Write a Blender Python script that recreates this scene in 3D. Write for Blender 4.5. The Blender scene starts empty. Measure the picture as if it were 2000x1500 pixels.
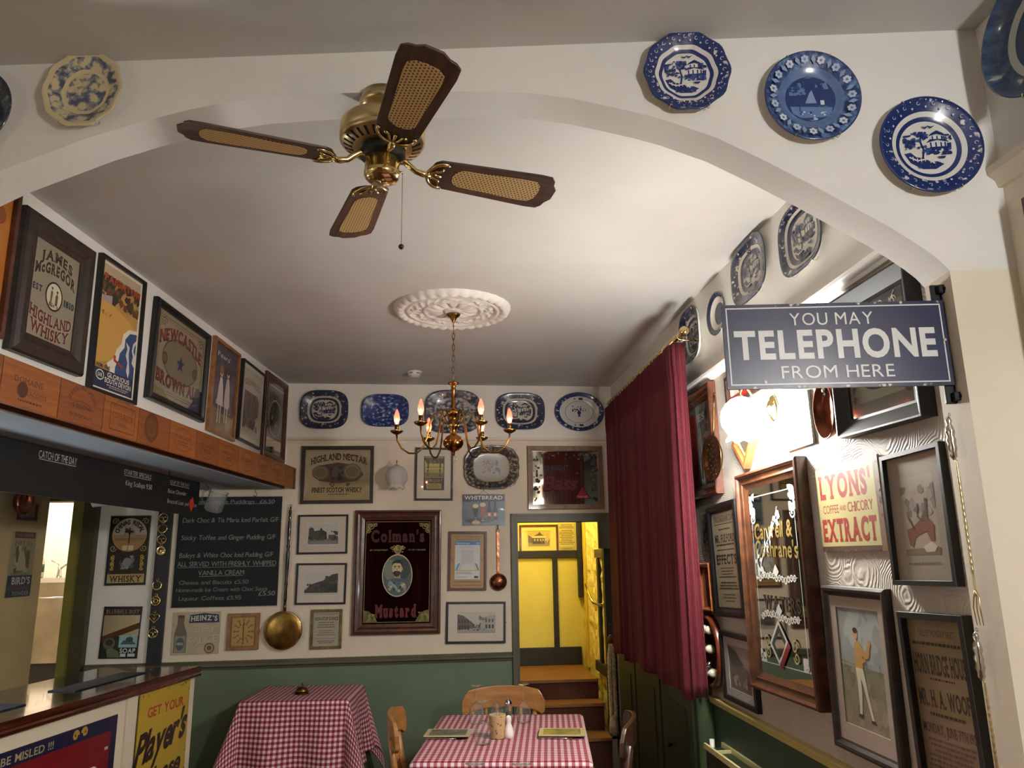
import bpy, bmesh, math, random
from mathutils import Vector, Matrix
S = bpy.context.scene
COL = S.collection
PI = math.pi
sin, cos = math.sin, math.cos

# ------------------------------------------------------------------ camera, world, lights, exposure
cam_data = bpy.data.cameras.new('camera')
cam = bpy.data.objects.new('camera', cam_data); COL.objects.link(cam)
cam_data.sensor_fit = 'HORIZONTAL'; cam_data.sensor_width = 36.0
cam_data.lens = 36.0 * 1475.85 / 2000.0
cam_data.clip_start = 0.02
def cam_axes(yaw, pitch, roll):
    f = Vector((sin(yaw)*cos(pitch), cos(yaw)*cos(pitch), sin(pitch)))
    r = Vector((cos(yaw), -sin(yaw), 0)); u = r.cross(f)
    return r*cos(roll)+u*sin(roll), u*cos(roll)-r*sin(roll), f
_r, _u, _f = cam_axes(.0858, .2246, -.0162)
EYE = 1.65
cam.matrix_world = Matrix(((_r.x, _u.x, -_f.x, 0), (_r.y, _u.y, -_f.y, 0), (_r.z, _u.z, -_f.z, EYE), (0, 0, 0, 1)))
S.camera = cam

world = bpy.data.worlds.new('world'); S.world = world; world.use_nodes = True
world.node_tree.nodes['Background'].inputs[0].default_value = (.9, .75, .55, 1)
world.node_tree.nodes['Background'].inputs[1].default_value = .02

S.view_settings.view_transform = 'Standard'; S.view_settings.look = 'None'
S.view_settings.gamma = 1.0; S.view_settings.use_curve_mapping = False
S.view_settings.exposure = 2.45
S.cycles.use_denoising = True
S.cycles.max_bounces = 9; S.cycles.diffuse_bounces = 6; S.cycles.glossy_bounces = 4
S.cycles.transparent_max_bounces = 12; S.cycles.transmission_bounces = 4
S.cycles.caustics_reflective = False; S.cycles.caustics_refractive = False
S.cycles.sample_clamp_indirect = 4.0

GLOBE = 60.0        # radiance of the lit wall-lamp globes
GLOBE_FRONT_R = 57.0
GLOBE_FRONT_L = 4.0
def point(name, loc, power, color, radius):
    l = bpy.data.lights.new(name, 'POINT'); l.energy = power; l.color = color; l.shadow_soft_size = radius
    o = bpy.data.objects.new(name, l); COL.objects.link(o); o.location = loc
    return o
point('hall_lamp', (.75, 6.40, 2.58), 4.3, (1, .94, .78), .07)
point('kitchen_lamp', (-3.6, 7.0, 2.75), 15, (1, .93, .84), .15)
point('bar_fill_light', (-2.2, 3.4, 1.32), 3.0, (.84, .94, 1), .10)  # unseen fill added over the counter to light the bar ceiling

# ------------------------------------------------------------------ materials
def lin(h):
    h = h.lstrip('#'); v = [int(h[i:i+2], 16)/255 for i in (0, 2, 4)]
    return tuple((c/12.92 if c <= .04045 else ((c+.055)/1.055)**2.4) for c in v) + (1,)
MATS = {}
def base_mat(name):
    m = bpy.data.materials.new(name); m.use_nodes = True
    return m, m.node_tree, m.node_tree.nodes['Principled BSDF']
def C(hexc, rough=.55, metal=0.0, coat=0.0, emit=0.0):
    k = (hexc, rough, metal, coat, emit)
    if k in MATS: return MATS[k]
    m, nt, b = base_mat('colour_' + hexc.lstrip('#'))
    b.inputs['Base Color'].default_value = lin(hexc); b.inputs['Roughness'].default_value = rough
    b.inputs['Metallic'].default_value = metal; b.inputs['Coat Weight'].default_value = coat
    b.inputs['Coat Roughness'].default_value = .03
    if emit:
        b.inputs['Emission Color'].default_value = lin(hexc); b.inputs['Emission Strength'].default_value = emit
    MATS[k] = m
    return m
def link(nt, a, b): nt.links.new(a, b)
def node(nt, t, **kw):
    n = nt.nodes.new(t)
    for k, v in kw.items():
        if hasattr(n, k): setattr(n, k, v)
        else: n.inputs[k].default_value = v
    return n
def ramp(nt, stops, interp='LINEAR'):
    n = nt.nodes.new('ShaderNodeValToRGB'); cr = n.color_ramp; cr.interpolation = interp
    while len(cr.elements) < len(stops): cr.elements.new(.5)
    for e, (p, c) in zip(cr.elements, stops):
        e.position = p; e.color = c if len(c) == 4 else tuple(c)+(1,)
    return n
def noisy(name, c1, c2, scale, rough=.6, bump=0.0, bscale=None, stretch=(1, 1, 1), metal=0, coat=0, detail=4, coord='Object', lo=.35, hi=.65, bdist=.01):
    if name in MATS: return MATS[name]
    m, nt, b = base_mat(name)
    tc = node(nt, 'ShaderNodeTexCoord'); mp = node(nt, 'ShaderNodeMapping'); mp.inputs['Scale'].default_value = stretch
    link(nt, tc.outputs[coord], mp.inputs['Vector'])
    n = node(nt, 'ShaderNodeTexNoise', Scale=scale, Detail=detail); link(nt, mp.outputs[0], n.inputs['Vector'])
    r = ramp(nt, [(lo, lin(c1)), (hi, lin(c2))]); link(nt, n.outputs['Fac'], r.inputs['Fac'])
    link(nt, r.outputs['Color'], b.inputs['Base Color'])
    b.inputs['Roughness'].default_value = rough; b.inputs['Metallic'].default_value = metal
    b.inputs['Coat Weight'].default_value = coat; b.inputs['Coat Roughness'].default_value = .06
    if bump:
        n2 = node(nt, 'ShaderNodeTexNoise', Scale=bscale or scale, Detail=detail); link(nt, mp.outputs[0], n2.inputs['Vector'])
        bp = node(nt, 'ShaderNodeBump', Strength=bump, Distance=bdist); link(nt, n2.outputs['Fac'], bp.inputs['Height'])
        link(nt, bp.outputs[0], b.inputs['Normal'])
    MATS[name] = m
    return m
def wood(name, c1, c2, axis='x', scale=6, rough=.4, coat=.2):
    st = {'x': (1, 14, 14), 'y': (14, 1, 14), 'z': (14, 14, 1), 'o': (6, 6, 6)}[axis]
    return noisy(name, c1, c2, scale, rough, .12, scale*1.5, st, 0, coat, 5, 'Object', .3, .7, .002)

plaster_white = noisy('plaster_white', '#dedbd5', '#e4e1db', 3, .75, .25, 35, bdist=.003)
plaster_cream = noisy('plaster_cream', '#ddd2bd', '#e3d9c6', 3, .75, .25, 35, bdist=.003)
ceiling_paint = noisy('ceiling_paint', '#c6c3bd', '#cccac5', 2, .85, .15, 25, bdist=.003)
soffit_paint = noisy('soffit_paint', '#a3aeb6', '#adb7be', 3, .7)
back_upper = noisy('back_wall_upper', '#e6dfd4', '#eae4da', 4, .75, .2, 40, bdist=.003)
back_lower = noisy('back_wall_lower', '#e0d1b9', '#e6d8c2', 3, .7, .2, 40, bdist=.003)
dado_green = noisy('dado_green', '#63735d', '#6a7b64', 3, .5, .15, 60, bdist=.002)
green_trim = noisy('green_trim', '#54523c', '#5e5c45', 8, .45)
dark_green = noisy('dark_green', '#27402f', '#2f4a37', 6, .45)
olive = noisy('olive_paint', '#6d6a24', '#7a7530', 6, .5)
olive_dark = noisy('olive_dark_paint', '#2f3013', '#3c3b18', 6, .5)
beige_wall = noisy('beige_wall', '#b09a6c', '#bba678', 3, .75)
hall_yellow = noisy('hall_yellow', '#d8c956', '#e0d366', 3, .7, .3, 30, bdist=.004)
black_timber = noisy('black_timber', '#14130e', '#24211a', 8, .6, .5, 20)
wood_floor = wood('floor_wood', '#4a2c17', '#6b4324', 'y', 5)
carpet = noisy('stair_carpet', '#3a1d12', '#5a3020', 160, .95, .6, 200)
tan_wood = wood('tan_wood', '#74491f', '#94632d', 'x', 5, .5)
mahogany = wood('mahogany', '#3a150a', '#6b2b14', 'o', 3, .3, .5)
frame_brown = wood('frame_brown', '#3d1d10', '#5e3220', 'o', 4, .35, .3)
frame_darkwood = wood('frame_dark_wood', '#1d1410', '#33231a', 'o', 5, .5, .1)
frame_oak = wood('frame_oak', '#7a4c26', '#9c6a3a', 'o', 4, .45, .2)
frame_pine = wood('frame_pine', '#6f5138', '#8a684a', 'o', 4, .5, .1)
frame_black = C('#0d0b0b', .4, 0, .08)
frame_gold = noisy('frame_gold', '#5d5022', '#83733a', 30, .45, .3, 60, metal=.5)
chair_wood = wood('chair_wood', '#93602f', '#b47f48', 'x', 3, .4, .3)
chair_dark = wood('chair_dark_wood', '#2a1a10', '#4a2f1d', 'z', 3, .4, .3)
brass = noisy('polished_brass', '#d2b97c', '#e2ce98', 6, .14, metal=1)
brass_soft = noisy('satin_brass', '#cbb685', '#d8c698', 10, .3, metal=1)
brass_old = noisy('aged_brass', '#6d5026', '#9c7a3c', 14, .28, metal=1)
brass_dark = noisy('dark_brass', '#3c2c16', '#7d6132', 18, .3, metal=1)
copper = noisy('copper', '#8a4f38', '#b97a5c', 12, .28, .3, 40, metal=1)
copper_dark = noisy('dark_copper', '#4f281c', '#8a4f38', 10, .32, .25, 30, metal=1)
silver = noisy('silver', '#b9b6b0', '#d6d3cc', 12, .15, metal=1)
iron = C('#0d0d0e', .45, .4)
steel = noisy('steel', '#8b8578', '#a79f8e', 3, .35, metal=1)
chrome = C('#c9c9c9', .12, 1)
white_gloss = C('#e9e4da', .3)
mirror_m = C('#cfcabd', .035, 1)
mirror_warm = C('#b7ab92', .06, 1)
mirror_dim = C('#8c8474', .05, 1)
rope_m = noisy('rope', '#b9a77f', '#d8c9a4', 40, .9, .6, 80)
cord_m = C('#d8d2c2', .6)

def textured_plaster():
    m, nt, b = base_mat('textured_plaster')
    tc = node(nt, 'ShaderNodeTexCoord')
    mp = node(nt, 'ShaderNodeMapping'); link(nt, tc.outputs['Object'], mp.inputs[0])
    vo = node(nt, 'ShaderNodeTexVoronoi', Scale=5.0); vo.feature = 'F1'; link(nt, mp.outputs[0], vo.inputs['Vector'])
    no = node(nt, 'ShaderNodeTexNoise', Scale=9.0, Detail=3.0); link(nt, mp.outputs[0], no.inputs['Vector'])
    a = node(nt, 'ShaderNodeMath', operation='MULTIPLY'); a.inputs[1].default_value = 150; link(nt, vo.outputs['Distance'], a.inputs[0])
    a2 = node(nt, 'ShaderNodeMath', operation='MULTIPLY'); a2.inputs[1].default_value = 30; link(nt, no.outputs['Fac'], a2.inputs[0])
    ad = node(nt, 'ShaderNodeMath', operation='ADD'); link(nt, a.outputs[0], ad.inputs[0]); link(nt, a2.outputs[0], ad.inputs[1])
    s = node(nt, 'ShaderNodeMath', operation='SINE'); link(nt, ad.outputs[0], s.inputs[0])
    n3 = node(nt, 'ShaderNodeTexNoise', Scale=14.0, Detail=4.0); link(nt, mp.outputs[0], n3.inputs['Vector'])
    mu = node(nt, 'ShaderNodeMath', operation='MULTIPLY'); link(nt, s.outputs[0], mu.inputs[0]); link(nt, n3.outputs['Fac'], mu.inputs[1])
    bp = node(nt, 'ShaderNodeBump', Strength=.38, Distance=.004); link(nt, mu.outputs[0], bp.inputs['Height'])
    link(nt, bp.outputs[0], b.inputs['Normal'])
    b.inputs['Base Color'].default_value = lin('#bdb5a8'); b.inputs['Roughness'].default_value = .6
    return m
right_plaster = textured_plaster()
def rough_stone():
    m, nt, b = base_mat('rough_stone')
    tc = node(nt, 'ShaderNodeTexCoord')
    n = node(nt, 'ShaderNodeTexNoise', Scale=9.0, Detail=6.0); link(nt, tc.outputs['Object'], n.inputs['Vector'])
    r = ramp(nt, [(.3, lin('#b59b3a')), (.45, lin('#dcc65c')), (.7, lin('#e8d880'))]); link(nt, n.outputs['Fac'], r.inputs['Fac'])
    link(nt, r.outputs['Color'], b.inputs['Base Color']); b.inputs['Roughness'].default_value = .85
    bp = node(nt, 'ShaderNodeBump', Strength=1.0, Distance=.03); link(nt, n.outputs['Fac'], bp.inputs['Height']); link(nt, bp.outputs[0], b.inputs['Normal'])
    return m
stone_m = rough_stone()
def thin_glass(name, tint=(1, 1, 1, 1), gloss=.03, frost=0.0):
    m = bpy.data.materials.new(name); m.use_nodes = True; nt = m.node_tree; nt.nodes.clear()
    out = node(nt, 'ShaderNodeOutputMaterial'); tr = node(nt, 'ShaderNodeBsdfTransparent'); tr.inputs[0].default_value = tint
    gl = node(nt, 'ShaderNodeBsdfGlossy', Roughness=gloss); lw = node(nt, 'ShaderNodeLayerWeight', Blend=.12)
    mx = node(nt, 'ShaderNodeMixShader'); hf = node(nt, 'ShaderNodeMath', operation='MULTIPLY'); hf.inputs[1].default_value = .75; link(nt, lw.outputs['Fresnel'], hf.inputs[0]); link(nt, hf.outputs[0], mx.inputs[0]); link(nt, tr.outputs[0], mx.inputs[1]); link(nt, gl.outputs[0], mx.inputs[2])
    if frost:
        df = node(nt, 'ShaderNodeBsdfDiffuse'); df.inputs[0].default_value = (.8, .78, .74, 1)
        m2 = node(nt, 'ShaderNodeMixShader'); m2.inputs[0].default_value = frost
        link(nt, mx.outputs[0], m2.inputs[1]); link(nt, df.outputs[0], m2.inputs[2]); mx = m2
    link(nt, mx.outputs[0], out.inputs[0])
    return m
clear_glass = thin_glass('clear_glass', (.97, .975, .97, 1), .03, .05)
ghost_glass = thin_glass('pressed_glass', (.9, .92, .93, 1), .05, .16)
def gingham():
    m, nt, b = base_mat('gingham')
    uv = node(nt, 'ShaderNodeUVMap'); sp = node(nt, 'ShaderNodeSeparateXYZ'); link(nt, uv.outputs[0], sp.inputs[0])
    st = []
    for ax in 'XY':
        w = node(nt, 'ShaderNodeMath', operation='FRACT'); k = node(nt, 'ShaderNodeMath', operation='MULTIPLY'); k.inputs[1].default_value = 1/.031
        link(nt, sp.outputs[ax], k.inputs[0]); link(nt, k.outputs[0], w.inputs[0])
        g = node(nt, 'ShaderNodeMath', operation='GREATER_THAN'); g.inputs[1].default_value = .5; link(nt, w.outputs[0], g.inputs[0]); st.append(g)
    ad = node(nt, 'ShaderNodeMath', operation='ADD'); link(nt, st[0].outputs[0], ad.inputs[0]); link(nt, st[1].outputs[0], ad.inputs[1])
    hv = node(nt, 'ShaderNodeMath', operation='MULTIPLY'); hv.inputs[1].default_value = .5; link(nt, ad.outputs[0], hv.inputs[0])
    r = ramp(nt, [(0, lin('#e6d6d4')), (.3, lin('#b06672')), (.8, lin('#7d1226'))], 'CONSTANT'); link(nt, hv.outputs[0], r.inputs['Fac'])
    link(nt, r.outputs[0], b.inputs['Base Color']); b.inputs['Roughness'].default_value = .85
    return m
gingham_m = gingham()
velvet = noisy('red_velvet', '#4a0716', '#5a0a1c', 60, .85)
velvet.node_tree.nodes['Principled BSDF'].inputs['Sheen Weight'].default_value = .15
velvet.node_tree.nodes['Principled BSDF'].inputs['Sheen Tint'].default_value = lin('#c03040')
def cane():
    m, nt, b = base_mat('woven_cane')
    tc = node(nt, 'ShaderNodeTexCoord'); mp = node(nt, 'ShaderNodeMapping'); mp.inputs['Scale'].default_value = (1/.0105, 1/.0082, 1)
    link(nt, tc.outputs['Object'], mp.inputs[0]); sp = node(nt, 'ShaderNodeSeparateXYZ'); link(nt, mp.outputs[0], sp.inputs[0])
    fl = node(nt, 'ShaderNodeMath', operation='FLOOR'); link(nt, sp.outputs['Y'], fl.inputs[0])
    hf = node(nt, 'ShaderNodeMath', operation='MULTIPLY'); hf.inputs[1].default_value = .5; link(nt, fl.outputs[0], hf.inputs[0])
    xs = node(nt, 'ShaderNodeMath', operation='ADD'); link(nt, sp.outputs['X'], xs.inputs[0]); link(nt, hf.outputs[0], xs.inputs[1])
    ds = []
    for src in (xs.outputs[0], sp.outputs['Y']):
        fr = node(nt, 'ShaderNodeMath', operation='FRACT'); link(nt, src, fr.inputs[0])
        su = node(nt, 'ShaderNodeMath', operation='SUBTRACT'); su.inputs[1].default_value = .5; link(nt, fr.outputs[0], su.inputs[0])
        sq = node(nt, 'ShaderNodeMath', operation='MULTIPLY'); link(nt, su.outputs[0], sq.inputs[0]); link(nt, su.outputs[0], sq.inputs[1]); ds.append(sq)
    ad = node(nt, 'ShaderNodeMath', operation='ADD'); link(nt, ds[0].outputs[0], ad.inputs[0]); link(nt, ds[1].outputs[0], ad.inputs[1])
    r = ramp(nt, [(0, lin('#2a1c0c')), (.055, lin('#b8945a')), (.3, lin('#c9a86c'))], 'CONSTANT'); link(nt, ad.outputs[0], r.inputs[0])
    link(nt, r.outputs[0], b.inputs['Base Color']); b.inputs['Roughness'].default_value = .6
    return m
cane_m = cane()

# ------------------------------------------------------------------ object helpers
def tag(o, label=None, cat=None, group=None, kind=None):
    if label: o['label'] = label
    if cat: o['category'] = cat
    if group: o['group'] = group
    if kind: o['kind'] = kind
    return o
def empty(name, loc=(0, 0, 0), rot=None, label=None, cat=None, group=None):
    o = bpy.data.objects.new(name, None); COL.objects.link(o); o.empty_display_size = .1
    M4 = rot.to_4x4() if rot is not None else Matrix.Identity(4)
    o.matrix_world = Matrix.Translation(Vector(loc)) @ M4
    return tag(o, label, cat, group)
class MB:
    """collects shapes and links them as ONE mesh object"""
    def __init__(s): s.v = []; s.f = []; s.mi = []; s.sm = []; s.uv = None
    def add(s, vs, fs, mi=0, smooth=False):
        n = len(s.v); s.v += [tuple(p) for p in vs]
        for f in fs: s.f.append([i+n for i in f]); s.mi.append(mi); s.sm.append(smooth)
        return s
    def box(s, a, b, mi=0, rz=0.0, c=None):
        x0, y0, z0 = a; x1, y1, z1 = b
        vs = [(x0, y0, z0), (x1, y0, z0), (x1, y1, z0), (x0, y1, z0), (x0, y0, z1), (x1, y0, z1), (x1, y1, z1), (x0, y1, z1)]
        if rz:
            cx, cy = c or ((x0+x1)/2, (y0+y1)/2); k, q = cos(rz), sin(rz)
            vs = [(cx+(x-cx)*k-(y-cy)*q, cy+(x-cx)*q+(y-cy)*k, z) for x, y, z in vs]
        return s.add(vs, [(0, 3, 2, 1), (4, 5, 6, 7), (0, 1, 5, 4), (1, 2, 6, 5), (2, 3, 7, 6), (3, 0, 4, 7)], mi)
    def hexa(s, bottom, z0, z1, mi=0):
        n = len(bottom)
        vs = [(x, y, z0) for x, y in bottom]+[(x, y, z1) for x, y in bottom]
        return s.add(vs, [tuple(range(n-1, -1, -1)), tuple(range(n, 2*n))]+[(i, (i+1) % n, n+(i+1) % n, n+i) for i in range(n)], mi)
    def lathe(s, prof, n=24, mi=0, c=(0, 0, 0), smooth=True, R=None, sx=1, sy=1):
        vs = []; fs = []
        for r, z in prof:
            for i in range(n):
                a = 2*PI*i/n; vs.append((r*cos(a)*sx, r*sin(a)*sy, z))
        m = len(prof)
        for j in range(m-1):
            for i in range(n): fs.append((j*n+i, j*n+(i+1) % n, (j+1)*n+(i+1) % n, (j+1)*n+i))
        if prof[0][0] > 1e-6: fs.append(tuple(range(n-1, -1, -1)))
        if prof[-1][0] > 1e-6: fs.append(tuple((m-1)*n+i for i in range(n)))
        if R is not None: vs = [R @ Vector(p) for p in vs]
        return s.add([(p[0]+c[0], p[1]+c[1], p[2]+c[2]) for p in vs], fs, mi, smooth)
    def tube(s, pts, r, n=8, mi=0, smooth=True, closed=False):
        P = [Vector(p) for p in pts]; m = len(P)
        rs = r if isinstance(r, (list, tuple)) else [r]*m
        vs = []; fs = []; ref = None
        for j in range(m):
            if closed: t = P[(j+1) % m]-P[j-1]
            else: t = P[min(j+1, m-1)]-P[max(j-1, 0)]
            t.normalize()
            if ref is None:
                ref = Vector((0, 0, 1)) if abs(t.z) < .9 else Vector((1, 0, 0))
            a = ref-t*ref.dot(t)
            if a.length < 1e-5: a = t.orthogonal()
            a.normalize(); b = t.cross(a); ref = a
            for i in range(n):
                q = P[j]+(a*cos(2*PI*i/n)+b*sin(2*PI*i/n))*rs[j]; vs.append(q)
        for j in range(m if closed else m-1):
            k = (j+1) % m
            for i in range(n): fs.append((j*n+i, j*n+(i+1) % n, k*n+(i+1) % n, k*n+i))
        if not closed: fs.append(tuple(range(n-1, -1, -1))); fs.append(tuple((m-1)*n+i for i in range(n)))
        return s.add(vs, fs, mi, smooth)
    def sphere(s, c, r, n=12, mi=0, sz=1.0):
        return s.lathe([(max(1e-7, r*sin(PI*j/n)), -r*sz*cos(PI*j/n)) for j in range(n+1)], n*2 if n < 10 else n+8, mi, c)
    def prism(s, pts, z0, z1, mi=0):
        n = len(pts)
        return s.add([(x, y, z0) for x, y in pts]+[(x, y, z1) for x, y in pts], [tuple(range(n-1, -1, -1)), tuple(range(n, 2*n))]+[(i, (i+1) % n, n+(i+1) % n, n+i) for i in range(n)], mi)
    def frame(s, w, h, fw, dep, prof, mi=0):
        vs = []; fs = []
        for a, z in prof:
            x, y = w/2-a*fw, h/2-a*fw
            vs += [(-x, -y, z*dep), (x, -y, z*dep), (x, y, z*dep), (-x, y, z*dep)]
        m = len(prof)
        for j in range(m):
            k = (j+1) % m
            for i in range(4): fs.append((j*4+i, j*4+(i+1) % 4, k*4+(i+1) % 4, k*4+i))
        return s.add(vs, fs, mi)
    def build(s, name, mats, parent=None, loc=None, rot=None, bevel=0.0, subd=0):
        me = bpy.data.meshes.new(name); me.from_pydata([tuple(p) for p in s.v], [], s.f)
        for m in (mats if isinstance(mats, (list, tuple)) else [mats]): me.materials.append(m)
        me.polygons.foreach_set('material_index', s.mi); me.polygons.foreach_set('use_smooth', s.sm)
        if s.uv:
            l = me.uv_layers.new(name='UVMap')
            for lp in me.loops: l.data[lp.index].uv = s.uv[lp.vertex_index]
        me.update()
        if not s.uv and len(s.v) < 20000:
            bm = bmesh.new(); bm.from_mesh(me)
            if not getattr(s, 'flat', False): bmesh.ops.recalc_face_normals(bm, faces=bm.faces)
            bm.to_mesh(me); bm.free()
        o = bpy.data.objects.new(name, me); COL.objects.link(o)
        if parent: o.parent = parent
        M4 = rot.to_4x4() if rot is not None else Matrix.Identity(4)
        if loc is not None or rot is not None: o.matrix_local = Matrix.Translation(Vector(loc or (0, 0, 0))) @ M4
        if bevel:
            b = o.modifiers.new('bevel', 'BEVEL'); b.width = bevel; b.segments = 2; b.limit_method = 'ANGLE'
        if subd:
            b = o.modifiers.new('sub', 'SUBSURF'); b.levels = subd; b.render_levels = subd
        return o
def struct(o): o['kind'] = 'structure'; return o
def kids(o): return [c for c in COL.objects if c.parent == o]
def copy_tree(o, parent=None):
    c = o.copy(); COL.objects.link(c)
    if parent: c.parent = parent
    for k in kids(o): copy_tree(k, c)
    return c

# wall frames: u runs to the right as seen from the room, z is height above the floor
SL, SB, SA = .0966, .0317, -.1177
NL, NB, NA = math.hypot(1, SL), math.hypot(1, SB), math.hypot(1, SA)
XR = 1.3422
def frame_of(w):
    if w == 'L': return Vector((-1.8425, 0, 0)), Vector((SL, 1, 0))/NL, Vector((1, -SL, 0))/NL
    if w == 'B': return Vector((0, 6, 0)), Vector((1, SB, 0))/NB, Vector((SB, -1, 0))/NB
    if w == 'R': return Vector((XR, 0, 0)), Vector((0, -1, 0)), Vector((-1, 0, 0))
    if w == 'A': return Vector((0, 1.829, 0)), Vector((1, SA, 0))/NA, Vector((SA, -1, 0))/NA
    if w == 'F': return Vector((1.412, 0, 0)), Vector((0, -1, 0)), Vector((-1, 0, 0))        # right wall of the front room
    if w == 'P': return Vector((-2.73, 0, 0)), Vector((0, 1, 0)), Vector((1, 0, 0))
    if w == 'C':                                                                             # front of the bar counter
        d = Vector((.276, 1.539, 0)).normalized(); n = Vector((d.y, -d.x, 0))
        return Vector((-1.445, 4.826, 0))-n*.04, d, n
    if w == 'H': return Vector((0, 7.1, 0)), Vector((1, 0, 0)), Vector((0, -1, 0))           # end wall of the hall
def at(w, u, z, out=0.0):
    o, d, n = frame_of(w); p = o+d*u+n*out; return Vector((p.x, p.y, z))
def rot_of(w, tilt=0.0, lean=0.0):
    o, d, n = frame_of(w); up = Vector((0, 0, 1))
    R = Matrix((d, up, n)).transposed()
    return R @ Matrix.Rotation(math.radians(tilt), 3, 'Z') @ Matrix.Rotation(math.radians(lean), 3, 'X')

# ------------------------------------------------------------------ lettering and flat artwork
GLY = {}
def glyph(ch, bold):
    k = (ch, bold)
    if k in GLY: return GLY[k]
    cu = bpy.data.curves.new('g', 'FONT'); cu.body = ch; cu.size = 1; cu.offset = bold; cu.resolution_u = 4; cu.fill_mode = 'FRONT'
    ob = bpy.data.objects.new('g', cu); COL.objects.link(ob)
    dg = bpy.context.evaluated_depsgraph_get(); dg.update()
    me = bpy.data.meshes.new_from_object(ob.evaluated_get(dg))
    vs = [(v.co.x, v.co.y) for v in me.vertices]; fs = [tuple(p.vertices) for p in me.polygons]
    cnt = {}
    for f in fs:
        for i in range(len(f)):
            e = tuple(sorted((f[i], f[(i+1) % len(f)]))); cnt[e] = cnt.get(e, 0)+1
    bed = [e for e, c in cnt.items() if c == 1]
    bpy.data.objects.remove(ob); bpy.data.curves.remove(cu); bpy.data.meshes.remove(me)
    if vs:
        x0 = min(v[0] for v in vs); x1 = max(v[0] for v in vs); vs = [(x-x0, y) for x, y in vs]; w = x1-x0
    else: w = .3
    GLY[k] = (vs, fs, w, bed)
    return GLY[k]
for _c in 'ABCDEFGHIJKLMNOPQRSTUVWXYZabcdefghijklmnopqrstuvwxyz0123456789':
    glyph(_c, .0); glyph(_c, .02)
CAP = .73
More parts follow.
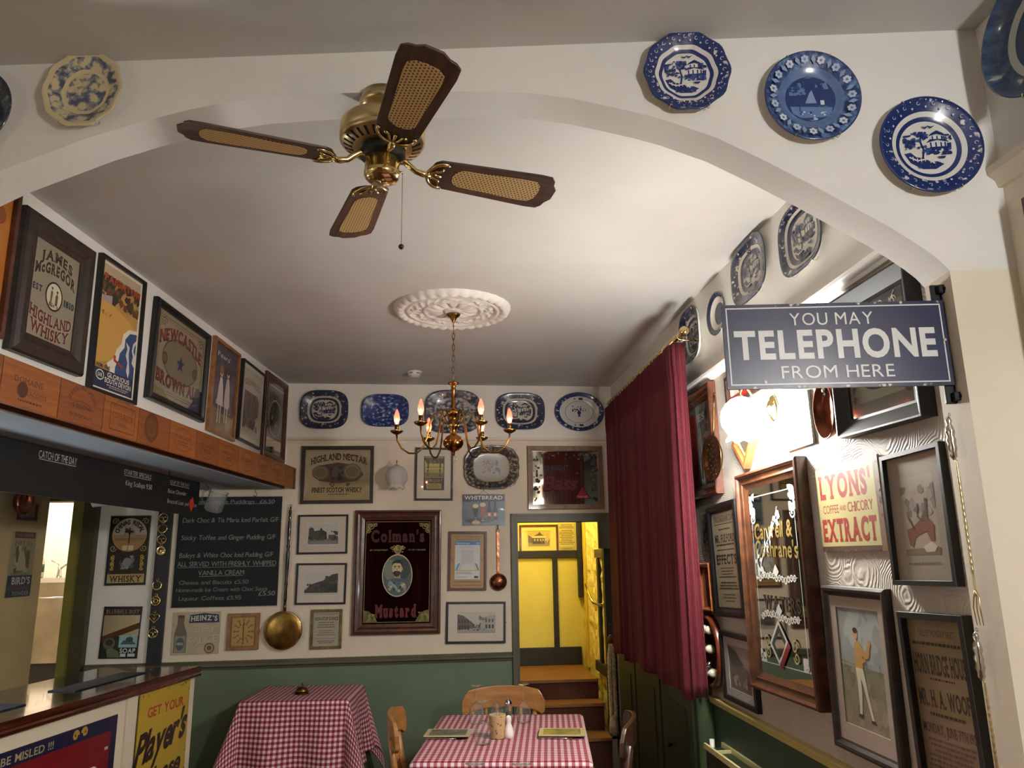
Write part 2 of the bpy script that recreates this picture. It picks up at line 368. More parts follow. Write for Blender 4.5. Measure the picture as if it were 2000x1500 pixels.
class Art:
    """flat print: everything drawn in fractions of the sheet (0..1, y up), one thin layer above the last"""
    def __init__(s, w, h, z=0.0, finish=(.5, 0)):
        s.w, s.h, s.z = w, h, z; s.m = MB(); s.m.flat = True; s.mats = []; s.fin = finish
    def mi(s, c):
        m = C(c, s.fin[0], 0, s.fin[1]) if isinstance(c, str) else c
        if m not in s.mats: s.mats.append(m)
        return s.mats.index(m)
    def put(s, pts, fs, c, dz=.00006):
        s.z += dz
        s.m.add([((x-.5)*s.w, (y-.5)*s.h, s.z) for x, y in pts], fs, s.mi(c)); return s
    def slab(s, c, z0=.001):
        s.m.box((-s.w/2, -s.h/2, z0), (s.w/2, s.h/2, s.z), s.mi(c)); return s
    def P(s, pts, c, dz=.00006): return s.put(pts, [tuple(range(len(pts)))], c, dz)
    def R(s, x0, y0, x1, y1, c, dz=.00006): return s.P([(x0, y0), (x1, y0), (x1, y1), (x0, y1)], c, dz)
    def B(s, x0, y0, x1, y1, t, c):
        k = t*s.w/s.h
        a = [(x0, y0), (x1, y0), (x1, y1), (x0, y1)]; b = [(x0+t, y0+k), (x1-t, y0+k), (x1-t, y1-k), (x0+t, y1-k)]
        return s.put(a+b, [(i, (i+1) % 4, 4+(i+1) % 4, 4+i) for i in range(4)], c)
    def E(s, cx, cy, rx, ry, c, n=28, a0=0, a1=2*PI, dz=.00006):
        return s.P([(cx+rx*cos(a0+(a1-a0)*i/n), cy+ry*sin(a0+(a1-a0)*i/n)) for i in range(n if a1-a0 > 6.28 else n+1)], c, dz)
    def O(s, cx, cy, r, c, n=24): return s.E(cx, cy, r, r*s.w/s.h, c, n)
    def ring(s, cx, cy, rx, ry, t, c, n=32, a0=0, a1=2*PI):
        full = a1-a0 > 6.28; k = n if full else n+1; ty = t*s.w/s.h
        an = [a0+(a1-a0)*i/n for i in range(k)]
        v = [(cx+rx*cos(a), cy+ry*sin(a)) for a in an]+[(cx+(rx-t)*cos(a), cy+(ry-ty)*sin(a)) for a in an]
        return s.put(v, [(i, (i+1) % k, k+(i+1) % k, k+i) for i in range(k if full else k-1)], c)
    def L(s, pts, t, c):
        q = [((x)*s.w, (y)*s.h) for x, y in pts]; hw = t*s.w/2; v = []; f = []
        for i, (x, y) in enumerate(q):
            a = q[max(i-1, 0)]; b = q[min(i+1, len(q)-1)]; dx, dy = b[0]-a[0], b[1]-a[1]; l = math.hypot(dx, dy) or 1
            nx, ny = -dy/l*hw, dx/l*hw
            v += [((x+nx)/s.w, (y+ny)/s.h), ((x-nx)/s.w, (y-ny)/s.h)]
        for i in range(len(q)-1): f.append((2*i, 2*i+1, 2*i+3, 2*i+2))
        return s.put(v, f, c)
    def T(s, text, x, y, w, h, c, bold=.0, serif=0.0, shear=0.0, arch=0.0, rise=0.0, gap=.09, grow=0.0):
        V = []; F = []; px = 0; F2 = []
        for ch in text:
            if ch == ' ': px += .32; continue
            vs, fs, gw, bed = glyph(ch, bold); n = len(V)
            V += [(px+a, b) for a, b in vs]; F += [tuple(i+n for i in f) for f in fs]
            if serif and vs and ch.isalnum():
                y0 = min(v[1] for v in vs); y1 = max(v[1] for v in vs)
                for i, j in bed:
                    a, b = vs[i], vs[j]
                    if abs(a[1]-b[1]) < 1e-4 and .04 < abs(a[0]-b[0]) < .3 and (abs(a[1]-y0) < .01 or abs(a[1]-y1) < .01):
                        lo, hi = min(a[0], b[0])-serif, max(a[0], b[0])+serif; d = .1 if abs(a[1]-y0) < .01 else -.1
                        n = len(V); V += [(px+lo, a[1]), (px+hi, a[1]), (px+hi, a[1]+d), (px+lo, a[1]+d)]; F2.append((n, n+1, n+2, n+3))
            px += gw+gap+serif*1.2
        px -= gap
        if not V: return s
        out = []
        for a, b in V:
            t = a/px; k = 1+grow*(2*t-1)**2 if grow >= 0 else 1-grow*(1-(2*t-1)**2)
            X = x+(t-.5)*w+shear*(b/CAP-.5)*h*s.h/s.w
            Y = y+(b/CAP-.5)*h*k+arch*(1-(2*t-1)**2)+rise*(t-.5)
            out.append((X, Y))
        s.put(out, F, c)
        if F2: s.put(out, F2, c, 1e-5)
        return s
    def TC(s, text, cx, cy, r, h, c, a0, a1, bold=.0, serif=0.0):
        """lettering on a circle, r and h as fractions of the sheet width, angles in degrees"""
        n = len(text); V = []; F = []
        for k, ch in enumerate(text):
            if ch == ' ': continue
            a = math.radians(a0+(a1-a0)*k/max(1, n-1)); vs, fs, gw, bed = glyph(ch, bold); n0 = len(V)
            sg = 1 if a1 < a0 else -1
            for gx, gy in vs:
                X = (gx-gw/2)/CAP*h; Y = (gy/CAP-.5)*h
                rr = r+Y*sg; tt = a-sg*X/r
                V.append((cx+rr*cos(tt), cy+rr*sin(tt)*s.w/s.h))
            F += [tuple(i+n0 for i in f) for f in fs]
        return s.put(V, F, c)
    def dash(s, x0, y0, x1, y1, rows, c, seed=1, fill=.55, centre=True):
        rnd = random.Random(seed); V = []; F = []; dy = (y1-y0)/rows
        for r in range(rows):
            ya = y1-(r+.5+fill/2)*dy; yb = ya+fill*dy; w = (x1-x0)*rnd.uniform(.6, 1)
            x = (x0+x1)/2-w/2 if centre else x0; xe = x+w
            while x < xe:
                l = min(rnd.uniform(.02, .07)*(x1-x0)/.8, xe-x); n = len(V)
                V += [(x, ya), (x+l, ya), (x+l, yb), (x, yb)]; F.append((n, n+1, n+2, n+3)); x += l+.014
        return s.put(V, F, c)
    def blobs(s, x0, y0, x1, y1, n, size, cols, seed=1, asp=1.0):
        rnd = random.Random(seed)
        for i in range(n):
            cx, cy = rnd.uniform(x0, x1), rnd.uniform(y0, y1); r = size*rnd.uniform(.5, 1.2); k = rnd.randint(6, 9)
            s.P([(min(x1, max(x0, cx+r*rnd.uniform(.6, 1.2)*cos(2*PI*j/k))), min(y1, max(y0, cy+r*asp*s.w/s.h*rnd.uniform(.6, 1.2)*sin(2*PI*j/k)))) for j in range(k)], rnd.choice(cols), 2e-5)
        return s
    def scroll(s, cx, cy, r, c, fx=1, fy=1, t=.012):
        pts = []
        for i in range(26):
            a = i/25*2.6*PI; rr = r*(1-.8*i/25); pts.append((cx+fx*rr*cos(a), cy+fy*rr*sin(a)*s.w/s.h))
        return s.L(pts, t, c)
    def spray(s, pts, size, c, t=.01, seed=3):
        rnd = random.Random(seed); s.L(pts, t, c)
        for (x0, y0), (x1, y1) in zip(pts, pts[1:]):
            for k in range(4):
                f = k/4; x, y = x0+(x1-x0)*f, y0+(y1-y0)*f; a = rnd.uniform(0, 2*PI); l = size*rnd.uniform(.6, 1.2)
                dx, dy = l*cos(a), l*sin(a)*s.w/s.h
                s.P([(x, y), (x+dx*.5-dy*.25, y+dy*.5+dx*.25), (x+dx, y+dy), (x+dx*.5+dy*.25, y+dy*.5-dx*.25)], c, 2e-5)
        return s
    def build(s, name, parent, loc=None):
        return s.m.build(name, s.mats, parent, loc)

PROF = {
    'flat': [(0, 0), (0, .92), (.06, 1), (.94, 1), (1, .92), (1, .1), (.9, 0)],
    'round': [(0, 0), (0, .6), (.08, .85), (.3, 1), (.55, .95), (.75, .7), (.8, .62), (1, .5), (1, .1), (.9, 0)],
    'ogee': [(0, 0), (0, .8), (.05, .95), (.18, 1), (.24, .9), (.3, .72), (.5, .62), (.66, .7), (.7, .6), (.85, .5), (1, .42), (1, .1), (.9, 0)],
    'slope': [(0, 0), (0, 1), (.1, 1), (.85, .5), (1, .5), (1, .1), (.9, 0)],
}
def picture(w, u, z, W, H, tilt, name, label, cat, fw, dep, fmat, art, prof='flat', mount=None, paper='#d8cfc0', finish=(.4, .5), group=None, lean=0.0, out=.001, lip=None, nail=False):
    """framed picture: frame, optional mount with a window (left,bottom,right,top fractions), print drawn by art(Art)"""
    root = empty(name, at(w, u, z, out), rot_of(w, tilt, lean), label, cat, group)
    MB().frame(W, H, fw, dep, PROF[prof]).build('frame', fmat, root, bevel=0)
    if lip:
        MB().frame(W-2*fw+.001, H-2*fw+.001, lip[0], dep*.62, PROF['flat']).build('inner_lip', lip[1], root)
    iw, ih = W-2*fw+.002, H-2*fw+.002; pz = dep*.4
    if mount:
        mc, (ml, mb, mr, mt) = mount
        aw, ah = iw*(mr-ml), ih*(mt-mb); ox, oy = iw*((ml+mr)/2-.5), ih*((mb+mt)/2-.5)
        a, b = iw/2, ih/2; vs = []
        for zz in (pz, pz+.003):
            vs += [(-a, -b, zz), (a, -b, zz), (a, b, zz), (-a, b, zz), (ox-aw/2, oy-ah/2, zz), (ox+aw/2, oy-ah/2, zz), (ox+aw/2, oy+ah/2, zz), (ox-aw/2, oy+ah/2, zz)]
        fs = []
        for i in range(4):
            j = (i+1) % 4
            fs += [(i, 4+i, 4+j, j), (8+i, 8+j, 12+j, 12+i), (i, j, 8+j, 8+i), (4+i, 12+i, 12+j, 4+j)]
        MB().add(vs, fs).build('mount', C(mc, .5, 0, .5), root)
        A = Art(aw+.004, ah+.004, pz-.001, finish); loc = (ox, oy, 0)
    else: A = Art(iw, ih, pz, finish); loc = None
    A.slab(paper); art(A); A.build('print', root, loc)
    if nail:
        MB().tube([(W/2+.004, 0, .002), (W/2+.004, 0, dep*.5)], .003, 6).build('nail', iron, root)
    return root
def tin_sign(w, u, z, W, H, tilt, name, label, cat, base, art, finish=(.35, .35), thick=.006, group=None, rim=None, lean=0.0):
    root = empty(name, at(w, u, z, .001), rot_of(w, tilt, lean), label, cat, group)
    A = Art(W, H, thick, finish); A.slab(base); art(A); A.build('sign_face', root)
    if rim: MB().frame(W+.004, H+.004, .006, thick+.004, PROF['flat']).build('rolled_edge', rim, root)
    return root

# ------------------------------------------------------------------ the setting
CEIL = EYE+1.3655
def wall_obj(name, w, parts, mats, thick=.12, kind='structure'):
    """parts: (u0, z0, u1, z1, material index)"""
    b = MB()
    for u0, z0, u1, z1, mi in parts: b.box((u0, 0, z0), (u1, thick, z1), mi)
    o, d, n = frame_of(w)
    ob = b.build(name, mats); ob.matrix_world = Matrix.Translation(o) @ Matrix((d, -n, Vector((0, 0, 1)))).transposed().to_4x4()
    if kind: ob['kind'] = kind
    return ob
def rail(name, w, u0, u1, prof, mat):
    """moulding: prof is a list of (out, z)"""
    o, d, n = frame_of(w); b = MB(); k = len(prof); vs = []
    for u in (u0, u1):
        for q, z in prof: p = o+d*u+n*q; vs.append((p.x, p.y, z))
    b.add(vs, [tuple(range(k-1, -1, -1)), tuple(range(k, 2*k))]+[(i, (i+1) % k, k+(i+1) % k, k+i) for i in range(k)])
    return struct(b.build(name, mat))
struct(MB().box((-4.5, -2.8, -.06), (1.7, 8.3, 0)).build('floor', wood_floor))
struct(MB().box((-2.9, -2.8, CEIL), (1.6, 6.2, CEIL+.06)).build('ceiling', ceiling_paint))
wall_obj('wall_back', 'B', [(-4.4, 2.18, 1.6, CEIL, 0), (-4.4, 0, -3.6, 2.18, 0), (-2.75, .93, -2.1, 2.18, 0), (-2.1, .93, .535, 2.18, 1), (-2.75, 0, .535, .93, 2), (.535, 1.913, 1.3, 2.18, 1), (1.3, 0, 1.6, 2.18, 1)], [back_upper, back_lower, dado_green])  # paler paint left of the post stands in for light from the kitchen
# strip of the darker paint between the picture rail and the top of the door
wall_obj('trim_1', 'B', [(-1.245, 2.18, 1.31, 2.56, 0)], [back_lower], .12).location += frame_of('B')[2]*.0015
wall_obj('wall_right', 'R', [(-6.1, 2.555, -1.8, CEIL, 1), (-6.1, .93, -1.8, 2.555, 0), (-6.1, 0, -1.8, .93, 2)], [right_plaster, plaster_white, dark_green], .2)
wall_obj('wall_left', 'L', [(1.95, 2.19, 5.985, CEIL, 0)], [plaster_white], .12)
struct(MB().hexa([(-4.4, 1.9), (-1.66-.005, 1.9), (-1.267-.005, 5.962), (-4.4, 5.86)], 2.18, 2.24).build('ceiling_bar', soffit_paint))
struct(MB().box((-2.83, 2.1, 0), (-2.73, 5.488, 2.18)).build('wall_partition', beige_wall))
struct(MB().box((-4.5, 1.9, 0), (-4.4, 8.2, 3.0)).build('wall_bar_side', beige_wall))
# arch wall
AP = [(-1.7, 2.2), (-1.66, 2.33), (-1.58, 2.44), (-1.46, 2.55), (-1.34, 2.63), (-1.22, 2.69), (-.986, 2.781), (-.85, 2.822), (-.708, 2.857), (-.62, 2.873), (-.536, 2.883), (-.4, 2.889), (-.28, 2.89), (-.14, 2.889), (0, 2.885), (.11, 2.88), (.222, 2.87), (.335, 2.848), (.443, 2.818), (.51, 2.798), (.577, 2.775), (.708, 2.718), (.829, 2.646), (.933, 2.58), (1.0, 2.535), (1.079, 2.482), (1.13, 2.447), (1.173, 2.413), (1.21, 2.382), (1.236, 2.357), (1.256, 2.33)]
TH = .125
b = MB(); n = len(AP)
b.add([(u, y, z) for y in (0, TH) for u, z in AP]+[(u, y, CEIL) for y in (0, TH) for u, z in AP],
      [(i, i+1, 2*n+i+1, 2*n+i) for i in range(n-1)]+[(n+i+1, n+i, 3*n+i, 3*n+i+1) for i in range(n-1)], 0)
b.add([(u, y, z) for y in (0, TH) for u, z in AP], [(i+1, i, n+i, n+i+1) for i in range(n-1)], 0, True)
b.box((1.256, 0, 2.33), (1.6, TH, CEIL), 0); b.box((1.256, 0, 0), (1.6, TH, 2.33), 1)
b.box((-2.9, 0, 0), (-1.7, TH, CEIL), 0)
o_, d_, n_ = frame_of('A')
b.flat = True
wa = struct(b.build('wall_arch', [plaster_white, plaster_cream])); wa.matrix_world = Matrix.Translation(o_) @ Matrix((d_, -n_, Vector((0, 0, 1)))).transposed().to_4x4()
# front room, on the camera's side of the arch
wall_obj('wall_front_right', 'F', [(-1.68, 2.575, 2.8, CEIL, 0), (-1.68, 0, 2.8, 2.575, 1)], [plaster_white, plaster_cream], .15)
rail('trim_2', 'F', -1.665, 2.7, [(0, 2.55), (.012, 2.55), (.018, 2.57), (.034, 2.585), (.036, 2.605), (0, 2.612)], plaster_cream)
struct(MB().box((-2.95, -2.8, 0), (-2.8, 2.2, CEIL)).build('wall_front_left', plaster_cream))
struct(MB().box((-2.95, -2.8, 0), (1.6, -2.65, CEIL)).build('wall_rear', plaster_cream))
# mouldings
rail('trim_3', 'B', -1.245, 1.31, [(0, 2.537), (.010, 2.537), (.014, 2.555), (.026, 2.566), (.028, 2.58), (0, 2.586)], back_lower)
rail('trim_4', 'R', -6.0, -1.83, [(0, 2.512), (.012, 2.512), (.016, 2.525), (.034, 2.54), (.036, 2.552), (.022, 2.558), (.022, 2.568), (0, 2.572)], plaster_white)
rail('trim_5', 'B', -2.57, .488, [(0, .886), (.012, .886), (.016, .9), (.03, .91), (.03, .926), (.02, .934), (.012, .944), (0, .947)], green_trim)
rail('trim_6', 'R', -4.0, -1.83, [(0, .915), (.016, .915), (.02, .935), (.026, .94), (.026, .948), (0, .95)], C('#bdb06a', .45))
# stair door frame
b = MB()
for u0, z0, u1, z1, q in ((.489, 0, .541, 1.978, .022), (.489, 0, .503, 1.978, .034), (.541, 1.913, 1.3, 1.978, .022), (.489, 1.962, 1.3, 1.978, .034), (.527, 0, .541, 1.926, .028), (.541, 1.913, 1.3, 1.927, .028)):
    b.box((u0, -q, z0), (u1, .12, z1))
o_, d_, n_ = frame_of('B')
BM = Matrix.Translation(o_) @ Matrix((d_, -n_, Vector((0, 0, 1)))).transposed().to_4x4()
df = struct(b.build('door_1', green_trim)); df.matrix_world = BM
b = MB(); b.box((-2.75, -.05, 0), (-2.665, .12, 2.178), 0); b.box((-2.664, -.075, 0), (-2.575, .0, 2.178), 1); b.box((-3.6, -.02, 2.1), (-2.75, .12, 2.178), 0)
df = struct(b.build('door_2', [olive, olive_dark])); df.matrix_world = BM
# kitchen behind the bar
kw = C('#e8e0d2', .7)
b = MB(); b.box((-4.4, 8.0, 0), (-2.3, 8.1, 3)); b.box((-2.4, 6.06, 0), (-2.3, 8.0, 3)); struct(b.build('wall_kitchen', kw))
struct(MB().box((-4.5, 6.03, 2.95), (-2.2, 8.1, 3.0)).build('ceiling_kitchen', kw))
struct(MB().box((-4.4, 6.03, .5), (-2.4, 8.0, .56)).build('floor_kitchen', C('#d8d0c0', .3)))
# hall behind the stair door
wall_obj('wall_hall_back', 'H', [(.3, .5, 1.4, 2.9, 0)], [hall_yellow], .1)
struct(MB().box((.36, 6.14, 0), (.46, 7.1, 2.9)).build('wall_hall_left', hall_yellow))
struct(MB().box((.3, 6.14, 2.75), (1.5, 7.2, 2.85)).build('ceiling_hall', hall_yellow))
b = MB(); rnd = random.Random(5); ny, nz = 30, 50; vs = []
for j in range(nz+1):
    for i in range(ny+1):
        y = 6.13+.97*i/ny; z = .3+2.45*j/nz
        k = .0 if i < ny*.72 else -.03
        vs.append((1.262+k+rnd.uniform(-.012, .012)*(1 if i < ny*.72 else 0), y, z))
b.add(vs, [(j*(ny+1)+i, j*(ny+1)+i+1, (j+1)*(ny+1)+i+1, (j+1)*(ny+1)+i) for j in range(nz) for i in range(ny)])
b.box((1.285, 6.13, .3), (1.4, 7.1, 2.75))
struct(b.build('wall_hall_right', stone_m))
def timber(name, a, c, m=black_timber): return struct(MB().box(a, c).build(name, m, bevel=.004))
timber('trim_7', (.46, 7.075, 1.632), (1.2, 7.1, 1.70)); timber('trim_8', (.955, 7.07, .85), (1.0, 7.1, 1.632))
timber('trim_9', (.46, 7.07, .70), (1.2, 7.1, .852)); timber('trim_10', (1.185, 7.03, 1.28), (1.222, 7.09, 2.7))
timber('trim_11', (1.235, 6.18, 1.63), (1.285, 6.5, 1.70), wood('grey_timber', '#4c4028', '#6a5a38', 'y')); timber('trim_12', (1.236, 6.36, .75), (1.27, 6.43, 1.63))
timber('trim_13', (1.23, 6.16, .72), (1.28, 6.6, .80)); timber('trim_14', (1.225, 6.05, .3), (1.30, 6.13, 1.72))
timber('trim_15', (1.216, 6.86, .7), (1.232, 6.94, 2.7), C('#d8b83a', .6))
struct(MB().box((1.18, 5.995, 1.70), (1.31, 6.03, 1.913)).build('trim_16', green_trim))
# the stairs up
b = MB()
for z0, z1, y0, y1 in ((0, .345, 5.82, 6.3), (.345, .535, 6.07, 6.5), (.535, .68, 6.27, 7.06)):
    b.box((.56, y0, z0), (1.185, y1, z1), 0)
    b.box((.56, y0-.02, z1), (1.185, y1, z1+.022), 1)
st = b.build('staircase', [carpet, tan_wood])
tag(st, 'carpeted stairs with tan wooden treads rising behind the green door frame', 'stairs')
# post with horse brasses
wall_obj('trim_17', 'B', [(-2.152, .3, -2.053, 2.178, 0)], [C('#15151c', .5)], .03).location += frame_of('B')[2]*.03
# cupboard below the curtain
b = MB()
b.box((1.255, 4.0, 0), (XR-.002, 5.78, 1.0), 0)
for k, (y0, y1) in enumerate(((4.05, 4.62), (4.66, 5.23), (5.27, 5.74))):
    b.box((1.243, y0, .06), (1.256, y1, .96), 0); b.box((1.236, y0+.1, .16), (1.244, y1-.1, .86), 1)
b.box((1.235, 4.0, .985), (XR-.002, 5.78, 1.01), 0)
cp = empty('panelled_cupboard', (1.3, 5, 0), None, 'dark green panelled cupboard under the red curtain', 'cupboard')
cb = b.build('cabinet_body', [noisy('cupboard_green', '#33402a', '#3f4d33', 5, .45), noisy('cupboard_panel', '#2b3723', '#354229', 5, .45)]); cb.parent = cp; cb.matrix_parent_inverse = cp.matrix_world.inverted()
k_ = MB().lathe([(.006, 0), (.006, .015), (.014, .02), (.014, .03), (.002, .036)], 12, c=(0, 0, 0), R=Matrix.Rotation(-PI/2, 3, 'Y')).build('knob', iron, cp, (1.243-1.3, 4.42-5, .625))

# ------------------------------------------------------------------ beam clad with stencilled crate ends
o_, d_, n_ = frame_of('L'); LM = Matrix.Translation(o_) @ Matrix((d_, Vector((0, 0, 1)), n_)).transposed().to_4x4()
beam = empty('bar_beam', at('L', 4, 2.262), rot_of('L'), 'long brown beam over the bar, faced with stencilled wooden crate ends', 'beam')
MB().box((-2.05, -.078, -.11), (1.985, .08, .012)).build('beam_core', wood('beam_wood', '#4f2a12', '#70401d', 'x', 4), beam)
us = [2.0, 2.3, 2.62, 2.945, 3.252, 3.546, 3.86, 4.17, 4.477, 4.79, 5.09, 5.4, 5.72, 5.93, 5.99]
cm = [wood('crate_a', '#7f451a', '#9c5a26', 'x', 4, .6, 0), wood('crate_b', '#733c15', '#8e4f20', 'x', 5, .6, 0), wood('crate_c', '#8a5328', '#a56b38', 'x', 6, .6, 0), wood('crate_d', '#4d3020', '#6b4630', 'x', 4, .6, 0)]
ink = '#4a230c'
for i, (a, c) in enumerate(zip(us, us[1:])):
    A = Art(c-a-.004, .158, .016, (.65, 0)); A.slab(cm[3] if i > 12 else cm[2] if i > 8 else cm[i % 2], .001)
    if i == 3:
        A.TC('CHATEAU HAUT LACOSTE', .5, .3, .34, .07, ink, 150, 30); A.T('E DULONG', .5, .46, .4, .1, '#3a1c0a', .02); A.ring(.5, .3, .28, .3, .008, ink, 24, .3, PI-.3); A.T('BORDEAUX', .5, .22, .5, .1, ink)
    elif i == 4:
        A.B(.18, .14, .9, .86, .012, ink); A.T('COTE-ROTIE', .54, .56, .6, .17, ink, .0, .05); A.T('GUIGAL', .54, .34, .25, .1, ink); A.TC('APPELLATION', .54, .3, .38, .05, ink, 135, 45)
    elif i == 2: A.T('DOMAINE', .45, .62, .5, .14, ink, 0, .05); A.E(.35, .4, .09, .18, ink); A.T('LACOSTE', .6, .36, .35, .1, ink); A.dash(.2, .12, .8, .2, 1, ink, 4)
    elif i == 5: A.O(.4, .55, .22, '#5a3014'); A.O(.4, .55, .15, '#6d3c18'); A.T('GRAND', .4, .6, .22, .1, ink); A.T('VIN', .4, .44, .14, .1, ink)
    elif i < 12: A.T(('MARGAUX', 'CRU BOURGEOIS', 'MEDOC')[i % 3], .5, .58, .6, .13, ink, 0, .04); A.ring(.5, .5, .34, .38, .008, ink); A.dash(.3, .3, .7, .44, 2, ink, i)
    p = A.build('crate_panel', beam, ((a+c)/2-4, 0, .08-.001))

# ------------------------------------------------------------------ pictures on the left wall, above the beam
def mirror_bg(a, m): a.R(0, 0, 1, 1, m)
def art_edge(a): a.R(0, 0, 1, 1, '#b5702a'); a.ring(.45, .4, .3, .32, .04, '#7a3d12'); a.E(.5, .8, .3, .07, '#8c4a18')
picture('L', 2.609, 2.70, .175, .56, .4, 'framed_picture', 'orange-brown picture in a dark brown frame, half cut off at the left edge', 'picture', .02, .03, frame_brown, art_edge)
def art_james(a):
    a.R(0, 0, 1, 1, '#8f8873'); W = a.w
    bl, mar, nav = '#3a2a1c', '#5d171b', '#1d2345'
    for dx, c in ((.012, '#b7ae92'), (0, bl)):
        a.T('JAMES', .5+dx, .84, .72, .1, c, .05, .05, arch=.06, gap=.06); a.T('McGREGOR', .5+dx, .695, .9, .11, c, .05, .05, arch=.07, gap=.05)
        a.T('HIGHLAND', .5+dx, .27, .92, .115, c if dx else mar, .03, .05, arch=-.045, gap=.05); a.T('WHISKY', .5+dx, .13, .84, .115, c if dx else mar, .03, .05, arch=-.045, gap=.05)
    a.T('EST', .14, .505, .2, .065, nav, .03, .05); a.T('1810', .85, .475, .24, .07, nav, .03, .04)
    a.E(.5, .485, .19, .155, '#2a1c12'); a.E(.5, .485, .165, .135, '#cfc6a8')
    a.blobs(.4, .37, .6, .42, 10, .03, ['#8a8060', '#6d6448'], 3); a.P([(.45, .4), (.47, .52), (.44, .55), (.42, .52), (.42, .4)], '#6f6650'); a.O(.445, .565, .02, '#5d523c'); a.P([(.53, .4), (.53, .5), (.56, .53), (.585, .5), (.58, .4)], '#5f5540'); a.O(.56, .545, .02, '#4d432f')
picture('L', 2.960, 2.675, .454, .550, .6, 'framed_mirror', 'pub mirror with James lettering and 1810, in a wide black frame', 'mirror', .085, .04, frame_darkwood, art_james, 'round', finish=(.22, .6), nail=True)
def art_paignton(a):
    a.R(.02, .012, .98, .99, '#e2d7c6'); a.R(.05, .02, .95, .975, '#b28a4a')
    a.R(.05, .9, .95, .975, '#b9a78a'); a.blobs(.05, .68, .95, .9, 70, .07, ['#3d3a22', '#56492a', '#6b3d24', '#2f2c1c', '#7a5a34', '#4b2a1c'], 7)
    a.P([(.05, .72), (.3, .75), (.3, .67), (.05, .69)], '#a08f96')
    a.P([(.05, .69), (.35, .68), (.7, .63), (.95, .57), (.95, .5), (.6, .4), (.4, .25), (.05, .2)], '#c79a4c')
    a.blobs(.1, .58, .32, .62, 14, .015, ['#5a3a20', '#a8562e'], 2)
    foam = [(.95, .575), (.75, .56), (.62, .5), (.6, .42), (.5, .36), (.45, .28), (.3, .22), (.4, .15), (.95, .15)]
    a.P(foam, '#ded8cc'); a.P([(.95, .55), (.78, .53), (.68, .47), (.68, .4), (.58, .34), (.56, .28), (.5, .22), (.5, .15), (.95, .15)], '#2a4672')
    a.P([(.95, .5), (.88, .46), (.86, .4), (.9, .36), (.88, .3), (.95, .27)], '#d5d2c8'); a.P([(.95, .47), (.91, .44), (.9, .4), (.95, .37)], '#24406c')
    a.P([(.7, .45), (.75, .4), (.72, .34), (.78, .29), (.76, .22), (.82, .17), (.84, .22), (.81, .3), (.79, .36), (.8, .42)], '#cfccc4')
    a.L([(.45, .27), (.55, .255), (.68, .235)], .035, '#9c3222'); a.O(.47, .29, .03, '#b8543a')
    a.R(.05, .02, .95, .165, '#1e2c44')
    a.T('PAIGNTON', .52, .875, .86, .06, '#a8442a', .04, 0, rise=.0, gap=.07)
    a.T('FOR THE', .24, .187, .3, .028, '#1c2438', .02); a.T('GLORIOUS', .6, .137, .52, .036, '#d9d2c0', .02); a.T('SOUTH DEVON', .6, .093, .62, .04, '#d9d2c0', .02)
    a.ring(.18, .115, .09, .04, .014, '#d9d2c0', 24); a.T('GWR', .18, .115, .1, .03, '#d9d2c0', .02); a.dash(.3, .035, .9, .065, 2, '#c9c2b0', 5, .4)
picture('L', 3.450, 2.675, .392, .609, 1.1, 'framed_poster', 'seaside poster of a yellow beach and blue waves in a thin black frame', 'poster', .016, .025, frame_black, art_paignton, paper='#e2d7c6', finish=(.35, .3), nail=True)
def art_newcastle(a):
    a.R(0, 0, 1, 1, mirror_dim); g = '#8b7d5c'
    a.R(0, 0, 1, 1, '#857a62'); a.B(.04, .05, .96, .95, .006, '#5c5036'); a.B(.06, .08, .94, .92, .004, '#5c5036')
    a.E(.5, .5, .36, .27, '#746a52'); a.ring(.5, .5, .36, .27, .012, '#463a28'); 
    a.T('NEWCASTLE', .5, .68, .86, .15, '#31150f', .04, .05, arch=.13, gap=.03); a.T('NEWCASTLE', .495, .688, .86, .14, '#7a2420', .02, .05, arch=.13, gap=.03)
    a.T('BROWN ALE', .5, .245, .88, .15, '#2d1410', .04, .05, arch=-.04, gap=.03); a.T('BROWN ALE', .495, .253, .88, .14, '#682020', .02, .05, arch=-.04, gap=.03)
    a.P([(.5+.085*(1 if i % 2 == 0 else .42)*sin(i*PI/5), .48+.085*a.w/a.h*(1 if i % 2 == 0 else .42)*cos(i*PI/5)) for i in range(10)], '#20264f')
    for x in (.19, .81): a.E(x, .46, .05, .075, '#4f3a26'); a.E(x, .46, .035, .055, '#665038')
    for x, y, fx, fy in ((.12, .87, 1, 1), (.88, .87, -1, 1)): a.scroll(x, y, .05, '#5c5036', fx, fy, .008)
    a.P([(0, 0), (.34, 0), (.2, .09), (0, .1)], '#6e6440'); a.P([(.72, 0), (1, 0), (1, .3), (.86, .26), (.8, .1)], '#23222a')
picture('L', 4.084, 2.689, .660, .522, -1.0, 'framed_mirror', 'brown ale mirror with a blue star in a black frame', 'mirror', .04, .035, frame_black, art_newcastle, 'round', finish=(.2, .6))
def kid(a, x, y, s, dress, hair):
    a.P([(x-.1*s, y-.16*s), (x-.07*s, y+.02*s), (x-.03*s, y+.1*s), (x+.04*s, y+.1*s), (x+.08*s, y), (x+.11*s, y-.16*s)], dress); a.E(x, y+.15*s, .05*s, .045*s, '#c9a78c'); a.E(x-.005*s, y+.17*s, .058*s, .04*s, hair)
    for q in (-.04, .04): a.L([(x+q*s, y-.15*s), (x+q*s, y-.32*s)], .03*s, '#cbb8a0')
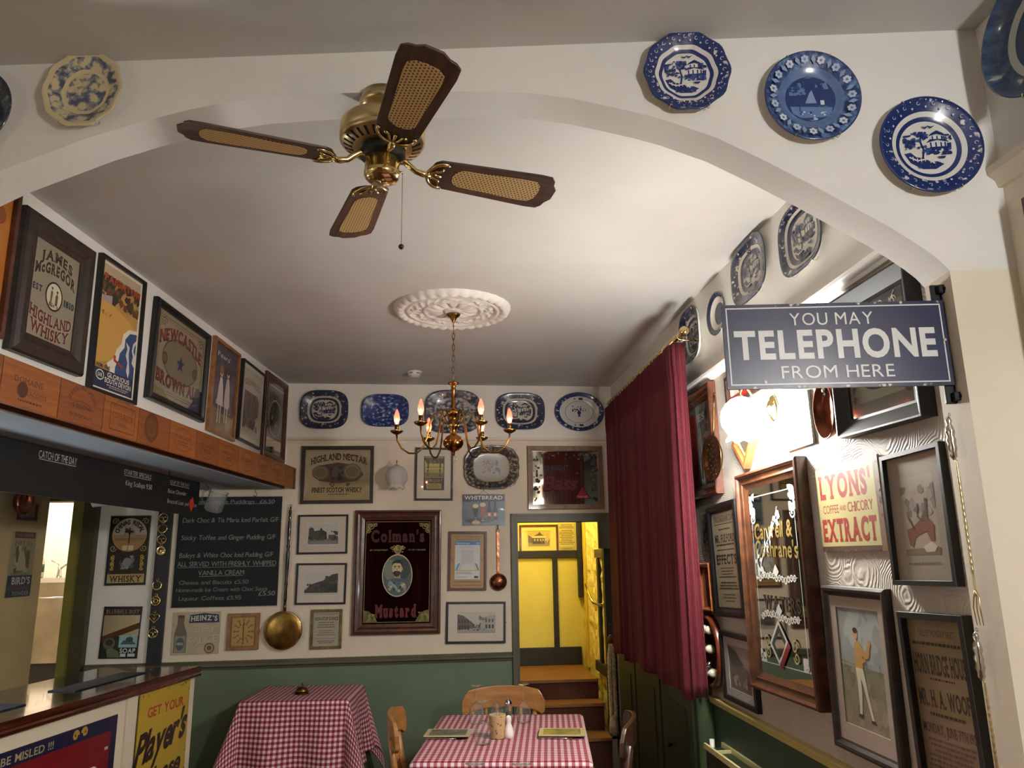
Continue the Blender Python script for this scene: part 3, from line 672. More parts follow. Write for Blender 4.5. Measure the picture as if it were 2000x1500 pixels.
def art_pears(a):
    a.R(0, 0, 1, 1, '#4c4552'); a.blobs(0, .25, 1, .85, 40, .14, ['#453c48', '#5a4d58', '#51464c'], 4); a.R(0, 0, 1, .22, '#8a7458'); a.blobs(0, .02, 1, .26, 30, .08, ['#917b60', '#7c6850', '#a08c70'], 8)
    a.T("Pears'", .42, .88, .55, .06, '#d5ccba', .0); kid(a, .36, .5, 1.25, '#cfc3ba', '#8c6438'); kid(a, .64, .53, 1.25, '#b7a9a2', '#5a3d28'); a.blobs(.2, .3, .8, .36, 12, .05, ['#bfb2a8', '#9c8d84'], 6)
picture('L', 4.696, 2.678, .408, .576, -1.2, 'framed_print', 'print of two small children in pale dresses, narrow brown frame', 'picture', .022, .025, frame_oak, art_pears, finish=(.35, .4))
def art_guinness(a):
    a.R(0, 0, 1, 1, '#b3ac9a'); a.T('GUINNESS', .5, .8, .8, .09, '#8e4a38', .01, .04, arch=.03); a.blobs(.1, .12, .9, .68, 46, .16, ['#4f4540', '#5d5048', '#6e3b30', '#6f6458', '#3d3833'], 12); a.E(.5, .1, .4, .05, '#a89f8c')
picture('L', 5.182, 2.678, .437, .539, -1.7, 'framed_print', 'cream-edged print with a dark brown figure in a thin black frame', 'picture', .014, .025, frame_black, art_guinness, mount=('#c9c3b0', (.08, .06, .92, .94)), finish=(.35, .4))
def art_martini(a):
    mirror_bg(a, mirror_dim); a.R(0, .02, 1, .98, '#3c3a30'); a.R(0, .06, 1, .2, mirror_m); a.R(.06, .92, .94, .94, '#a39a80'); a.T('MARTINI', .5, .81, .84, .09, '#6b2430', .02, .04)
    a.ring(.5, .5, .36, .26, .03, '#8f8a78'); a.E(.5, .5, .3, .2, '#23221d'); a.blobs(.3, .38, .7, .62, 16, .06, ['#5b5748', '#76705c', '#34332a'], 5); a.T('VERMOUTH', .5, .27, .7, .06, '#9a937c', 0, .03)
picture('L', 5.680, 2.677, .480, .617, -.3, 'framed_mirror', 'vermouth mirror in a brown frame, farthest along the left wall', 'mirror', .045, .03, frame_brown, art_martini, 'round', finish=(.2, .5), nail=True)

# ------------------------------------------------------------------ pictures on the end wall
def art_scotch(a):
    mirror_bg(a, mirror_warm); d = '#2c1c14'
    a.P([(.12, .5), (.2, .68), (.5, .74), (.8, .68), (.9, .5), (.8, .38), (.5, .33), (.22, .38)], '#453527'); a.E(.24, .54, .13, .14, '#5f4d3a'); a.E(.72, .56, .14, .16, '#5f4d3a'); a.ring(.72, .56, .11, .12, .008, '#8c7a5e'); a.ring(.24, .54, .1, .11, .008, '#8c7a5e')
    a.blobs(.38, .38, .6, .66, 22, .05, ['#221a1a', '#30261f', '#4d3d30'], 3)
    a.T('HIGHLAND NECTAR', .52, .76, .86, .13, d, .03, .05, arch=.1, gap=.03); a.T('FINEST SCOTCH WHISKY', .5, .205, .76, .095, d, .03, .04, gap=.04)
    a.dash(.3, .86, .84, .9, 1, '#4d3d2a', 3, .5); a.dash(.3, .1, .75, .14, 1, '#4d3d2a', 4, .5); a.scroll(.66, .3, .03, d); a.scroll(.42, .3, .04, d, -1)
picture('B', -.857, 2.291, .548, .445, .2, 'framed_mirror', 'wide scotch whisky mirror in a black frame, below the platters at the left', 'mirror', .026, .03, frame_darkwood, art_scotch, finish=(.25, .4), nail=True)
def art_torquay(a):
    a.R(0, 0, 1, 1, '#15130f'); a.R(.05, .36, .95, .93, '#a39545'); a.R(.05, .36, .95, .52, '#6c6a3a'); a.R(.05, .7, .95, .93, '#b9a95a'); a.blobs(.05, .78, .95, .93, 22, .13, ['#4a431f', '#5d5526', '#38331a'], 4)
    for x in (.2, .78): a.L([(x, .4), (x+.02, .9)], .06, '#3a321a')
    a.L([(.1, .62), (.9, .64)], .03, '#d0c48a'); a.L([(.1, .52), (.9, .5)], .03, '#8c8248'); a.R(.06, .94, .94, .98, '#8f8564'); a.T('TORQUAY', .5, .29, .84, .085, '#b99a5c', .0, .04); a.R(.14, .05, .86, .21, '#9c8a3c'); a.dash(.18, .07, .82, .2, 4, '#5b4d22', 3, .45)
picture('B', -.113, 2.294, .297, .415, -.5, 'framed_poster', 'small olive landscape poster with a wide white mount and black frame', 'poster', .016, .022, frame_black, art_torquay, mount=('#c9c1b0', (.2, .17, .8, .86)), paper='#15130f')
def art_bass(a):
    mirror_bg(a, mirror_m)
    rnd = random.Random(4)
    for i in range(90):
        t = rnd.random(); side = rnd.choice('tlrlr')
        x, y = (rnd.uniform(.04, .96), rnd.uniform(.86, .96)) if side == 't' else ((rnd.uniform(.03, .1) if side == 'l' else rnd.uniform(.9, .97)), rnd.uniform(.05, .95))
        a.blobs(x-.03, y-.03, x+.03, y+.03, 1, .028, ['#2c2b22', '#4a4838', '#6a6752', '#37352a'], i)
    a.T('DRAUGHT', .36, .68, .38, .1, '#2b2f3c', .02, .05); a.T('Bass', .44, .4, .5, .27, '#200c10', .07, 0, .28, gap=.0); a.T('Bass', .435, .405, .5, .26, '#5d1a22', .03, 0, .28, gap=.0)
    a.L([(.16, .3), (.4, .32), (.55, .29)], .02, '#5d1a22'); a.T('"', .13, .52, .04, .07, '#5d1a22', .03); a.T('"', .68, .56, .04, .07, '#5d1a22', .03)
    a.P([(.62, .1), (.88, .1), (.75, .34)], '#2b0d10'); a.P([(.64, .11), (.86, .11), (.75, .32)], '#8a1d22'); a.T('TRADE MARK', .75, .14, .16, .035, '#d0a39a', .0)
picture('B', .936, 2.262, .614, .505, -.1, 'framed_mirror', 'draught beer mirror with a red triangle in a pale brown frame above the doorway', 'mirror', .04, .03, frame_pine, art_bass, 'flat', finish=(.8, 0), nail=True)
def art_whit(a):
    a.R(0, 0, 1, .78, '#5d6f7c'); a.R(0, .18, 1, .5, '#53646f'); a.R(0, .8, 1, 1, '#182446')
    for i in range(14): a.O((i+.5)/14, .8, .036, '#182446', 12)
    a.T('WHITBREAD', .5, .895, .9, .12, '#dcd8cc', .02, .05, gap=.05)
    a.E(.4, .16, .34, .08, '#23262b'); a.E(.32, .1, .1, .06, '#c2b27a')
    for x, top, c1 in ((.31, .62, '#16110f'), (.48, .66, '#9a4a30')):
        a.P([(x-.065, top), (x+.065, top), (x+.05, .36), (x+.02, .26), (x-.02, .26), (x-.05, .36)], c1); a.E(x, top, .068, .07, '#d8cdb0'); a.R(x-.01, .16, x+.01, .27, '#8d959a'); a.E(x, .16, .05, .02, '#8d959a')
    for x in (.63, .77):
        a.P([(x-.055, .18), (x+.055, .18), (x+.055, .5), (x+.022, .62), (x+.02, .78), (x-.02, .78), (x-.022, .62), (x-.055, .5)], '#1b1212'); a.R(x-.05, .28, x+.05, .42, '#b34a34'); a.E(x, .35, .03, .05, '#d9d2c0')
ws = tin_sign('B', .277, 2.012, .335, .243, -.1, 'tin_sign', 'blue tin beer sign with bottles and glasses under the floral platter', 'sign', '#5d6f7c', art_whit)
b = MB(); b.tube([(-.04, .12, .004), (0, .152, .003), (.04, .12, .004)], .0012, 5); b.lathe([(.004, 0), (.004, .008), (0, .009)], 8, c=(0, .152, 0)); b.build('hanging_wire', brass_old, ws)
def photo_base(a, sky='#bdb8ae', ground='#77716a'): a.R(0, 0, 1, 1, '#cfc9bd'); a.R(.03, .06, .97, .96, sky); a.R(.03, .06, .97, .3, ground)
def art_castle(a):
    photo_base(a); k = ['#38342f', '#4a453e', '#2c2925', '#575148']
    a.P([(.05, .28), (.05, .72), (.12, .8), (.2, .74), (.22, .62), (.36, .66), (.4, .58), (.4, .28)], k[1]); a.P([(.38, .28), (.38, .66), (.43, .78), (.48, .66), (.6, .58), (.62, .28)], k[0]); a.R(.66, .28, .9, .46, k[3]); a.blobs(.04, .22, .96, .4, 24, .06, k, 2); a.blobs(.72, .42, .95, .62, 8, .05, k, 5); a.E(.5, .13, .44, .06, '#857f76')
picture('B', -.952, 1.839, .374, .293, .1, 'framed_photograph', 'black and white photograph of a turreted mansion, black frame', 'picture', .014, .02, frame_black, art_castle, mount=('#c6bbaa', (.17, .19, .85, .83)), paper='#cfc9bd', group=None)
def art_cliff(a):
    photo_base(a, '#c2beb5', '#948f86'); a.P([(.03, .2), (.12, .36), (.3, .52), (.55, .62), (.8, .86), (.97, .9), (.97, .14), (.03, .1)], '#45413b'); a.blobs(.1, .14, .95, .5, 30, .07, ['#37332e', '#504b44', '#2e2b27'], 4); a.blobs(.6, .5, .95, .8, 14, .05, ['#5a544b', '#3c3833'], 9); a.R(.03, .06, .97, .14, '#b9b3a8')
picture('B', -.950, 1.475, .371, .300, -.5, 'framed_photograph', 'black and white photograph of a rocky sea cliff, black frame', 'picture', .014, .02, frame_black, art_cliff, mount=('#ccc2b2', (.13, .17, .87, .83)), paper='#cfc9bd')
def man(a, cx, cy, rx, ry):
    a.E(cx, cy, rx, ry, '#c3b68c', 40); a.E(cx, cy, rx*.94, ry*.95, '#56615a', 40); a.E(cx+rx*.35, cy+ry*.3, rx*.5, ry*.5, '#3f4a46'); a.E(cx-rx*.45, cy+.05, rx*.42, ry*.5, '#76806f')
    sh = [(cx-rx*.86, cy-ry*.42), (cx-rx*.6, cy-ry*.2), (cx-.1*rx, cy-ry*.12), (cx+.2*rx, cy-ry*.12), (cx+rx*.65, cy-ry*.22), (cx+rx*.9, cy-ry*.4), (cx+rx*.62, cy-ry*.75), (cx, cy-ry*.94), (cx-rx*.6, cy-ry*.75)]
    a.P(sh, '#4d5d66'); a.P([(cx-rx*.2, cy-ry*.14), (cx+rx*.22, cy-ry*.14), (cx+.2*rx, cy+ry*.1), (cx-rx*.18, cy+ry*.1)], '#9c9274')
    a.blobs(cx-rx*.6, cy-ry*.8, cx+rx*.6, cy-ry*.3, 26, .035, ['#7a8a8c', '#2c3436', '#a79c74', '#5b6d78', '#bfb48c'], 3); a.L([(cx-rx*.5, cy-ry*.25), (cx+rx*.1, cy-ry*.75)], .03, '#8a9a9c')
    a.E(cx-.03*rx, cy+ry*.32, rx*.33, ry*.3, '#c9bb90', 32); a.E(cx-.32*rx, cy+ry*.3, rx*.06, ry*.07, '#b5a67c'); a.E(cx+.3*rx, cy+ry*.3, rx*.06, ry*.07, '#b5a67c')
    a.P([(cx-.36*rx, cy+ry*.42), (cx-.34*rx, cy+ry*.62), (cx-.1*rx, cy+ry*.74), (cx+.2*rx, cy+ry*.72), (cx+.32*rx, cy+ry*.56), (cx+.3*rx, cy+ry*.42), (cx+.24*rx, cy+ry*.56), (cx-.1*rx, cy+ry*.58), (cx-.28*rx, cy+ry*.55)], '#2e2a20')
    for q in (-.16, .1):
        a.E(cx+q*rx, cy+ry*.36, rx*.06, ry*.018, '#2b2a22'); a.L([(cx+(q-.09)*rx, cy+ry*.42), (cx+(q+.09)*rx, cy+ry*.425)], .012, '#3a3426')
    a.P([(cx-.05*rx, cy+ry*.36), (cx+.02*rx, cy+ry*.21), (cx-.08*rx, cy+ry*.21)], '#a8986c'); a.P([(cx-.3*rx, cy+ry*.12), (cx-.2*rx, cy+ry*.2), (cx+.12*rx, cy+ry*.2), (cx+.24*rx, cy+ry*.12), (cx+.12*rx, cy-ry*.02), (cx-.03*rx, cy-ry*.07), (cx-.18*rx, cy-ry*.02)], '#3a3021'); a.P([(cx-.38*rx, cy+ry*.13), (cx-.04*rx, cy+ry*.19), (cx+.3*rx, cy+ry*.13), (cx-.04*rx, cy+ry*.14)], '#2a2318'); a.E(cx-.03*rx, cy+ry*.115, rx*.07, ry*.012, '#8a5f4c')
def art_mustard(a):
    mirror_bg(a, mirror_m); a.R(0, 0, 1, 1, C('#1c0606', .06, .55, .6)); g = '#a2925a'  # dark red sheet over the mirror paints in the curtains' reflection
    a.B(.02, .015, .98, .985, .006, g); red = '#5f1014'
    for fx, x in ((1, .03), (-1, .97)):
        for fy, y in ((-1, .985), ):
            a.P([(x, y-.015), (x+fx*.17, y-.015), (x+fx*.06, y-.06), (x, y-.13)], '#5d532f'); a.scroll(x+fx*.06, y-.045, .05, g, fx, fy, .01); a.scroll(x+fx*.13, y-.03, .03, g, -fx, fy, .009); a.scroll(x+fx*.035, y-.1, .03, g, fx, -fy, .009)
        a.P([(x, .015), (x+fx*.2, .015), (x+fx*.15, .07), (x+fx*.07, .12), (x, .13)], '#6a6430'); a.blobs(min(x, x+fx*.17), .02, max(x, x+fx*.17), .11, 20, .03, ['#7f7840', '#5b5628', '#8f8850', '#464322'], 5)
    a.T("Colman's", .5, .845, .8, .115, '#3d0a0d', .05, .04); a.T('Mustard', .49, .125, .6, .115, '#2d0808', .07, .05); a.T('Mustard', .49, .128, .6, .11, '#5f1214', .05, .05)
    a.T('BY APPOINTMENT', .22, .706, .26, .016, g, 0); a.T('TO HM THE KING', .78, .706, .26, .016, g, 0)
    a.E(.5, .71, .055, .045, '#6d6440'); a.ring(.5, .71, .055, .045, .01, g); a.blobs(.42, .68, .58, .75, 16, .02, ['#5b5438', '#8a8058', '#a2925a'], 2); a.scroll(.42, .72, .03, g, -1, 1, .008); a.scroll(.58, .72, .03, g, 1, 1, .008)
    man(a, .5, .46, .225, .205)
picture('B', -.385, 1.556, .658, .915, -.3, 'framed_mirror', 'tall mustard mirror with an oval portrait of a bearded man, wide mahogany frame', 'mirror', .075, .04, frame_brown, art_mustard, 'ogee', finish=(.7, 0))
def art_checkin(a):
    a.R(0, 0, 1, 1, '#a8824f'); bl = '#3d2412'; a.T('TORBAY COTTAGERS UNITED', .5, .945, .84, .035, bl, .0, .02); a.T('Mountains & Sports Club', .5, .9, .7, .035, bl, .0)
    a.T('N', .06, .53, .04, .05, bl, .02); a.T('L', .94, .53, .04, .05, bl, .02); a.dash(.1, .1, .9, .13, 1, bl, 2, .5); a.T('Come Along and Have Some Good Evening!', .5, .055, .84, .032, bl, .01)
    a.R(.13, .16, .87, .86, '#d2d3d3', 2e-4); a.R(.13, .79, .87, .86, '#2f79b5'); a.T('Check in now', .36, .825, .4, .034, '#dfe8ee', .01); a.T('NHS', .8, .825, .08, .022, '#dfe8ee', .02); a.dash(.2, .73, .8, .77, 2, '#8a9096', 4, .35); a.R(.32, .44, .68, .70, '#c3c5c5')
    for x0, q in ((.15, 1), (.85, -1)): a.P([(x0, .33), (x0+q*.05, .33), (x0+q*.13, .45), (x0+q*.08, .45)], '#3a86bd'); a.P([(x0+q*.09, .33), (x0+q*.11, .33), (x0+q*.16, .41), (x0+q*.16, .45)], '#d8b843')
    a.R(.13, .315, .87, .33, '#c9b35a'); a.dash(.18, .25, .82, .3, 2, '#55606a', 8, .4, False); a.dash(.18, .19, .66, .21, 1, '#3a424a', 8, .5, False); a.R(.7, .18, .82, .22, '#2a2a2a')
picture('B', .148, 1.625, .295, .443, -.9, 'framed_poster', 'brown framed bill with a blue and white check-in notice stuck over it', 'poster', .018, .025, frame_brown, art_checkin, paper='#a8824f')
def art_street(a):
    photo_base(a, '#bdb8ae', '#9d978d'); a.P([(.03, .2), (.03, .86), (.18, .8), (.32, .62), (.42, .48), (.42, .26)], '#5d574f'); a.P([(.97, .14), (.97, .84), (.78, .78), (.62, .56), (.56, .44), (.56, .28)], '#a8a297'); a.P([(.42, .26), (.56, .26), (.8, .06), (.25, .06)], '#9a948a')
    for x in (.06, .13, .2, .27): a.R(x, .5, x+.035, .64, '#2f2b27'); a.R(x, .22, x+.05, .4, '#37322d')
    for x in (.72, .8, .88): a.R(x, .52, x+.04, .66, '#4d4840'); a.R(x, .26, x+.05, .42, '#3d3832')
    a.blobs(.4, .28, .6, .5, 14, .04, ['#4a453e', '#5f5950'], 2); a.blobs(.56, .6, .75, .8, 8, .05, ['#6a645a', '#7b756a'], 3); a.blobs(.3, .16, .7, .26, 10, .02, ['#2c2925'], 7)
picture('B', .211, 1.168, .452, .302, -.9, 'framed_photograph', 'black and white photograph of an old shopping street beside the green doorway', 'picture', .016, .022, frame_black, art_street, mount=('#cfc5b6', (.15, .18, .87, .8)), paper='#cfc9bd', nail=True)
def art_dance(a):
    a.R(0, 0, 1, 1, '#a9a08c'); k = '#3d352c'; a.T('THE CLOSED DANCE FLOOR', .5, .93, .86, .04, k); a.T('NON-STOP DANCE', .5, .8, .88, .1, k, .03, .03, gap=.05); a.dash(.1, .52, .9, .72, 3, k, 3, .35); a.dash(.1, .3, .9, .48, 3, '#5b5144', 4, .35); a.R(.1, .22, .9, .228, k); a.dash(.15, .08, .85, .18, 2, k, 6, .4)
picture('B', -.900, 1.149, .227, .280, .1, 'framed_handbill', 'old dance handbill in a narrow gilt frame beside the brass warming pan', 'handbill', .018, .02, frame_gold, art_dance, paper='#a9a08c')
def art_menu(a):
    ch = '#848b86'; a.R(0, 0, 1, 1, '#0f1316')
    R_ = [('Home-made Puddings  £6.50', .53, .955, .8, .035), ('Dark Choc & Tia Maria Iced Parfait G/F', .51, .785, .93, .045), ('Sticky Toffee and Ginger Pudding G/F', .5, .625, .91, .045), ('Baileys & White Choc Iced Pudding G/F', .49, .465, .9, .045), ('ALL SERVED WITH FRESHLY WHIPPED', .5, .385, .95, .045), ('VANILLA CREAM', .45, .305, .44, .045), ('Cheese and Biscuits £5.50', .385, .22, .66, .038), ('Home-made Ice Cream with Choc Sauce', .47, .155, .87, .038), ('£5.50', .9, .112, .16, .042), ('Liqueur Coffees £5.95', .36, .08, .59, .038)]
    for i, (t, x, y, w, h) in enumerate(R_): a.T(t, x, y, w, h, ch if i not in (6, 7, 9) else '#747c76', .0, 0, .1 if i not in (4, 5) else 0, gap=.05)
    for x0, x1, y in ((.1, .92, .93), (.03, .97, .352), (.24, .66, .272)): a.L([(x0, y), (x1, y+.003)], .004, ch)
root = empty('chalkboard', at('B', -1.639, 1.726, .001), rot_of('B', 0), 'black chalkboard of puddings and prices on the end wall', 'chalkboard')
A = Art(.747, .801, .018, (.75, 0)); A.slab('#0f1316'); art_menu(A); A.build('board', root)
def art_heinz(a):
    a.R(0, 0, 1, 1, '#b3a68a'); a.blobs(0, 0, 1, 1, 14, .12, ['#b9ad92', '#aca083', '#b0a387'], 2)
    a.P([(.05, .05), (.05, .5), (.1, .72), (.1, .9), (.24, .9), (.24, .72), (.31, .5), (.31, .05)], '#6b5a48'); a.P([(.07, .06), (.07, .44), (.29, .44), (.29, .06)], '#8b8672'); a.R(.1, .86, .24, .93, '#5a2a20'); a.E(.18, .25, .09, .15, '#4c5a5c'); a.T('HEINZ', .18, .26, .14, .06, '#c9bfa4', .02)
    a.P([(.34, .74), (.98, .74), (.96, .93), (.66, .97), (.36, .93)], '#20284a'); a.T('HEINZ\'S', .66, .84, .56, .12, '#c9c2ae', .03, .03, arch=.02); a.T('CELERY', .64, .58, .52, .16, '#8c7460', .01, .04, arch=.02); a.T('CELERY', .635, .585, .52, .16, '#cdbfa4', -.01, .03, arch=.02)
    a.T('SAUCE', .66, .34, .6, .19, '#8c7460', .01, .04, rise=.06); a.T('SAUCE', .655, .345, .6, .19, '#cdbfa4', -.01, .03, rise=.06); a.O(.8, .14, .11, '#6d4a40'); a.O(.8, .14, .085, '#a8917c'); a.O(.8, .14, .05, '#6d4a40')
tin_sign('B', -1.829, 1.144, .333, .296, .2, 'tin_sign', 'cream tin celery sauce sign with a bottle, under the chalkboard', 'sign', '#b3a68a', art_heinz, (.5, .1))
def art_keys(a):
    a.R(0, 0, 1, 1, '#a3813c'); a.R(.04, .04, .96, .96, '#ad8c45'); k = '#2b1d10'
    def key(x, y, ang, l=.2):
        c, s = cos(ang), sin(ang); q = a.w/a.h; a.L([(x, y), (x+c*l, y+s*l*q)], .022, k); a.ring(x-c*.035, y-s*.035*q, .04, .04*q, .016, k, 14); a.L([(x+c*l*.9, y+s*l*.9*q), (x+c*l*.9-s*.05, y+(s*l*.9+c*.05)*q)], .025, k)
    for i in range(12):
        an = PI/2-i*PI/6; x = .5+.36*cos(an)*(1 if i % 3 else .95); y = .5+.38*sin(an); key(x, y, an+PI if i % 6 not in (1, 5) else an+PI*.95, .15)
    a.L([(.5, .28), (.5, .74)], .03, k); a.ring(.5, .25, .045, .04, .016, k, 14); a.P([(.46, .7), (.54, .7), (.5, .78)], k); a.L([(.43, .62), (.57, .62)], .012, k)
picture('B', -1.494, 1.147, .225, .256, .1, 'key_clock', 'square wooden clock face ringed with small keys', 'clock', .026, .025, frame_oak, art_keys, paper='#a3813c', finish=(.5, .2), nail=True)
def art_chivas(a):
    a.R(0, 0, 1, 1, '#17140f'); g = '#a8905a'
    for x, y, fx, fy in ((.1, .93, 1, 1), (.9, .93, -1, 1), (.1, .53, 1, -1), (.9, .53, -1, -1)): a.scroll(x, y, .09, g, fx, fy, .02)
    a.O(.5, .73, .48, '#1a130c', 40); a.O(.5, .73, .455, '#9c7a52', 40); a.P([(.5+.45*cos(t*PI/14), .73+.45*a.w/a.h*sin(t*PI/14)) for t in range(15)], '#a39a90')
    a.TC('CHIVAS REGAL', .5, .73, .345, .12, '#17110c', 162, 18, .03, .03); a.O(.5, .755, .15, '#8f7f6c'); a.blobs(.38, .76, .62, .83, 10, .05, ['#2a1c14', '#3f2a1c'], 4); a.L([(.5, .6), (.5, .84)], .03, '#1a120c'); a.O(.5, .755, .035, '#1a120c')
    a.T('BLENDED SCOTCH', .5, .665, .74, .035, '#5b4630', .0, .02); a.R(.34, .5, .47, .57, '#c9b888'); a.R(.5, .5, .63, .57, '#cfbf90')
    a.blobs(.3, .22, .7, .42, 26, .06, ['#6d7276', '#43484c', '#8a8f92', '#2b2e30'], 6); a.E(.5, .32, .11, .07, '#7f8487')
    for q in (1, -1):
        for k in range(5): a.scroll(.5+q*.38, .23+k*.045, .05, '#c2a548', q, 1 if k % 2 else -1, .02)
    a.R(.02, .02, .98, .15, '#a8935e'); a.T('WHISKY', .5, .082, .82, .09, '#3a1f10', .03, .05)
picture('B', -2.353, 1.741, .283, .500, .1, 'pub_mirror', 'tall whisky mirror with a round peach dial, on the wall left of the brasses', 'mirror', .008, .014, frame_black, art_chivas, paper='#17140f', finish=(.2, .5))
def art_blue(a):
    mirror_bg(a, mirror_m); a.R(0, .84, 1, 1, '#1a0f14'); a.T('BLUEBELL BOY', .5, .915, .9, .08, '#8f6a74', .01, .03)
    a.R(.0, .0, 1, .42, '#10181a'); a.P([(0, .42), (1, .7), (1, .58), (0, .3)], '#4a2216'); a.E(.22, .28, .16, .12, '#4c5548'); a.E(.22, .3, .1, .06, '#1b201c'); a.P([(.2, .0), (.16, .16), (.3, .2), (.5, .12), (.55, 0)], '#5d664c')
    a.R(.48, .2, .98, .44, '#8fb6bc'); a.P([(.52, .26), (.95, .26), (.84, .34), (.6, .34)], '#3d5558'); a.E(.76, .36, .1, .05, '#2d4042'); a.T('SOAP', .74, .14, .42, .09, '#c9d6d6', .02); a.R(.55, .02, .7, .08, '#b5cfd3'); a.R(.75, .02, .95, .08, '#b5cfd3')
picture('B', -2.351, 1.163, .262, .358, -1.1, 'pub_mirror', 'small dark mirror with a pale blue label, under the tall whisky mirror', 'mirror', .006, .012, frame_black, art_blue, paper='#10181a', finish=(.15, .6))

# ------------------------------------------------------------------ plates and platters
def glaze(name, blue, white, stops, scale=9.0, soft=.05, mid=None, seed=0.0):
    """stops: (radius 0..1, blue amount 0..1, pattern strength 0..1)"""
    m, nt, b = base_mat('glaze_' + name)
    uv = node(nt, 'ShaderNodeUVMap'); ln = node(nt, 'ShaderNodeVectorMath', operation='LENGTH'); link(nt, uv.outputs[0], ln.inputs[0])
    r = ramp(nt, [(p, (f, a, 0)) for p, f, a in stops], 'CONSTANT'); link(nt, ln.outputs['Value'], r.inputs[0])
    sp = node(nt, 'ShaderNodeSeparateColor'); link(nt, r.outputs[0], sp.inputs[0])
    mp = node(nt, 'ShaderNodeMapping'); mp.inputs['Location'].default_value = (seed, seed*.7, seed*.3); link(nt, uv.outputs[0], mp.inputs[0])
    n1 = node(nt, 'ShaderNodeTexNoise', Scale=scale, Detail=5.0, Roughness=.62); link(nt, mp.outputs[0], n1.inputs['Vector'])
    v1 = node(nt, 'ShaderNodeTexVoronoi', Scale=scale*.8); link(nt, mp.outputs[0], v1.inputs['Vector'])
    ad = node(nt, 'ShaderNodeMath', operation='MULTIPLY_ADD'); link(nt, v1.outputs['Distance'], ad.inputs[0]); ad.inputs[1].default_value = .45; link(nt, n1.outputs['Fac'], ad.inputs[2])
    sb = node(nt, 'ShaderNodeMath', operation='SUBTRACT'); sb.inputs[1].default_value = .7; link(nt, ad.outputs[0], sb.inputs[0])
    k = node(nt, 'ShaderNodeMath', operation='MULTIPLY'); link(nt, sb.outputs[0], k.inputs[0]); link(nt, sp.outputs[1], k.inputs[1])
    k5 = node(nt, 'ShaderNodeMath', operation='MULTIPLY'); k5.inputs[1].default_value = 5; link(nt, k.outputs[0], k5.inputs[0])
    sm = node(nt, 'ShaderNodeMath', operation='ADD'); link(nt, k5.outputs[0], sm.inputs[0]); link(nt, sp.outputs[0], sm.inputs[1])
    cr = ramp(nt, [(.5-soft*4, lin(white)), (.5, lin(mid or blue)), (.5+soft*6, lin(blue))]); link(nt, sm.outputs[0], cr.inputs[0])
    link(nt, cr.outputs[0], b.inputs['Base Color']); b.inputs['Roughness'].default_value = .22; b.inputs['Coat Weight'].default_value = .6; b.inputs['Coat Roughness'].default_value = .04
    return m
BL, WH = '#1b2c62', '#d5d2cb'
willow = glaze('willow', BL, WH, [(0, .1, .0), (.55, .9, .08), (.63, .1, 0), (.72, .72, .4), (.95, .85, .2)], 8, .05)
willow_grey = glaze('willow_grey', '#222a44', '#bfb8a8', [(0, .12, .0), (.52, .95, .06), (.62, .1, 0), (.7, .66, .5), (.95, .9, .1)], 8, .05, seed=3)
scenic = glaze('scenic', '#1c3366', '#c6ccd6', [(0, .5, .55), (.5, .62, .05), (.68, .78, .3), (.97, .9, 0)], 7, .07, '#5f7ba6', 5)
italian = glaze('italian', '#172c63', '#a9b4cc', [(0, .6, .6), (.62, .75, .2), (.68, .64, .55), (.96, .9, 0)], 7, .07, '#37528c', 8)
floral_grey = glaze('floral_grey', '#2b3143', '#b3aca0', [(0, .38, .7), (.58, .3, .1), (.66, .6, .7), (.94, .75, .3)], 8, .08, '#666a74', 11)
white_blue = glaze('white_blue', '#20305e', '#d3d0c8', [(0, .05, 0), (.55, .9, 0), (.565, .05, 0), (.8, .68, .4), (.97, .9, 0)], 8, .05, seed=14)
imari = glaze('imari', '#2a2624', '#8f8370', [(0, .05, 0), (.655, .9, 0), (.67, .56, .7), (.95, .75, .3)], 11, .09, '#5a4f46', 17)
faded = glaze('faded', '#4d5468', '#cdbf98', [(0, .34, .6), (.5, .1, 0), (.6, .36, .7), (.86, .1, 0)], 6, .07, '#8c8c90', 20)
dark_plate = glaze('dark_plate', '#131f30', '#8a9089', [(0, .45, .6), (.4, .9, .2), (.55, .72, .35)], 7, .07, '#3a4a58', 23)
white_back = C('#d8d4c8', .3)
def plate_shape(kind, a):
    c, s = cos(a), sin(a)
    if kind == 'round': return 1
    if kind == 'scallop': return 1+.022*cos(10*a)
    if kind == 'oval': p = 2.0
    elif kind == 'tray': p = 3.2
    elif kind == 'oct':
        k = PI/4; b = (a+k/2) % k-k/2; p = 3.4
    elif kind == 'lobed': return (abs(c)**3+abs(s)**3)**(-1/3)*(1+.014*cos(16*a))
    return (abs(c)**p+abs(s)**p)**(-1/p)
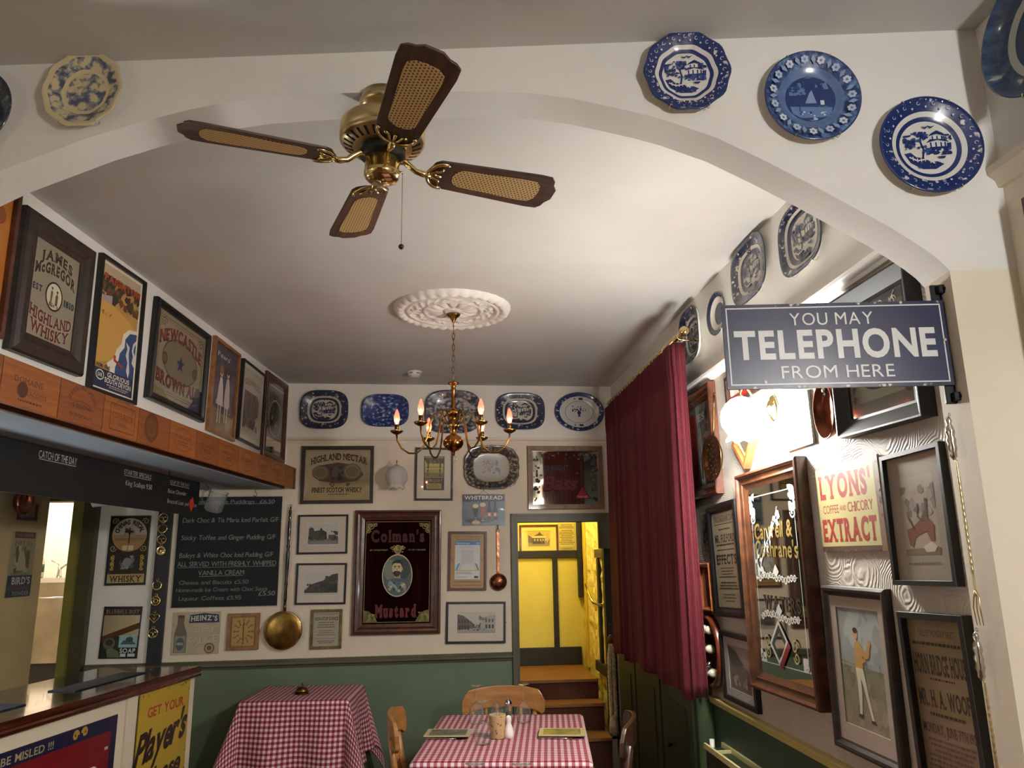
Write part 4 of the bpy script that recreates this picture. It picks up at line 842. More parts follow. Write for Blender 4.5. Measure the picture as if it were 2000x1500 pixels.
def willow_motif(A, s, hue='#1b2c62', paper='#d5d2cb', seed=1, bold=1.0):
    """pagoda, bridge, trees, fence and birds, drawn inside the well of the plate (radius s, centre .5,.5)"""
    q = A.w/A.h; X = lambda x: .5+x*s; Y = lambda y: .5+y*s*q
    def poly(pts, c=hue): A.P([(X(x), Y(y)) for x, y in pts], c)
    def bl(x0, y0, x1, y1, n, r, sd): A.blobs(X(x0), Y(y0), X(x1), Y(y1), n, r*s, [hue, hue, '#3a4f86' if hue == '#1b2c62' else '#4a5066'], sd)
    poly([(-.95, -.25), (-.7, -.2), (-.5, -.4), (-.2, -.45), (0, -.62), (.3, -.6), (.55, -.72), (.2, -.93), (-.3, -.92), (-.75, -.65)])
    poly([(-.1, -.3), (.2, -.12), (.55, -.05), (.9, -.1), (.93, .2), (.7, .18), (.35, .12), (.1, .05)])
    poly([(.05, .02), (.75, .05), (.75, .2), (.05, .18)], paper); 
    for x in (.1, .3, .5, .66): poly([(x, .02), (x+.06, .02), (x+.06, .22), (x, .22)])
    poly([(-.05, .2), (.4, .32), (.86, .22), (.7, .36), (.12, .36)]); poly([(.18, .36), (.62, .36), (.62, .5), (.18, .5)], paper)
    for x in (.2, .38, .56): poly([(x, .34), (x+.05, .34), (x+.05, .5), (x, .5)])
    poly([(.05, .48), (.4, .58), (.78, .48), (.64, .62), (.42, .74), (.2, .62)])
    A.L([(X(-.25), Y(-.45)), (X(-.18), Y(-.1)), (X(-.28), Y(.3)), (X(-.2), Y(.55))], .035*s*2, hue)
    bl(-.1, -.32, .9, -.02, 34, .09, seed+11); bl(-.95, .12, -.45, .5, 16, .08, seed+12); bl(-.5, -.9, .4, -.65, 18, .07, seed+13)
    bl(-.6, .25, .05, .68, 22, .085, seed); bl(.6, .3, .95, .55, 9, .08, seed+1); bl(-.9, -.1, -.5, .3, 12, .08, seed+2); bl(-.5, -.25, -.05, .1, 8, .06, seed+7)
    A.L([(X(-.8), Y(-.42)), (X(-.5), Y(-.58)), (X(-.1), Y(-.52)), (X(.15), Y(-.7))], .03*s*2, paper)
    for x, y in ((-.66, -.48), (-.5, -.55), (-.35, -.55), (-.2, -.53), (0, -.6)): A.L([(X(x), Y(y+.08)), (X(x), Y(y-.1))], .016*s*2, paper)
    for x, y, f in ((-.05, .84, 1), (.2, .86, -1)):
        poly([(x-.16*f, y+.07), (x, y+.03), (x+.17*f, y+.09), (x+.02*f, y-.05)])
    poly([(.3, -.42), (.62, -.4), (.56, -.5), (.36, -.5)]); poly([(-.95, .5), (-.62, .54), (-.66, .46), (-.9, .44)]); bl(.4, -.36, .85, -.25, 5, .05, seed+4)
def plate(w, u, z, W, H, name, label, cat, mat, kind='round', depth=.028, group=None, motif=None, tilt=0.0, out=.004, n=64, clips=True, well=.58):
    root = empty(name, at(w, u, z, out), rot_of(w, tilt), label, cat, group)
    b = MB(); prof = [(.0, .006), (.3, .006), (well-.06, .006), (well, .0075), (well+.07, .012), (well+.12, .0155), (.9, .024), (.97, depth), (1.0, depth-.001), (1.0, depth-.004), (.9, .018), (well+.1, .009), (well, .0)]
    vs = []; uv = []; fs = []
    for t, zz in prof:
        for i in range(n):
            a = 2*PI*i/n; k = plate_shape(kind, a) if t > 0 else 1
            kk = 1+(k-1)*min(1, t*1.15); x, y = t*kk*cos(a), t*kk*sin(a)
            vs.append((x*W/2, y*H/2, zz)); uv.append((t*cos(a), t*sin(a)))
    m = len(prof)
    for j in range(m-1):
        for i in range(n):
            f = (j*n+i, j*n+(i+1) % n, (j+1)*n+(i+1) % n, (j+1)*n+i)
            fs.append(f)
    b.add(vs, fs, 0, True); b.add([(0, 0, 0)], [])
    mi0 = [mat, white_back]
    for k in range(len(b.mi)):
        if k >= 9*n: b.mi[k] = 1
    b.f.append(tuple((m-1)*n+i for i in range(n-1, -1, -1))); b.mi.append(1); b.sm.append(False)
    uv += [(0, 0)]
    if motif:
        A = Art(W, H, .0066, (.25, .4)); motif(A)
        def surf(x, y):
            a = math.atan2(y/H, x/W); k = plate_shape(kind, a); t = math.hypot(x/(W/2), y/(H/2)); t = min(.97, t/(1+(k-1)*min(1, t*1.15)))
            for (t0, z0), (t1, z1) in zip(prof, prof[1:8]):
                if t <= t1: return z0+(z1-z0)*(t-t0)/(t1-t0)
            return depth
        A.m.v = [(x, y, z-.006+surf(x, y)) for x, y, z in A.m.v]
        n0 = len(b.v); b.v += A.m.v; b.f += [tuple(i+n0 for i in f) for f in A.m.f]; b.mi += [i+2 for i in A.m.mi]; b.sm += [False]*len(A.m.f); mi0 += A.mats; uv += [(0, 0)]*len(A.m.v)
    b.uv = uv
    b.build('dish', mi0, root)
    if clips:
        for a in (.35*PI, .65*PI, -.35*PI, -.65*PI):
            k = plate_shape(kind, a); x, y = cos(a)*W/2*k, sin(a)*H/2*k; q = MB()
            q.tube([(x*.86, y*.86, -.001), (x*1.005, y*1.005, depth*.4), (x*1.012, y*1.012, depth+.001), (x*.96, y*.96, depth+.003)], .0012, 5)
            q.build('wire_hook', brass_soft, root)
    return root
wm = lambda s, **k: (lambda A: willow_motif(A, s, **k))
def landscape(A):
    lt, md, dk = '#c3cad6', '#5b77a3', '#1c3366'; rnd = random.Random(8)
    A.O(.5, .5, .262, dk, 40); A.O(.5, .5, .252, '#a9b6cc', 40); A.blobs(.3, .3, .7, .42, 26, .05, [dk, md, '#3a5688'], 3)
    A.P([(.28, .42), (.72, .4), (.7, .33), (.62, .29), (.38, .29), (.3, .34)], md); A.P([(.38, .36), (.66, .35), (.6, .33), (.44, .33)], lt); A.P([(.58, .42), (.58, .52), (.62, .56), (.67, .52), (.68, .42)], dk); A.P([(.6, .43), (.6, .48), (.64, .48), (.64, .43)], lt)
    A.P([(.44, .45), (.49, .56), (.52, .6), (.56, .45)], '#7f95b8'); A.L([(.38, .36), (.375, .5), (.35, .62)], .012, dk); A.L([(.375, .5), (.41, .6)], .008, dk); A.blobs(.28, .54, .46, .7, 34, .026, [dk, md, '#2c4577'], 5); A.blobs(.56, .6, .7, .68, 14, .022, [md, dk], 6)
    A.blobs(.36, .3, .64, .36, 10, .014, [lt, dk], 9)
    for i in range(15):
        a = 2*PI*i/15; cx, cy = .5+.41*cos(a), .5+.41*sin(a)
        for k in range(6): A.O(cx+.027*cos(a+k*PI/3), cy+.027*sin(a+k*PI/3), .0165, lt if i % 2 else '#a9b7d0', 9)
        A.O(cx, cy, .012, md, 9)
        b_ = a+PI/15; A.P([(.5+.36*cos(b_-.05), .5+.36*sin(b_-.05)), (.5+.41*cos(b_-.07), .5+.41*sin(b_-.07)), (.5+.455*cos(b_), .5+.455*sin(b_)), (.5+.41*cos(b_+.05), .5+.41*sin(b_+.05))], '#7f96bd')
def scroll_rim(A, n=18, r=.42, c='#d5d2cb', s=.02):
    for i in range(n):
        a = 2*PI*i/n; cx, cy = .5+r*cos(a), .5+r*sin(a)*1.0
        A.ring(cx, cy, s, s*A.w/A.h, .006, c, 12, a, a+4.4); A.O(.5+(r-.035)*cos(a+PI/n), .5+(r-.035)*sin(a+PI/n), .011, c, 8); A.O(.5+(r+.028)*cos(a+PI/n), .5+(r+.028)*sin(a+PI/n), .007, c, 8)
gp = 'blue and white plates on the arch'
plate('A', .637, 2.902, .228, .236, 'wall_plate', 'willow pattern plate at the top of the arch, left of the three on the right', 'plate', willow, 'scallop', group=gp, motif=lambda A: (willow_motif(A, .26, seed=2), scroll_rim(A, 20, .43)))
plate('A', .958, 2.816, .250, .262, 'wall_plate', 'blue plate with a flowered rim and landscape centre, middle of the three on the arch', 'plate', scenic, 'round', group=gp, well=.56, motif=landscape)
plate('A', 1.243, 2.664, .262, .272, 'wall_plate', 'largest willow pattern plate, lowest of the three on the arch', 'plate', willow, 'round', group=gp, motif=lambda A: (willow_motif(A, .25, seed=6), scroll_rim(A, 18, .43, '#b9bfd0', .018)))
plate('A', -1.002, 2.914, .222, .232, 'wall_plate', 'faded cream plate with a scalloped border at the upper left of the arch', 'plate', faded, 'scallop', group=gp)
plate('A', -1.31, 2.865, .235, .245, 'wall_plate', 'dark blue plate half cut off by the left edge', 'plate', dark_plate, 'round', group=gp)
plate('F', -1.40, 2.845, .40, .335, 'wall_platter', 'big blue platter on the front right wall, cut off by the picture edge', 'platter', glaze('big_blue', '#1d3a62', '#b9c0b6', [(0, .95, .05), (.55, .95, .05), (.64, .1, 0), (.73, .7, .35), (.97, .9, 0)], 7, .06, '#3c5c80', 29), 'oval', .05, out=.006)
pr = 'platters along the end wall'
plate('B', -.976, 2.803, .372, .310, 'wall_platter', 'octagonal willow platter, first from the left on the end wall', 'platter', willow_grey, 'tray', group=pr, motif=wm(.25, hue='#222a44', paper='#bfb8a8', seed=3))
plate('B', -.502, 2.798, .372, .264, 'wall_platter', 'bright blue landscape platter, second from the left on the end wall', 'platter', italian, 'tray', group=pr, clips=False)
plate('B', .033, 2.791, .450, .352, 'wall_platter', 'grey-blue flowered platter hanging behind the chandelier', 'platter', floral_grey, 'tray', group=pr)
plate('B', .578, 2.798, .402, .306, 'wall_platter', 'willow platter right of the chandelier on the end wall', 'platter', willow_grey, 'tray', group=pr, motif=wm(.25, hue='#222a44', paper='#bfb8a8', seed=9))
def vase(A):
    h = '#20305e'; A.P([(.47, .38), (.53, .38), (.515, .42), (.54, .48), (.52, .53), (.48, .53), (.46, .48), (.485, .42)], h); A.blobs(.36, .5, .64, .66, 18, .022, [h, '#5a678c'], 4); A.L([(.5, .5), (.38, .6)], .006, h); A.L([(.5, .5), (.62, .61)], .006, h)
    for y in (.84, .16): A.blobs(.4, y-.03, .6, y+.03, 10, .018, [h], 6)
plate('B', 1.067, 2.797, .412, .322, 'wall_platter', 'white oval platter with a small blue vase, farthest right on the end wall', 'platter', white_blue, 'oval', group=pr, motif=vase, well=.6)
def bouquet(A):
    A.blobs(.34, .36, .66, .5, 16, .03, ['#3a3c52', '#6d4a42', '#55606a'], 2); A.blobs(.34, .5, .62, .66, 18, .028, ['#6d4a42', '#3a3c52', '#8a6a58', '#7a7a84'], 3); A.L([(.36, .38), (.5, .5), (.42, .64)], .008, '#4a3c3a'); A.L([(.6, .4), (.5, .5), (.62, .62)], .008, '#3f4352'); A.blobs(.56, .36, .66, .48, 8, .028, ['#283056'], 5)
    for x, y, rx, ry in ((.5, .93, .17, .05), (.5, .07, .17, .05), (.075, .5, .042, .17), (.925, .5, .042, .17)):
        A.E(x, y, rx, ry, '#20243a', dz=.0165 if rx < .1 else .0); A.E(x, y, rx*.85, ry*.8, '#a9a090'); A.blobs(x-rx*.6, y-ry*.5, x+rx*.6, y+ry*.5, 8, .016, ['#6a3a34', '#2c3454', '#70675c'], int(x*9))
def bouquet_flat(A): 
    bouquet(A)
plate('B', .341, 2.345, .440, .350, 'wall_platter', 'brown floral platter with a white centre, below the chandelier', 'platter', imari, 'lobed', motif=lambda A: (A.blobs(.34, .36, .66, .5, 16, .03, ['#3a3c52', '#6d4a42', '#55606a'], 2), A.blobs(.34, .5, .62, .66, 18, .028, ['#6d4a42', '#3a3c52', '#8a6a58', '#7a7a84'], 3), A.L([(.36, .38), (.5, .5), (.42, .64)], .008, '#4a3c3a'), A.L([(.6, .4), (.5, .5), (.62, .62)], .008, '#3f4352'), A.blobs(.56, .36, .66, .48, 8, .028, ['#283056'], 5)), well=.66)
pw = 'platters high on the right wall'
plate('R', -3.86, 2.81, .33, .30, 'wall_platter', 'dark blue platter beside the end of the curtain pole', 'platter', willow_grey, 'tray', .04, group=pw, motif=wm(.25, hue='#222a44', paper='#8f9aa6', seed=12))
plate('R', -3.465, 2.805, .255, .215, 'wall_platter', 'small dark rimmed platter partly hidden by the left end of the telephone sign', 'platter', glaze('cream_band', '#222c48', '#cfc8ba', [(0, .8, .3), (.5, .05, 0), (.76, .85, .2)], 8, .05, seed=31), 'oval', .028, group=pw)
plate('R', -3.04, 2.865, .385, .275, 'wall_platter', 'willow platter behind the top edge of the telephone sign', 'platter', willow_grey, 'tray', .03, group=pw, motif=wm(.26, hue='#222a44', paper='#bfb8a8', seed=15))
plate('R', -2.55, 2.812, .345, .275, 'wall_platter', 'willow platter highest on the right wall, tucked under the arch', 'platter', glaze('willow_wide', '#222a44', '#bfb8a8', [(0, .12, .0), (.6, .95, .06), (.72, .1, 0), (.79, .66, .5), (.95, .9, .1)], 8, .05, seed=33), 'tray', .03, group=pw, motif=wm(.28, hue='#222a44', paper='#bfb8a8', seed=18), well=.64)
plate('R', -2.20, 2.83, .28, .27, 'wall_platter', 'platter almost wholly hidden behind the arch, its lower rim showing', 'platter', willow_grey, 'oval', .03, group=pw)

# ------------------------------------------------------------------ things on the right wall
def art_mil(a):
    a.R(0, 0, 1, 1, '#2c2622'); a.R(.04, .03, .96, .97, '#6f675e'); a.R(.05, .03, .3, .9, '#8a1620'); a.blobs(.3, .6, .9, .95, 26, .09, ['#8c8782', '#3a3432', '#55504c', '#23201f'], 4); a.T('ES', .6, .82, .3, .09, '#b9b3aa', .02, .03); a.P([(.3, .05), (.95, .05), (.95, .6), (.7, .62), (.5, .5), (.34, .4)], '#8c8375')
    a.P([(.55, .1), (.6, .45), (.68, .5), (.74, .45), (.78, .1)], '#2b2624'); a.O(.67, .53, .04, '#4a3a30'); a.P([(.4, .08), (.44, .3), (.5, .3), (.52, .08)], '#3c3431'); a.L([(.6, .45), (.42, .3)], .03, '#2b2624')
picture('R', -3.850, 2.212, .463, .564, 1.3, 'framed_print', 'red and grey military print in a deep mahogany frame beside the curtain', 'picture', .065, .04, frame_brown, art_mil, 'ogee', finish=(.3, .6))
def art_red(a): a.R(0, 0, 1, 1, '#b3231f'); a.R(0, 0, .3, 1, '#7d1a1c'); a.blobs(.04, .3, .26, .9, 10, .08, ['#9a9690', '#bab6b0'], 3); a.P([(.3, .0), (1, .0), (1, .2)], '#8c1a1a')
picture('R', -3.19, 2.40, .52, .16, 2, 'framed_sign', 'red sign in a dark frame directly above the lit lamp', 'sign', .02, .02, frame_darkwood, art_red)
# diamond shaped knot board
root = empty('knot_board', at('R', -3.262, 2.135, .001), rot_of('R', 45), 'diamond-hung wooden frame with gold rope below the lit lamp', 'frame')
MB().frame(.17, .17, .02, .035, PROF['flat']).build('frame', C('#7a4420', .5), root); MB().box((-.066, -.066, .002), (.066, .066, .012)).build('backing', C('#3b332c', .7), root)
b = MB(); sq = [(-.05, -.05), (.05, -.05), (.05, .05), (-.05, .05)]
pts = []
for i in range(4):
    for k in range(22):
        f = k/22; x = sq[i][0]+(sq[(i+1) % 4][0]-sq[i][0])*f; y = sq[i][1]+(sq[(i+1) % 4][1]-sq[i][1])*f; pts.append((x+.0015*sin(k*2.2), y+.0015*cos(k*2.2), .018))
b.tube(pts, [.005+.0012*sin(i*1.9) for i in range(len(pts))], 6, closed=True); b.build('rope_border', noisy('gold_rope', '#8a7138', '#c2a65c', 80, .6), root)
def art_cakes(a):
    a.R(0, 0, 1, 1, '#a8a69c'); a.B(.02, .02, .98, .98, .01, '#6d6b62'); a.E(.42, .66, .2, .22, '#8a6a5c'); a.blobs(.66, .5, .95, .9, 14, .06, ['#4a4a44', '#63625a'], 3); a.blobs(.05, .55, .2, .8, 6, .05, ['#4a4a44'], 5); a.R(.06, .07, .94, .2, '#c9c6ba'); a.T('BANBURY CAKES', .5, .135, .82, .08, '#33302b', .01, .03); a.blobs(.08, .22, .92, .32, 22, .05, ['#55544c', '#7b7a70', '#3c3b36'], 9)
tin_sign('R', -2.762, 2.137, .233, .200, .7, 'mirror_sign', 'small silvery cakes sign to the right of the lit lamp', 'sign', '#a8a69c', art_cakes, (.25, .3), .012)
# oval copper pan
root = empty('copper_pan', at('R', -2.496, 2.130, .003), rot_of('R', 0), 'oval copper pan with a small silver emblem, beside the lamp', 'pan')
MB().lathe([(.0, .006), (.06, .008), (.085, .016), (.094, .034), (.099, .037), (.100, .034), (.09, .012), (.07, .0), (.0, .0)], 40, sx=.72, sy=1.02).build('bowl', copper_dark, root)
b = MB(); b.lathe([(0, 0), (.010, .002), (.012, .006), (.006, .011), (0, .012)], 14, c=(0, .075, .02)); b.lathe([(0, 0), (.007, .002), (.007, .006), (0, .01)], 12, c=(0, .057, .018)); b.tube([(-.012, .085, .028), (0, .094, .03), (.012, .085, .028)], .003, 6); b.build('emblem', silver, root)
def art_english(a):
    a.R(0, 0, 1, 1, mirror_dim); a.R(0, 0, 1, 1, '#4a4b42'); a.R(.1, .12, .9, .72, '#6d6b58'); a.E(.5, .4, .33, .2, '#232c2e'); a.ring(.5, .4, .33, .2, .02, '#11181a'); a.T('ENGLISH', .5, .64, .5, .07, '#1b1d1c', .03, .03, arch=.05); a.T('Leather', .5, .44, .34, .1, '#475a5c', .02); a.T('Goods', .48, .35, .3, .08, '#475a5c', .02)
    a.R(0, .78, 1, 1, '#191817'); c = '#b5b1a4'
    for i in range(16):
        x = .1+.05*i; a.scroll(x, .86+.05*sin(i*1.3), .045, c, 1 if i % 2 else -1, 1, .012)
    a.blobs(.3, .8, .7, .9, 18, .03, [c, '#8f8b80'], 3); a.spray([(.7, .82), (.8, .9), (.88, .97)], .05, c)
    for i in range(14): a.scroll(.09 if i % 2 else .91, .12+.045*i, .03, '#2b2a26', 1 if i % 2 else -1, 1, .01)
picture('R', -2.166, 2.243, .458, .461, -.9, 'framed_mirror', 'dark mirror in a heavy black frame, half hidden behind the telephone sign', 'mirror', .055, .05, noisy('frame_ebony', '#100f0f', '#1b1a1a', 12, .45), art_english, 'slope', finish=(.12, .6))
def art_lyons(a):
    a.R(0, 0, 1, 1, '#a69c68'); a.R(.0, .0, 1, .06, '#4a2f22'); a.R(.93, .0, 1, 1, '#6b4c38'); a.R(0, .965, 1, 1, '#5a4034'); a.R(.0, .06, .93, .965, '#a99f6c'); r = '#8a1f14'
    a.T("LYONS'", .47, .755, .84, .27, r, .045, .06, gap=.05); a.T('COFFEE', .21, .49, .27, .1, r, .0, .02, gap=.06); a.T('AND', .415, .49, .1, .06, r, .0); a.T('CHICORY', .68, .495, .38, .115, r, .0, .02, gap=.06); a.T('EXTRACT', .47, .25, .86, .25, r, .045, .05, gap=.04)
    a.blobs(0, 0, 1, .03, 14, .015, ['#3a2418', '#7d6a48'], 2); a.blobs(.96, .05, 1, .95, 12, .012, ['#3a2418', '#8c7a55'], 5)
tin_sign('R', -2.454, 1.797, .408, .296, 0, 'tin_sign', 'cream tin coffee and chicory sign with big red letters', 'sign', '#b9af7c', art_lyons, (.5, .0), .008)
def art_sport(a):
    a.R(0, 0, 1, 1, '#958a7c'); a.R(.2, .2, .8, .82, '#a09382'); a.blobs(.2, .5, .8, .75, 24, .08, ['#857a70', '#9a8e7e', '#6f675f', '#8d8478'], 4); a.R(.2, .2, .8, .25, '#7b6c5a')
    a.P([(.26, .4), (.4, .43), (.52, .48), (.68, .47), (.74, .42), (.72, .3), (.66, .3), (.6, .38), (.4, .34), (.34, .26), (.28, .28)], '#7d4f3a'); a.P([(.5, .46), (.6, .55), (.66, .53), (.64, .46)], '#5f4a3c'); a.P([(.52, .26), (.66, .3), (.76, .26), (.7, .22), (.56, .22)], '#c2b5a2'); a.L([(.5, .6), (.47, .5), (.56, .46)], .02, '#4a3f3a'); a.O(.64, .62, .025, '#3a3230'); a.L([(.64, .6), (.62, .5)], .035, '#54443c'); a.L([(.4, .4), (.3, .5)], .02, '#54443c')
    a.dash(.22, .12, .78, .15, 1, '#6f665a', 2, .5)
picture('R', -2.071, 1.743, .290, .381, 1.2, 'framed_print', 'old hunting print on a wide grey mount, black frame right of the coffee sign', 'picture', .014, .025, frame_black, art_sport, paper='#958a7c', finish=(.3, .5), lean=-1.5)
def art_waters(a):
    a.R(0, 0, 1, 1, mirror_m); w = '#cfd0c8'; d = '#8a7440'
    a.R(.06, .945, .94, .95, w); a.R(.06, .06, .94, .065, w); a.R(.06, .06, .068, .95, w); a.R(.932, .06, .94, .95, w)
    for x in (.09, .91):
        for y in (.93, .87, .1): a.blobs(x-.06, y-.04, x+.06, y+.04, 12, .035, [w], int(x*10+y*20))
        a.scroll(x, .83, .05, w, 1 if x < .5 else -1, -1, .015)
    a.T('Cantrell &', .5, .755, .76, .09, '#4a3d22', .02, .0, .08); a.T('Cantrell &', .49, .757, .76, .088, d, .01, 0, .08)
    a.T("Cochrane's", .53, .655, .84, .09, '#4a3d22', .02, 0, .08, rise=-.02); a.T("Cochrane's", .52, .657, .84, .088, d, .01, 0, .08, rise=-.02)
    a.T('WATERS', .55, .375, .72, .075, '#3a3128', .02, .05, rise=-.01)
    a.spray([(.14, .5), (.2, .58), (.34, .68), (.46, .74), (.56, .8), (.62, .87)], .085, w, .012, 4); a.spray([(.12, .5), (.13, .6), (.16, .66)], .06, w, .012, 9)
    for y in (.505, .305):
        for i in range(13):
            x = .16+i*.057; a.scroll(x, y+.012*sin(i*PI/6), .032, w, 1 if i % 2 else -1, 1 if i % 3 else -1, .014)
        a.P([(.44, y+.03), (.5, y+.07), (.56, y+.03), (.5, y)], w); a.L([(.1, y), (.9, y)], .006, w)
    q = a.w/a.h; cx, cy, R = .46, .165, .2
    dm = lambda r, c: a.P([(cx, cy+r*q), (cx+r, cy), (cx, cy-r*q), (cx-r, cy)], c)
    dm(R, w); dm(R*.82, '#243a34'); a.P([(cx, cy-R*q), (cx+R, cy), (cx+R*.72, cy+R*.28*q), (cx-R*.28, cy-R*.72*q)], w); a.P([(cx, cy-R*q), (cx+R, cy), (cx+R*.8, cy+R*.2*q), (cx-R*.2, cy-R*.8*q)], '#7d1f24'); dm(R*.5, mirror_m)
    for x in (.2, .74): a.scroll(x, .17, .06, '#a89a6c', 1, 1, .016); a.scroll(x+.02, .12, .05, '#a89a6c', -1, -1, .016)
picture('R', -3.032, 1.547, .616, .899, 1.1, 'framed_mirror', 'tall engraved mirror with a ribbed brown frame in the middle of the right wall', 'mirror', .07, .05, wood('frame_ribbed', '#301a10', '#57331d', 'o', 4, .35, .3), art_waters, 'ogee', finish=(.3, .4), lean=-.6, out=.006)
def art_fulford(a):
    a.R(0, 0, 1, 1, '#857b63'); k = '#231d15'
    a.T('TWO BAZAAR DAY', .5, .93, .88, .07, k, .02, .03, gap=.05); a.dash(.08, .86, .92, .88, 1, k, 2, .5); a.dash(.15, .8, .85, .83, 1, k, 3, .5); a.T('MR. FULFORD', .5, .72, .86, .085, k, .02, .03, gap=.05); a.dash(.05, .635, .95, .665, 1, k, 5, .6); a.dash(.1, .585, .9, .61, 1, k, 6, .5); a.T('EFFECTS', .5, .5, .86, .1, k, .03, .04, gap=.05)
    a.dash(.1, .3, .9, .42, 4, k, 7, .4); a.dash(.04, .18, .96, .27, 3, k, 8, .5); a.dash(.2, .05, .8, .15, 3, k, 9, .4)
picture('R', -3.620, 1.623, .399, .537, 1.9, 'framed_handbill', 'auction bill in a thick black frame, left of the tall engraved mirror', 'handbill', .045, .03, frame_black, art_fulford, 'round', paper='#857b63')
def art_punch(a):
    a.R(0, 0, 1, 1, '#a59c8c'); a.T('PUNCH', .5, .91, .8, .1, '#2f2a26', .02, .03); a.R(.08, .14, .92, .83, '#7d756a'); a.blobs(.1, .18, .9, .8, 40, .09, ['#3a3531', '#57504a', '#8f877a', '#2a2623'], 6); a.dash(.1, .03, .9, .1, 2, '#4a443d', 3, .4)
tin_sign('R', -3.905, 1.772, .150, .246, 1.0, 'magazine_cover', 'small unframed black and white magazine cover near the curtain cord', 'print', '#a59c8c', art_punch, (.6, .1), .004)
def art_small(a): a.R(0, 0, 1, 1, '#6f4034'); a.blobs(.1, .1, .9, .9, 30, .12, ['#5a332a', '#7d4c3c', '#8a5f4a', '#4a2a24'], 4)
picture('R', -3.926, 1.482, .180, .241, 2.5, 'framed_print', 'little reddish picture in a thin wooden frame under the magazine cover', 'picture', .022, .03, wood('frame_redwood', '#7d3f20', '#a8623a', 'o', 4, .35, .3), art_small, 'round')
def art_river(a):
    a.R(0, 0, 1, 1, '#8f887c'); a.P([(0, .55), (.4, .62), (1, .5), (1, 0), (0, 0)], '#655f55'); a.P([(0, .55), (0, .95), (.3, .9), (.7, .6), (.4, .55)], '#55504a'); a.blobs(.1, .1, .9, .35, 16, .07, ['#847d70', '#9a9386', '#5a554c'], 4)
picture('R', -3.566, 1.131, .404, .311, .3, 'framed_photograph', 'grey river photograph in a black frame, below the auction bill', 'picture', .022, .025, frame_black, art_river, mount=('#a9a39a', (.14, .14, .88, .86)), finish=(.3, .5))
def art_boxer(a):
    a.R(0, 0, 1, 1, '#8b8779'); a.R(0, .5, 1, 1, '#8f948f'); a.blobs(0, .55, 1, 1, 20, .16, ['#98a09e', '#8a8f8a', '#a0a5a0'], 3); a.R(0, 0, 1, .5, '#77745c'); a.blobs(0, .0, 1, .5, 30, .12, ['#6c6a52', '#807c62', '#767258', '#8a8468'], 5)
    for x in (.1, .36, .62, .9): a.L([(x, .47), (x, .56)], .008, '#57543f')
    a.L([(.02, .53), (.98, .5)], .006, '#57543f'); sk = '#b58a5a'
    a.P([(.36, .5), (.36, .62), (.38, .7), (.44, .73), (.52, .7), (.55, .62), (.53, .5)], '#b08c48'); a.E(.42, .78, .05, .04, sk); a.E(.42, .81, .055, .025, '#3d2c20'); a.P([(.5, .69), (.62, .64), (.68, .71), (.73, .7), (.7, .61), (.63, .585), (.53, .61)], sk); a.O(.72, .72, .035, sk); a.P([(.4, .68), (.5, .57), (.6, .6), (.61, .57), (.5, .53), (.38, .6)], sk)
    a.P([(.36, .5), (.53, .5), (.6, .3), (.68, .1), (.63, .1), (.5, .36), (.46, .42), (.46, .3), (.42, .12), (.37, .12), (.38, .36)], '#c6c0a8'); a.P([(.35, .12), (.44, .12), (.44, .09), (.33, .09)], '#2b2620'); a.P([(.61, .1), (.7, .1), (.74, .07), (.62, .07)], '#2b2620')
picture('R', -2.480, 1.271, .404, .530, -.1, 'framed_print', 'print of a bare-knuckle fighter in a dark brown frame, under the coffee sign', 'picture', .035, .03, frame_darkwood, art_boxer, 'round', mount=('#9d9284', (.12, .12, .9, .92)), finish=(.3, .5), lean=-.8)
def art_horn(a):
    a.R(0, 0, 1, 1, '#7d6a4b'); k = '#2c2216'; a.T('SALE BY MONDAY NEXT', .5, .93, .62, .035, k, .0, .02); a.dash(.05, .86, .95, .89, 1, k, 2, .5); a.T('HORN BRIDGE HOUSE', .5, .775, .92, .1, k, .03, .03, gap=.05); a.dash(.2, .69, .8, .71, 1, k, 3, .5); a.T('MR. H. A. WOOFF', .5, .605, .9, .085, k, .03, .03, gap=.06); a.dash(.08, .51, .92, .54, 1, k, 4, .5); a.T('MONDAY, JUNE 7TH 1909', .5, .455, .9, .05, k, .01, .02); a.dash(.04, .03, .96, .41, 15, '#4d3f2b', 5, .5)
picture('R', -2.060, 1.200, .290, .560, 1.6, 'framed_handbill', 'brown house-sale bill in a black frame at the lower right', 'handbill', .018, .03, frame_black, art_horn, paper='#7d6a4b')
# oval plaque with white eggs
root = empty('egg_plaque', at('R', -3.92, 1.169, .002), rot_of('R', 0), 'oval mahogany plaque set with white egg-shaped knobs, beside the curtain hem', 'plaque')
MB().lathe([(0, .006), (.13, .006), (.14, .02), (.148, .024), (.155, .036), (.165, .038), (.172, .028), (.176, .014), (.174, 0), (0, 0)], 40, sx=.86, sy=1.0).build('board', mahogany, root)
for x, y in ((-.022, .105), (.03, .105), (.02, .012), (-.06, .012), (-.016, -.1), (.038, -.1)):
    MB().sphere((0, 0, 0), .022, 10, sz=1.25).build('egg', C('#d6cdb6', .35), root, (x, y, .026))
MB().lathe([(.004, 0), (.006, .01), (.014, .02), (.004, .045), (0, .05)], 12, R=Matrix.Rotation(.6, 3, 'X'), c=(.02, -.045, .02)).build('spoon', silver, root)
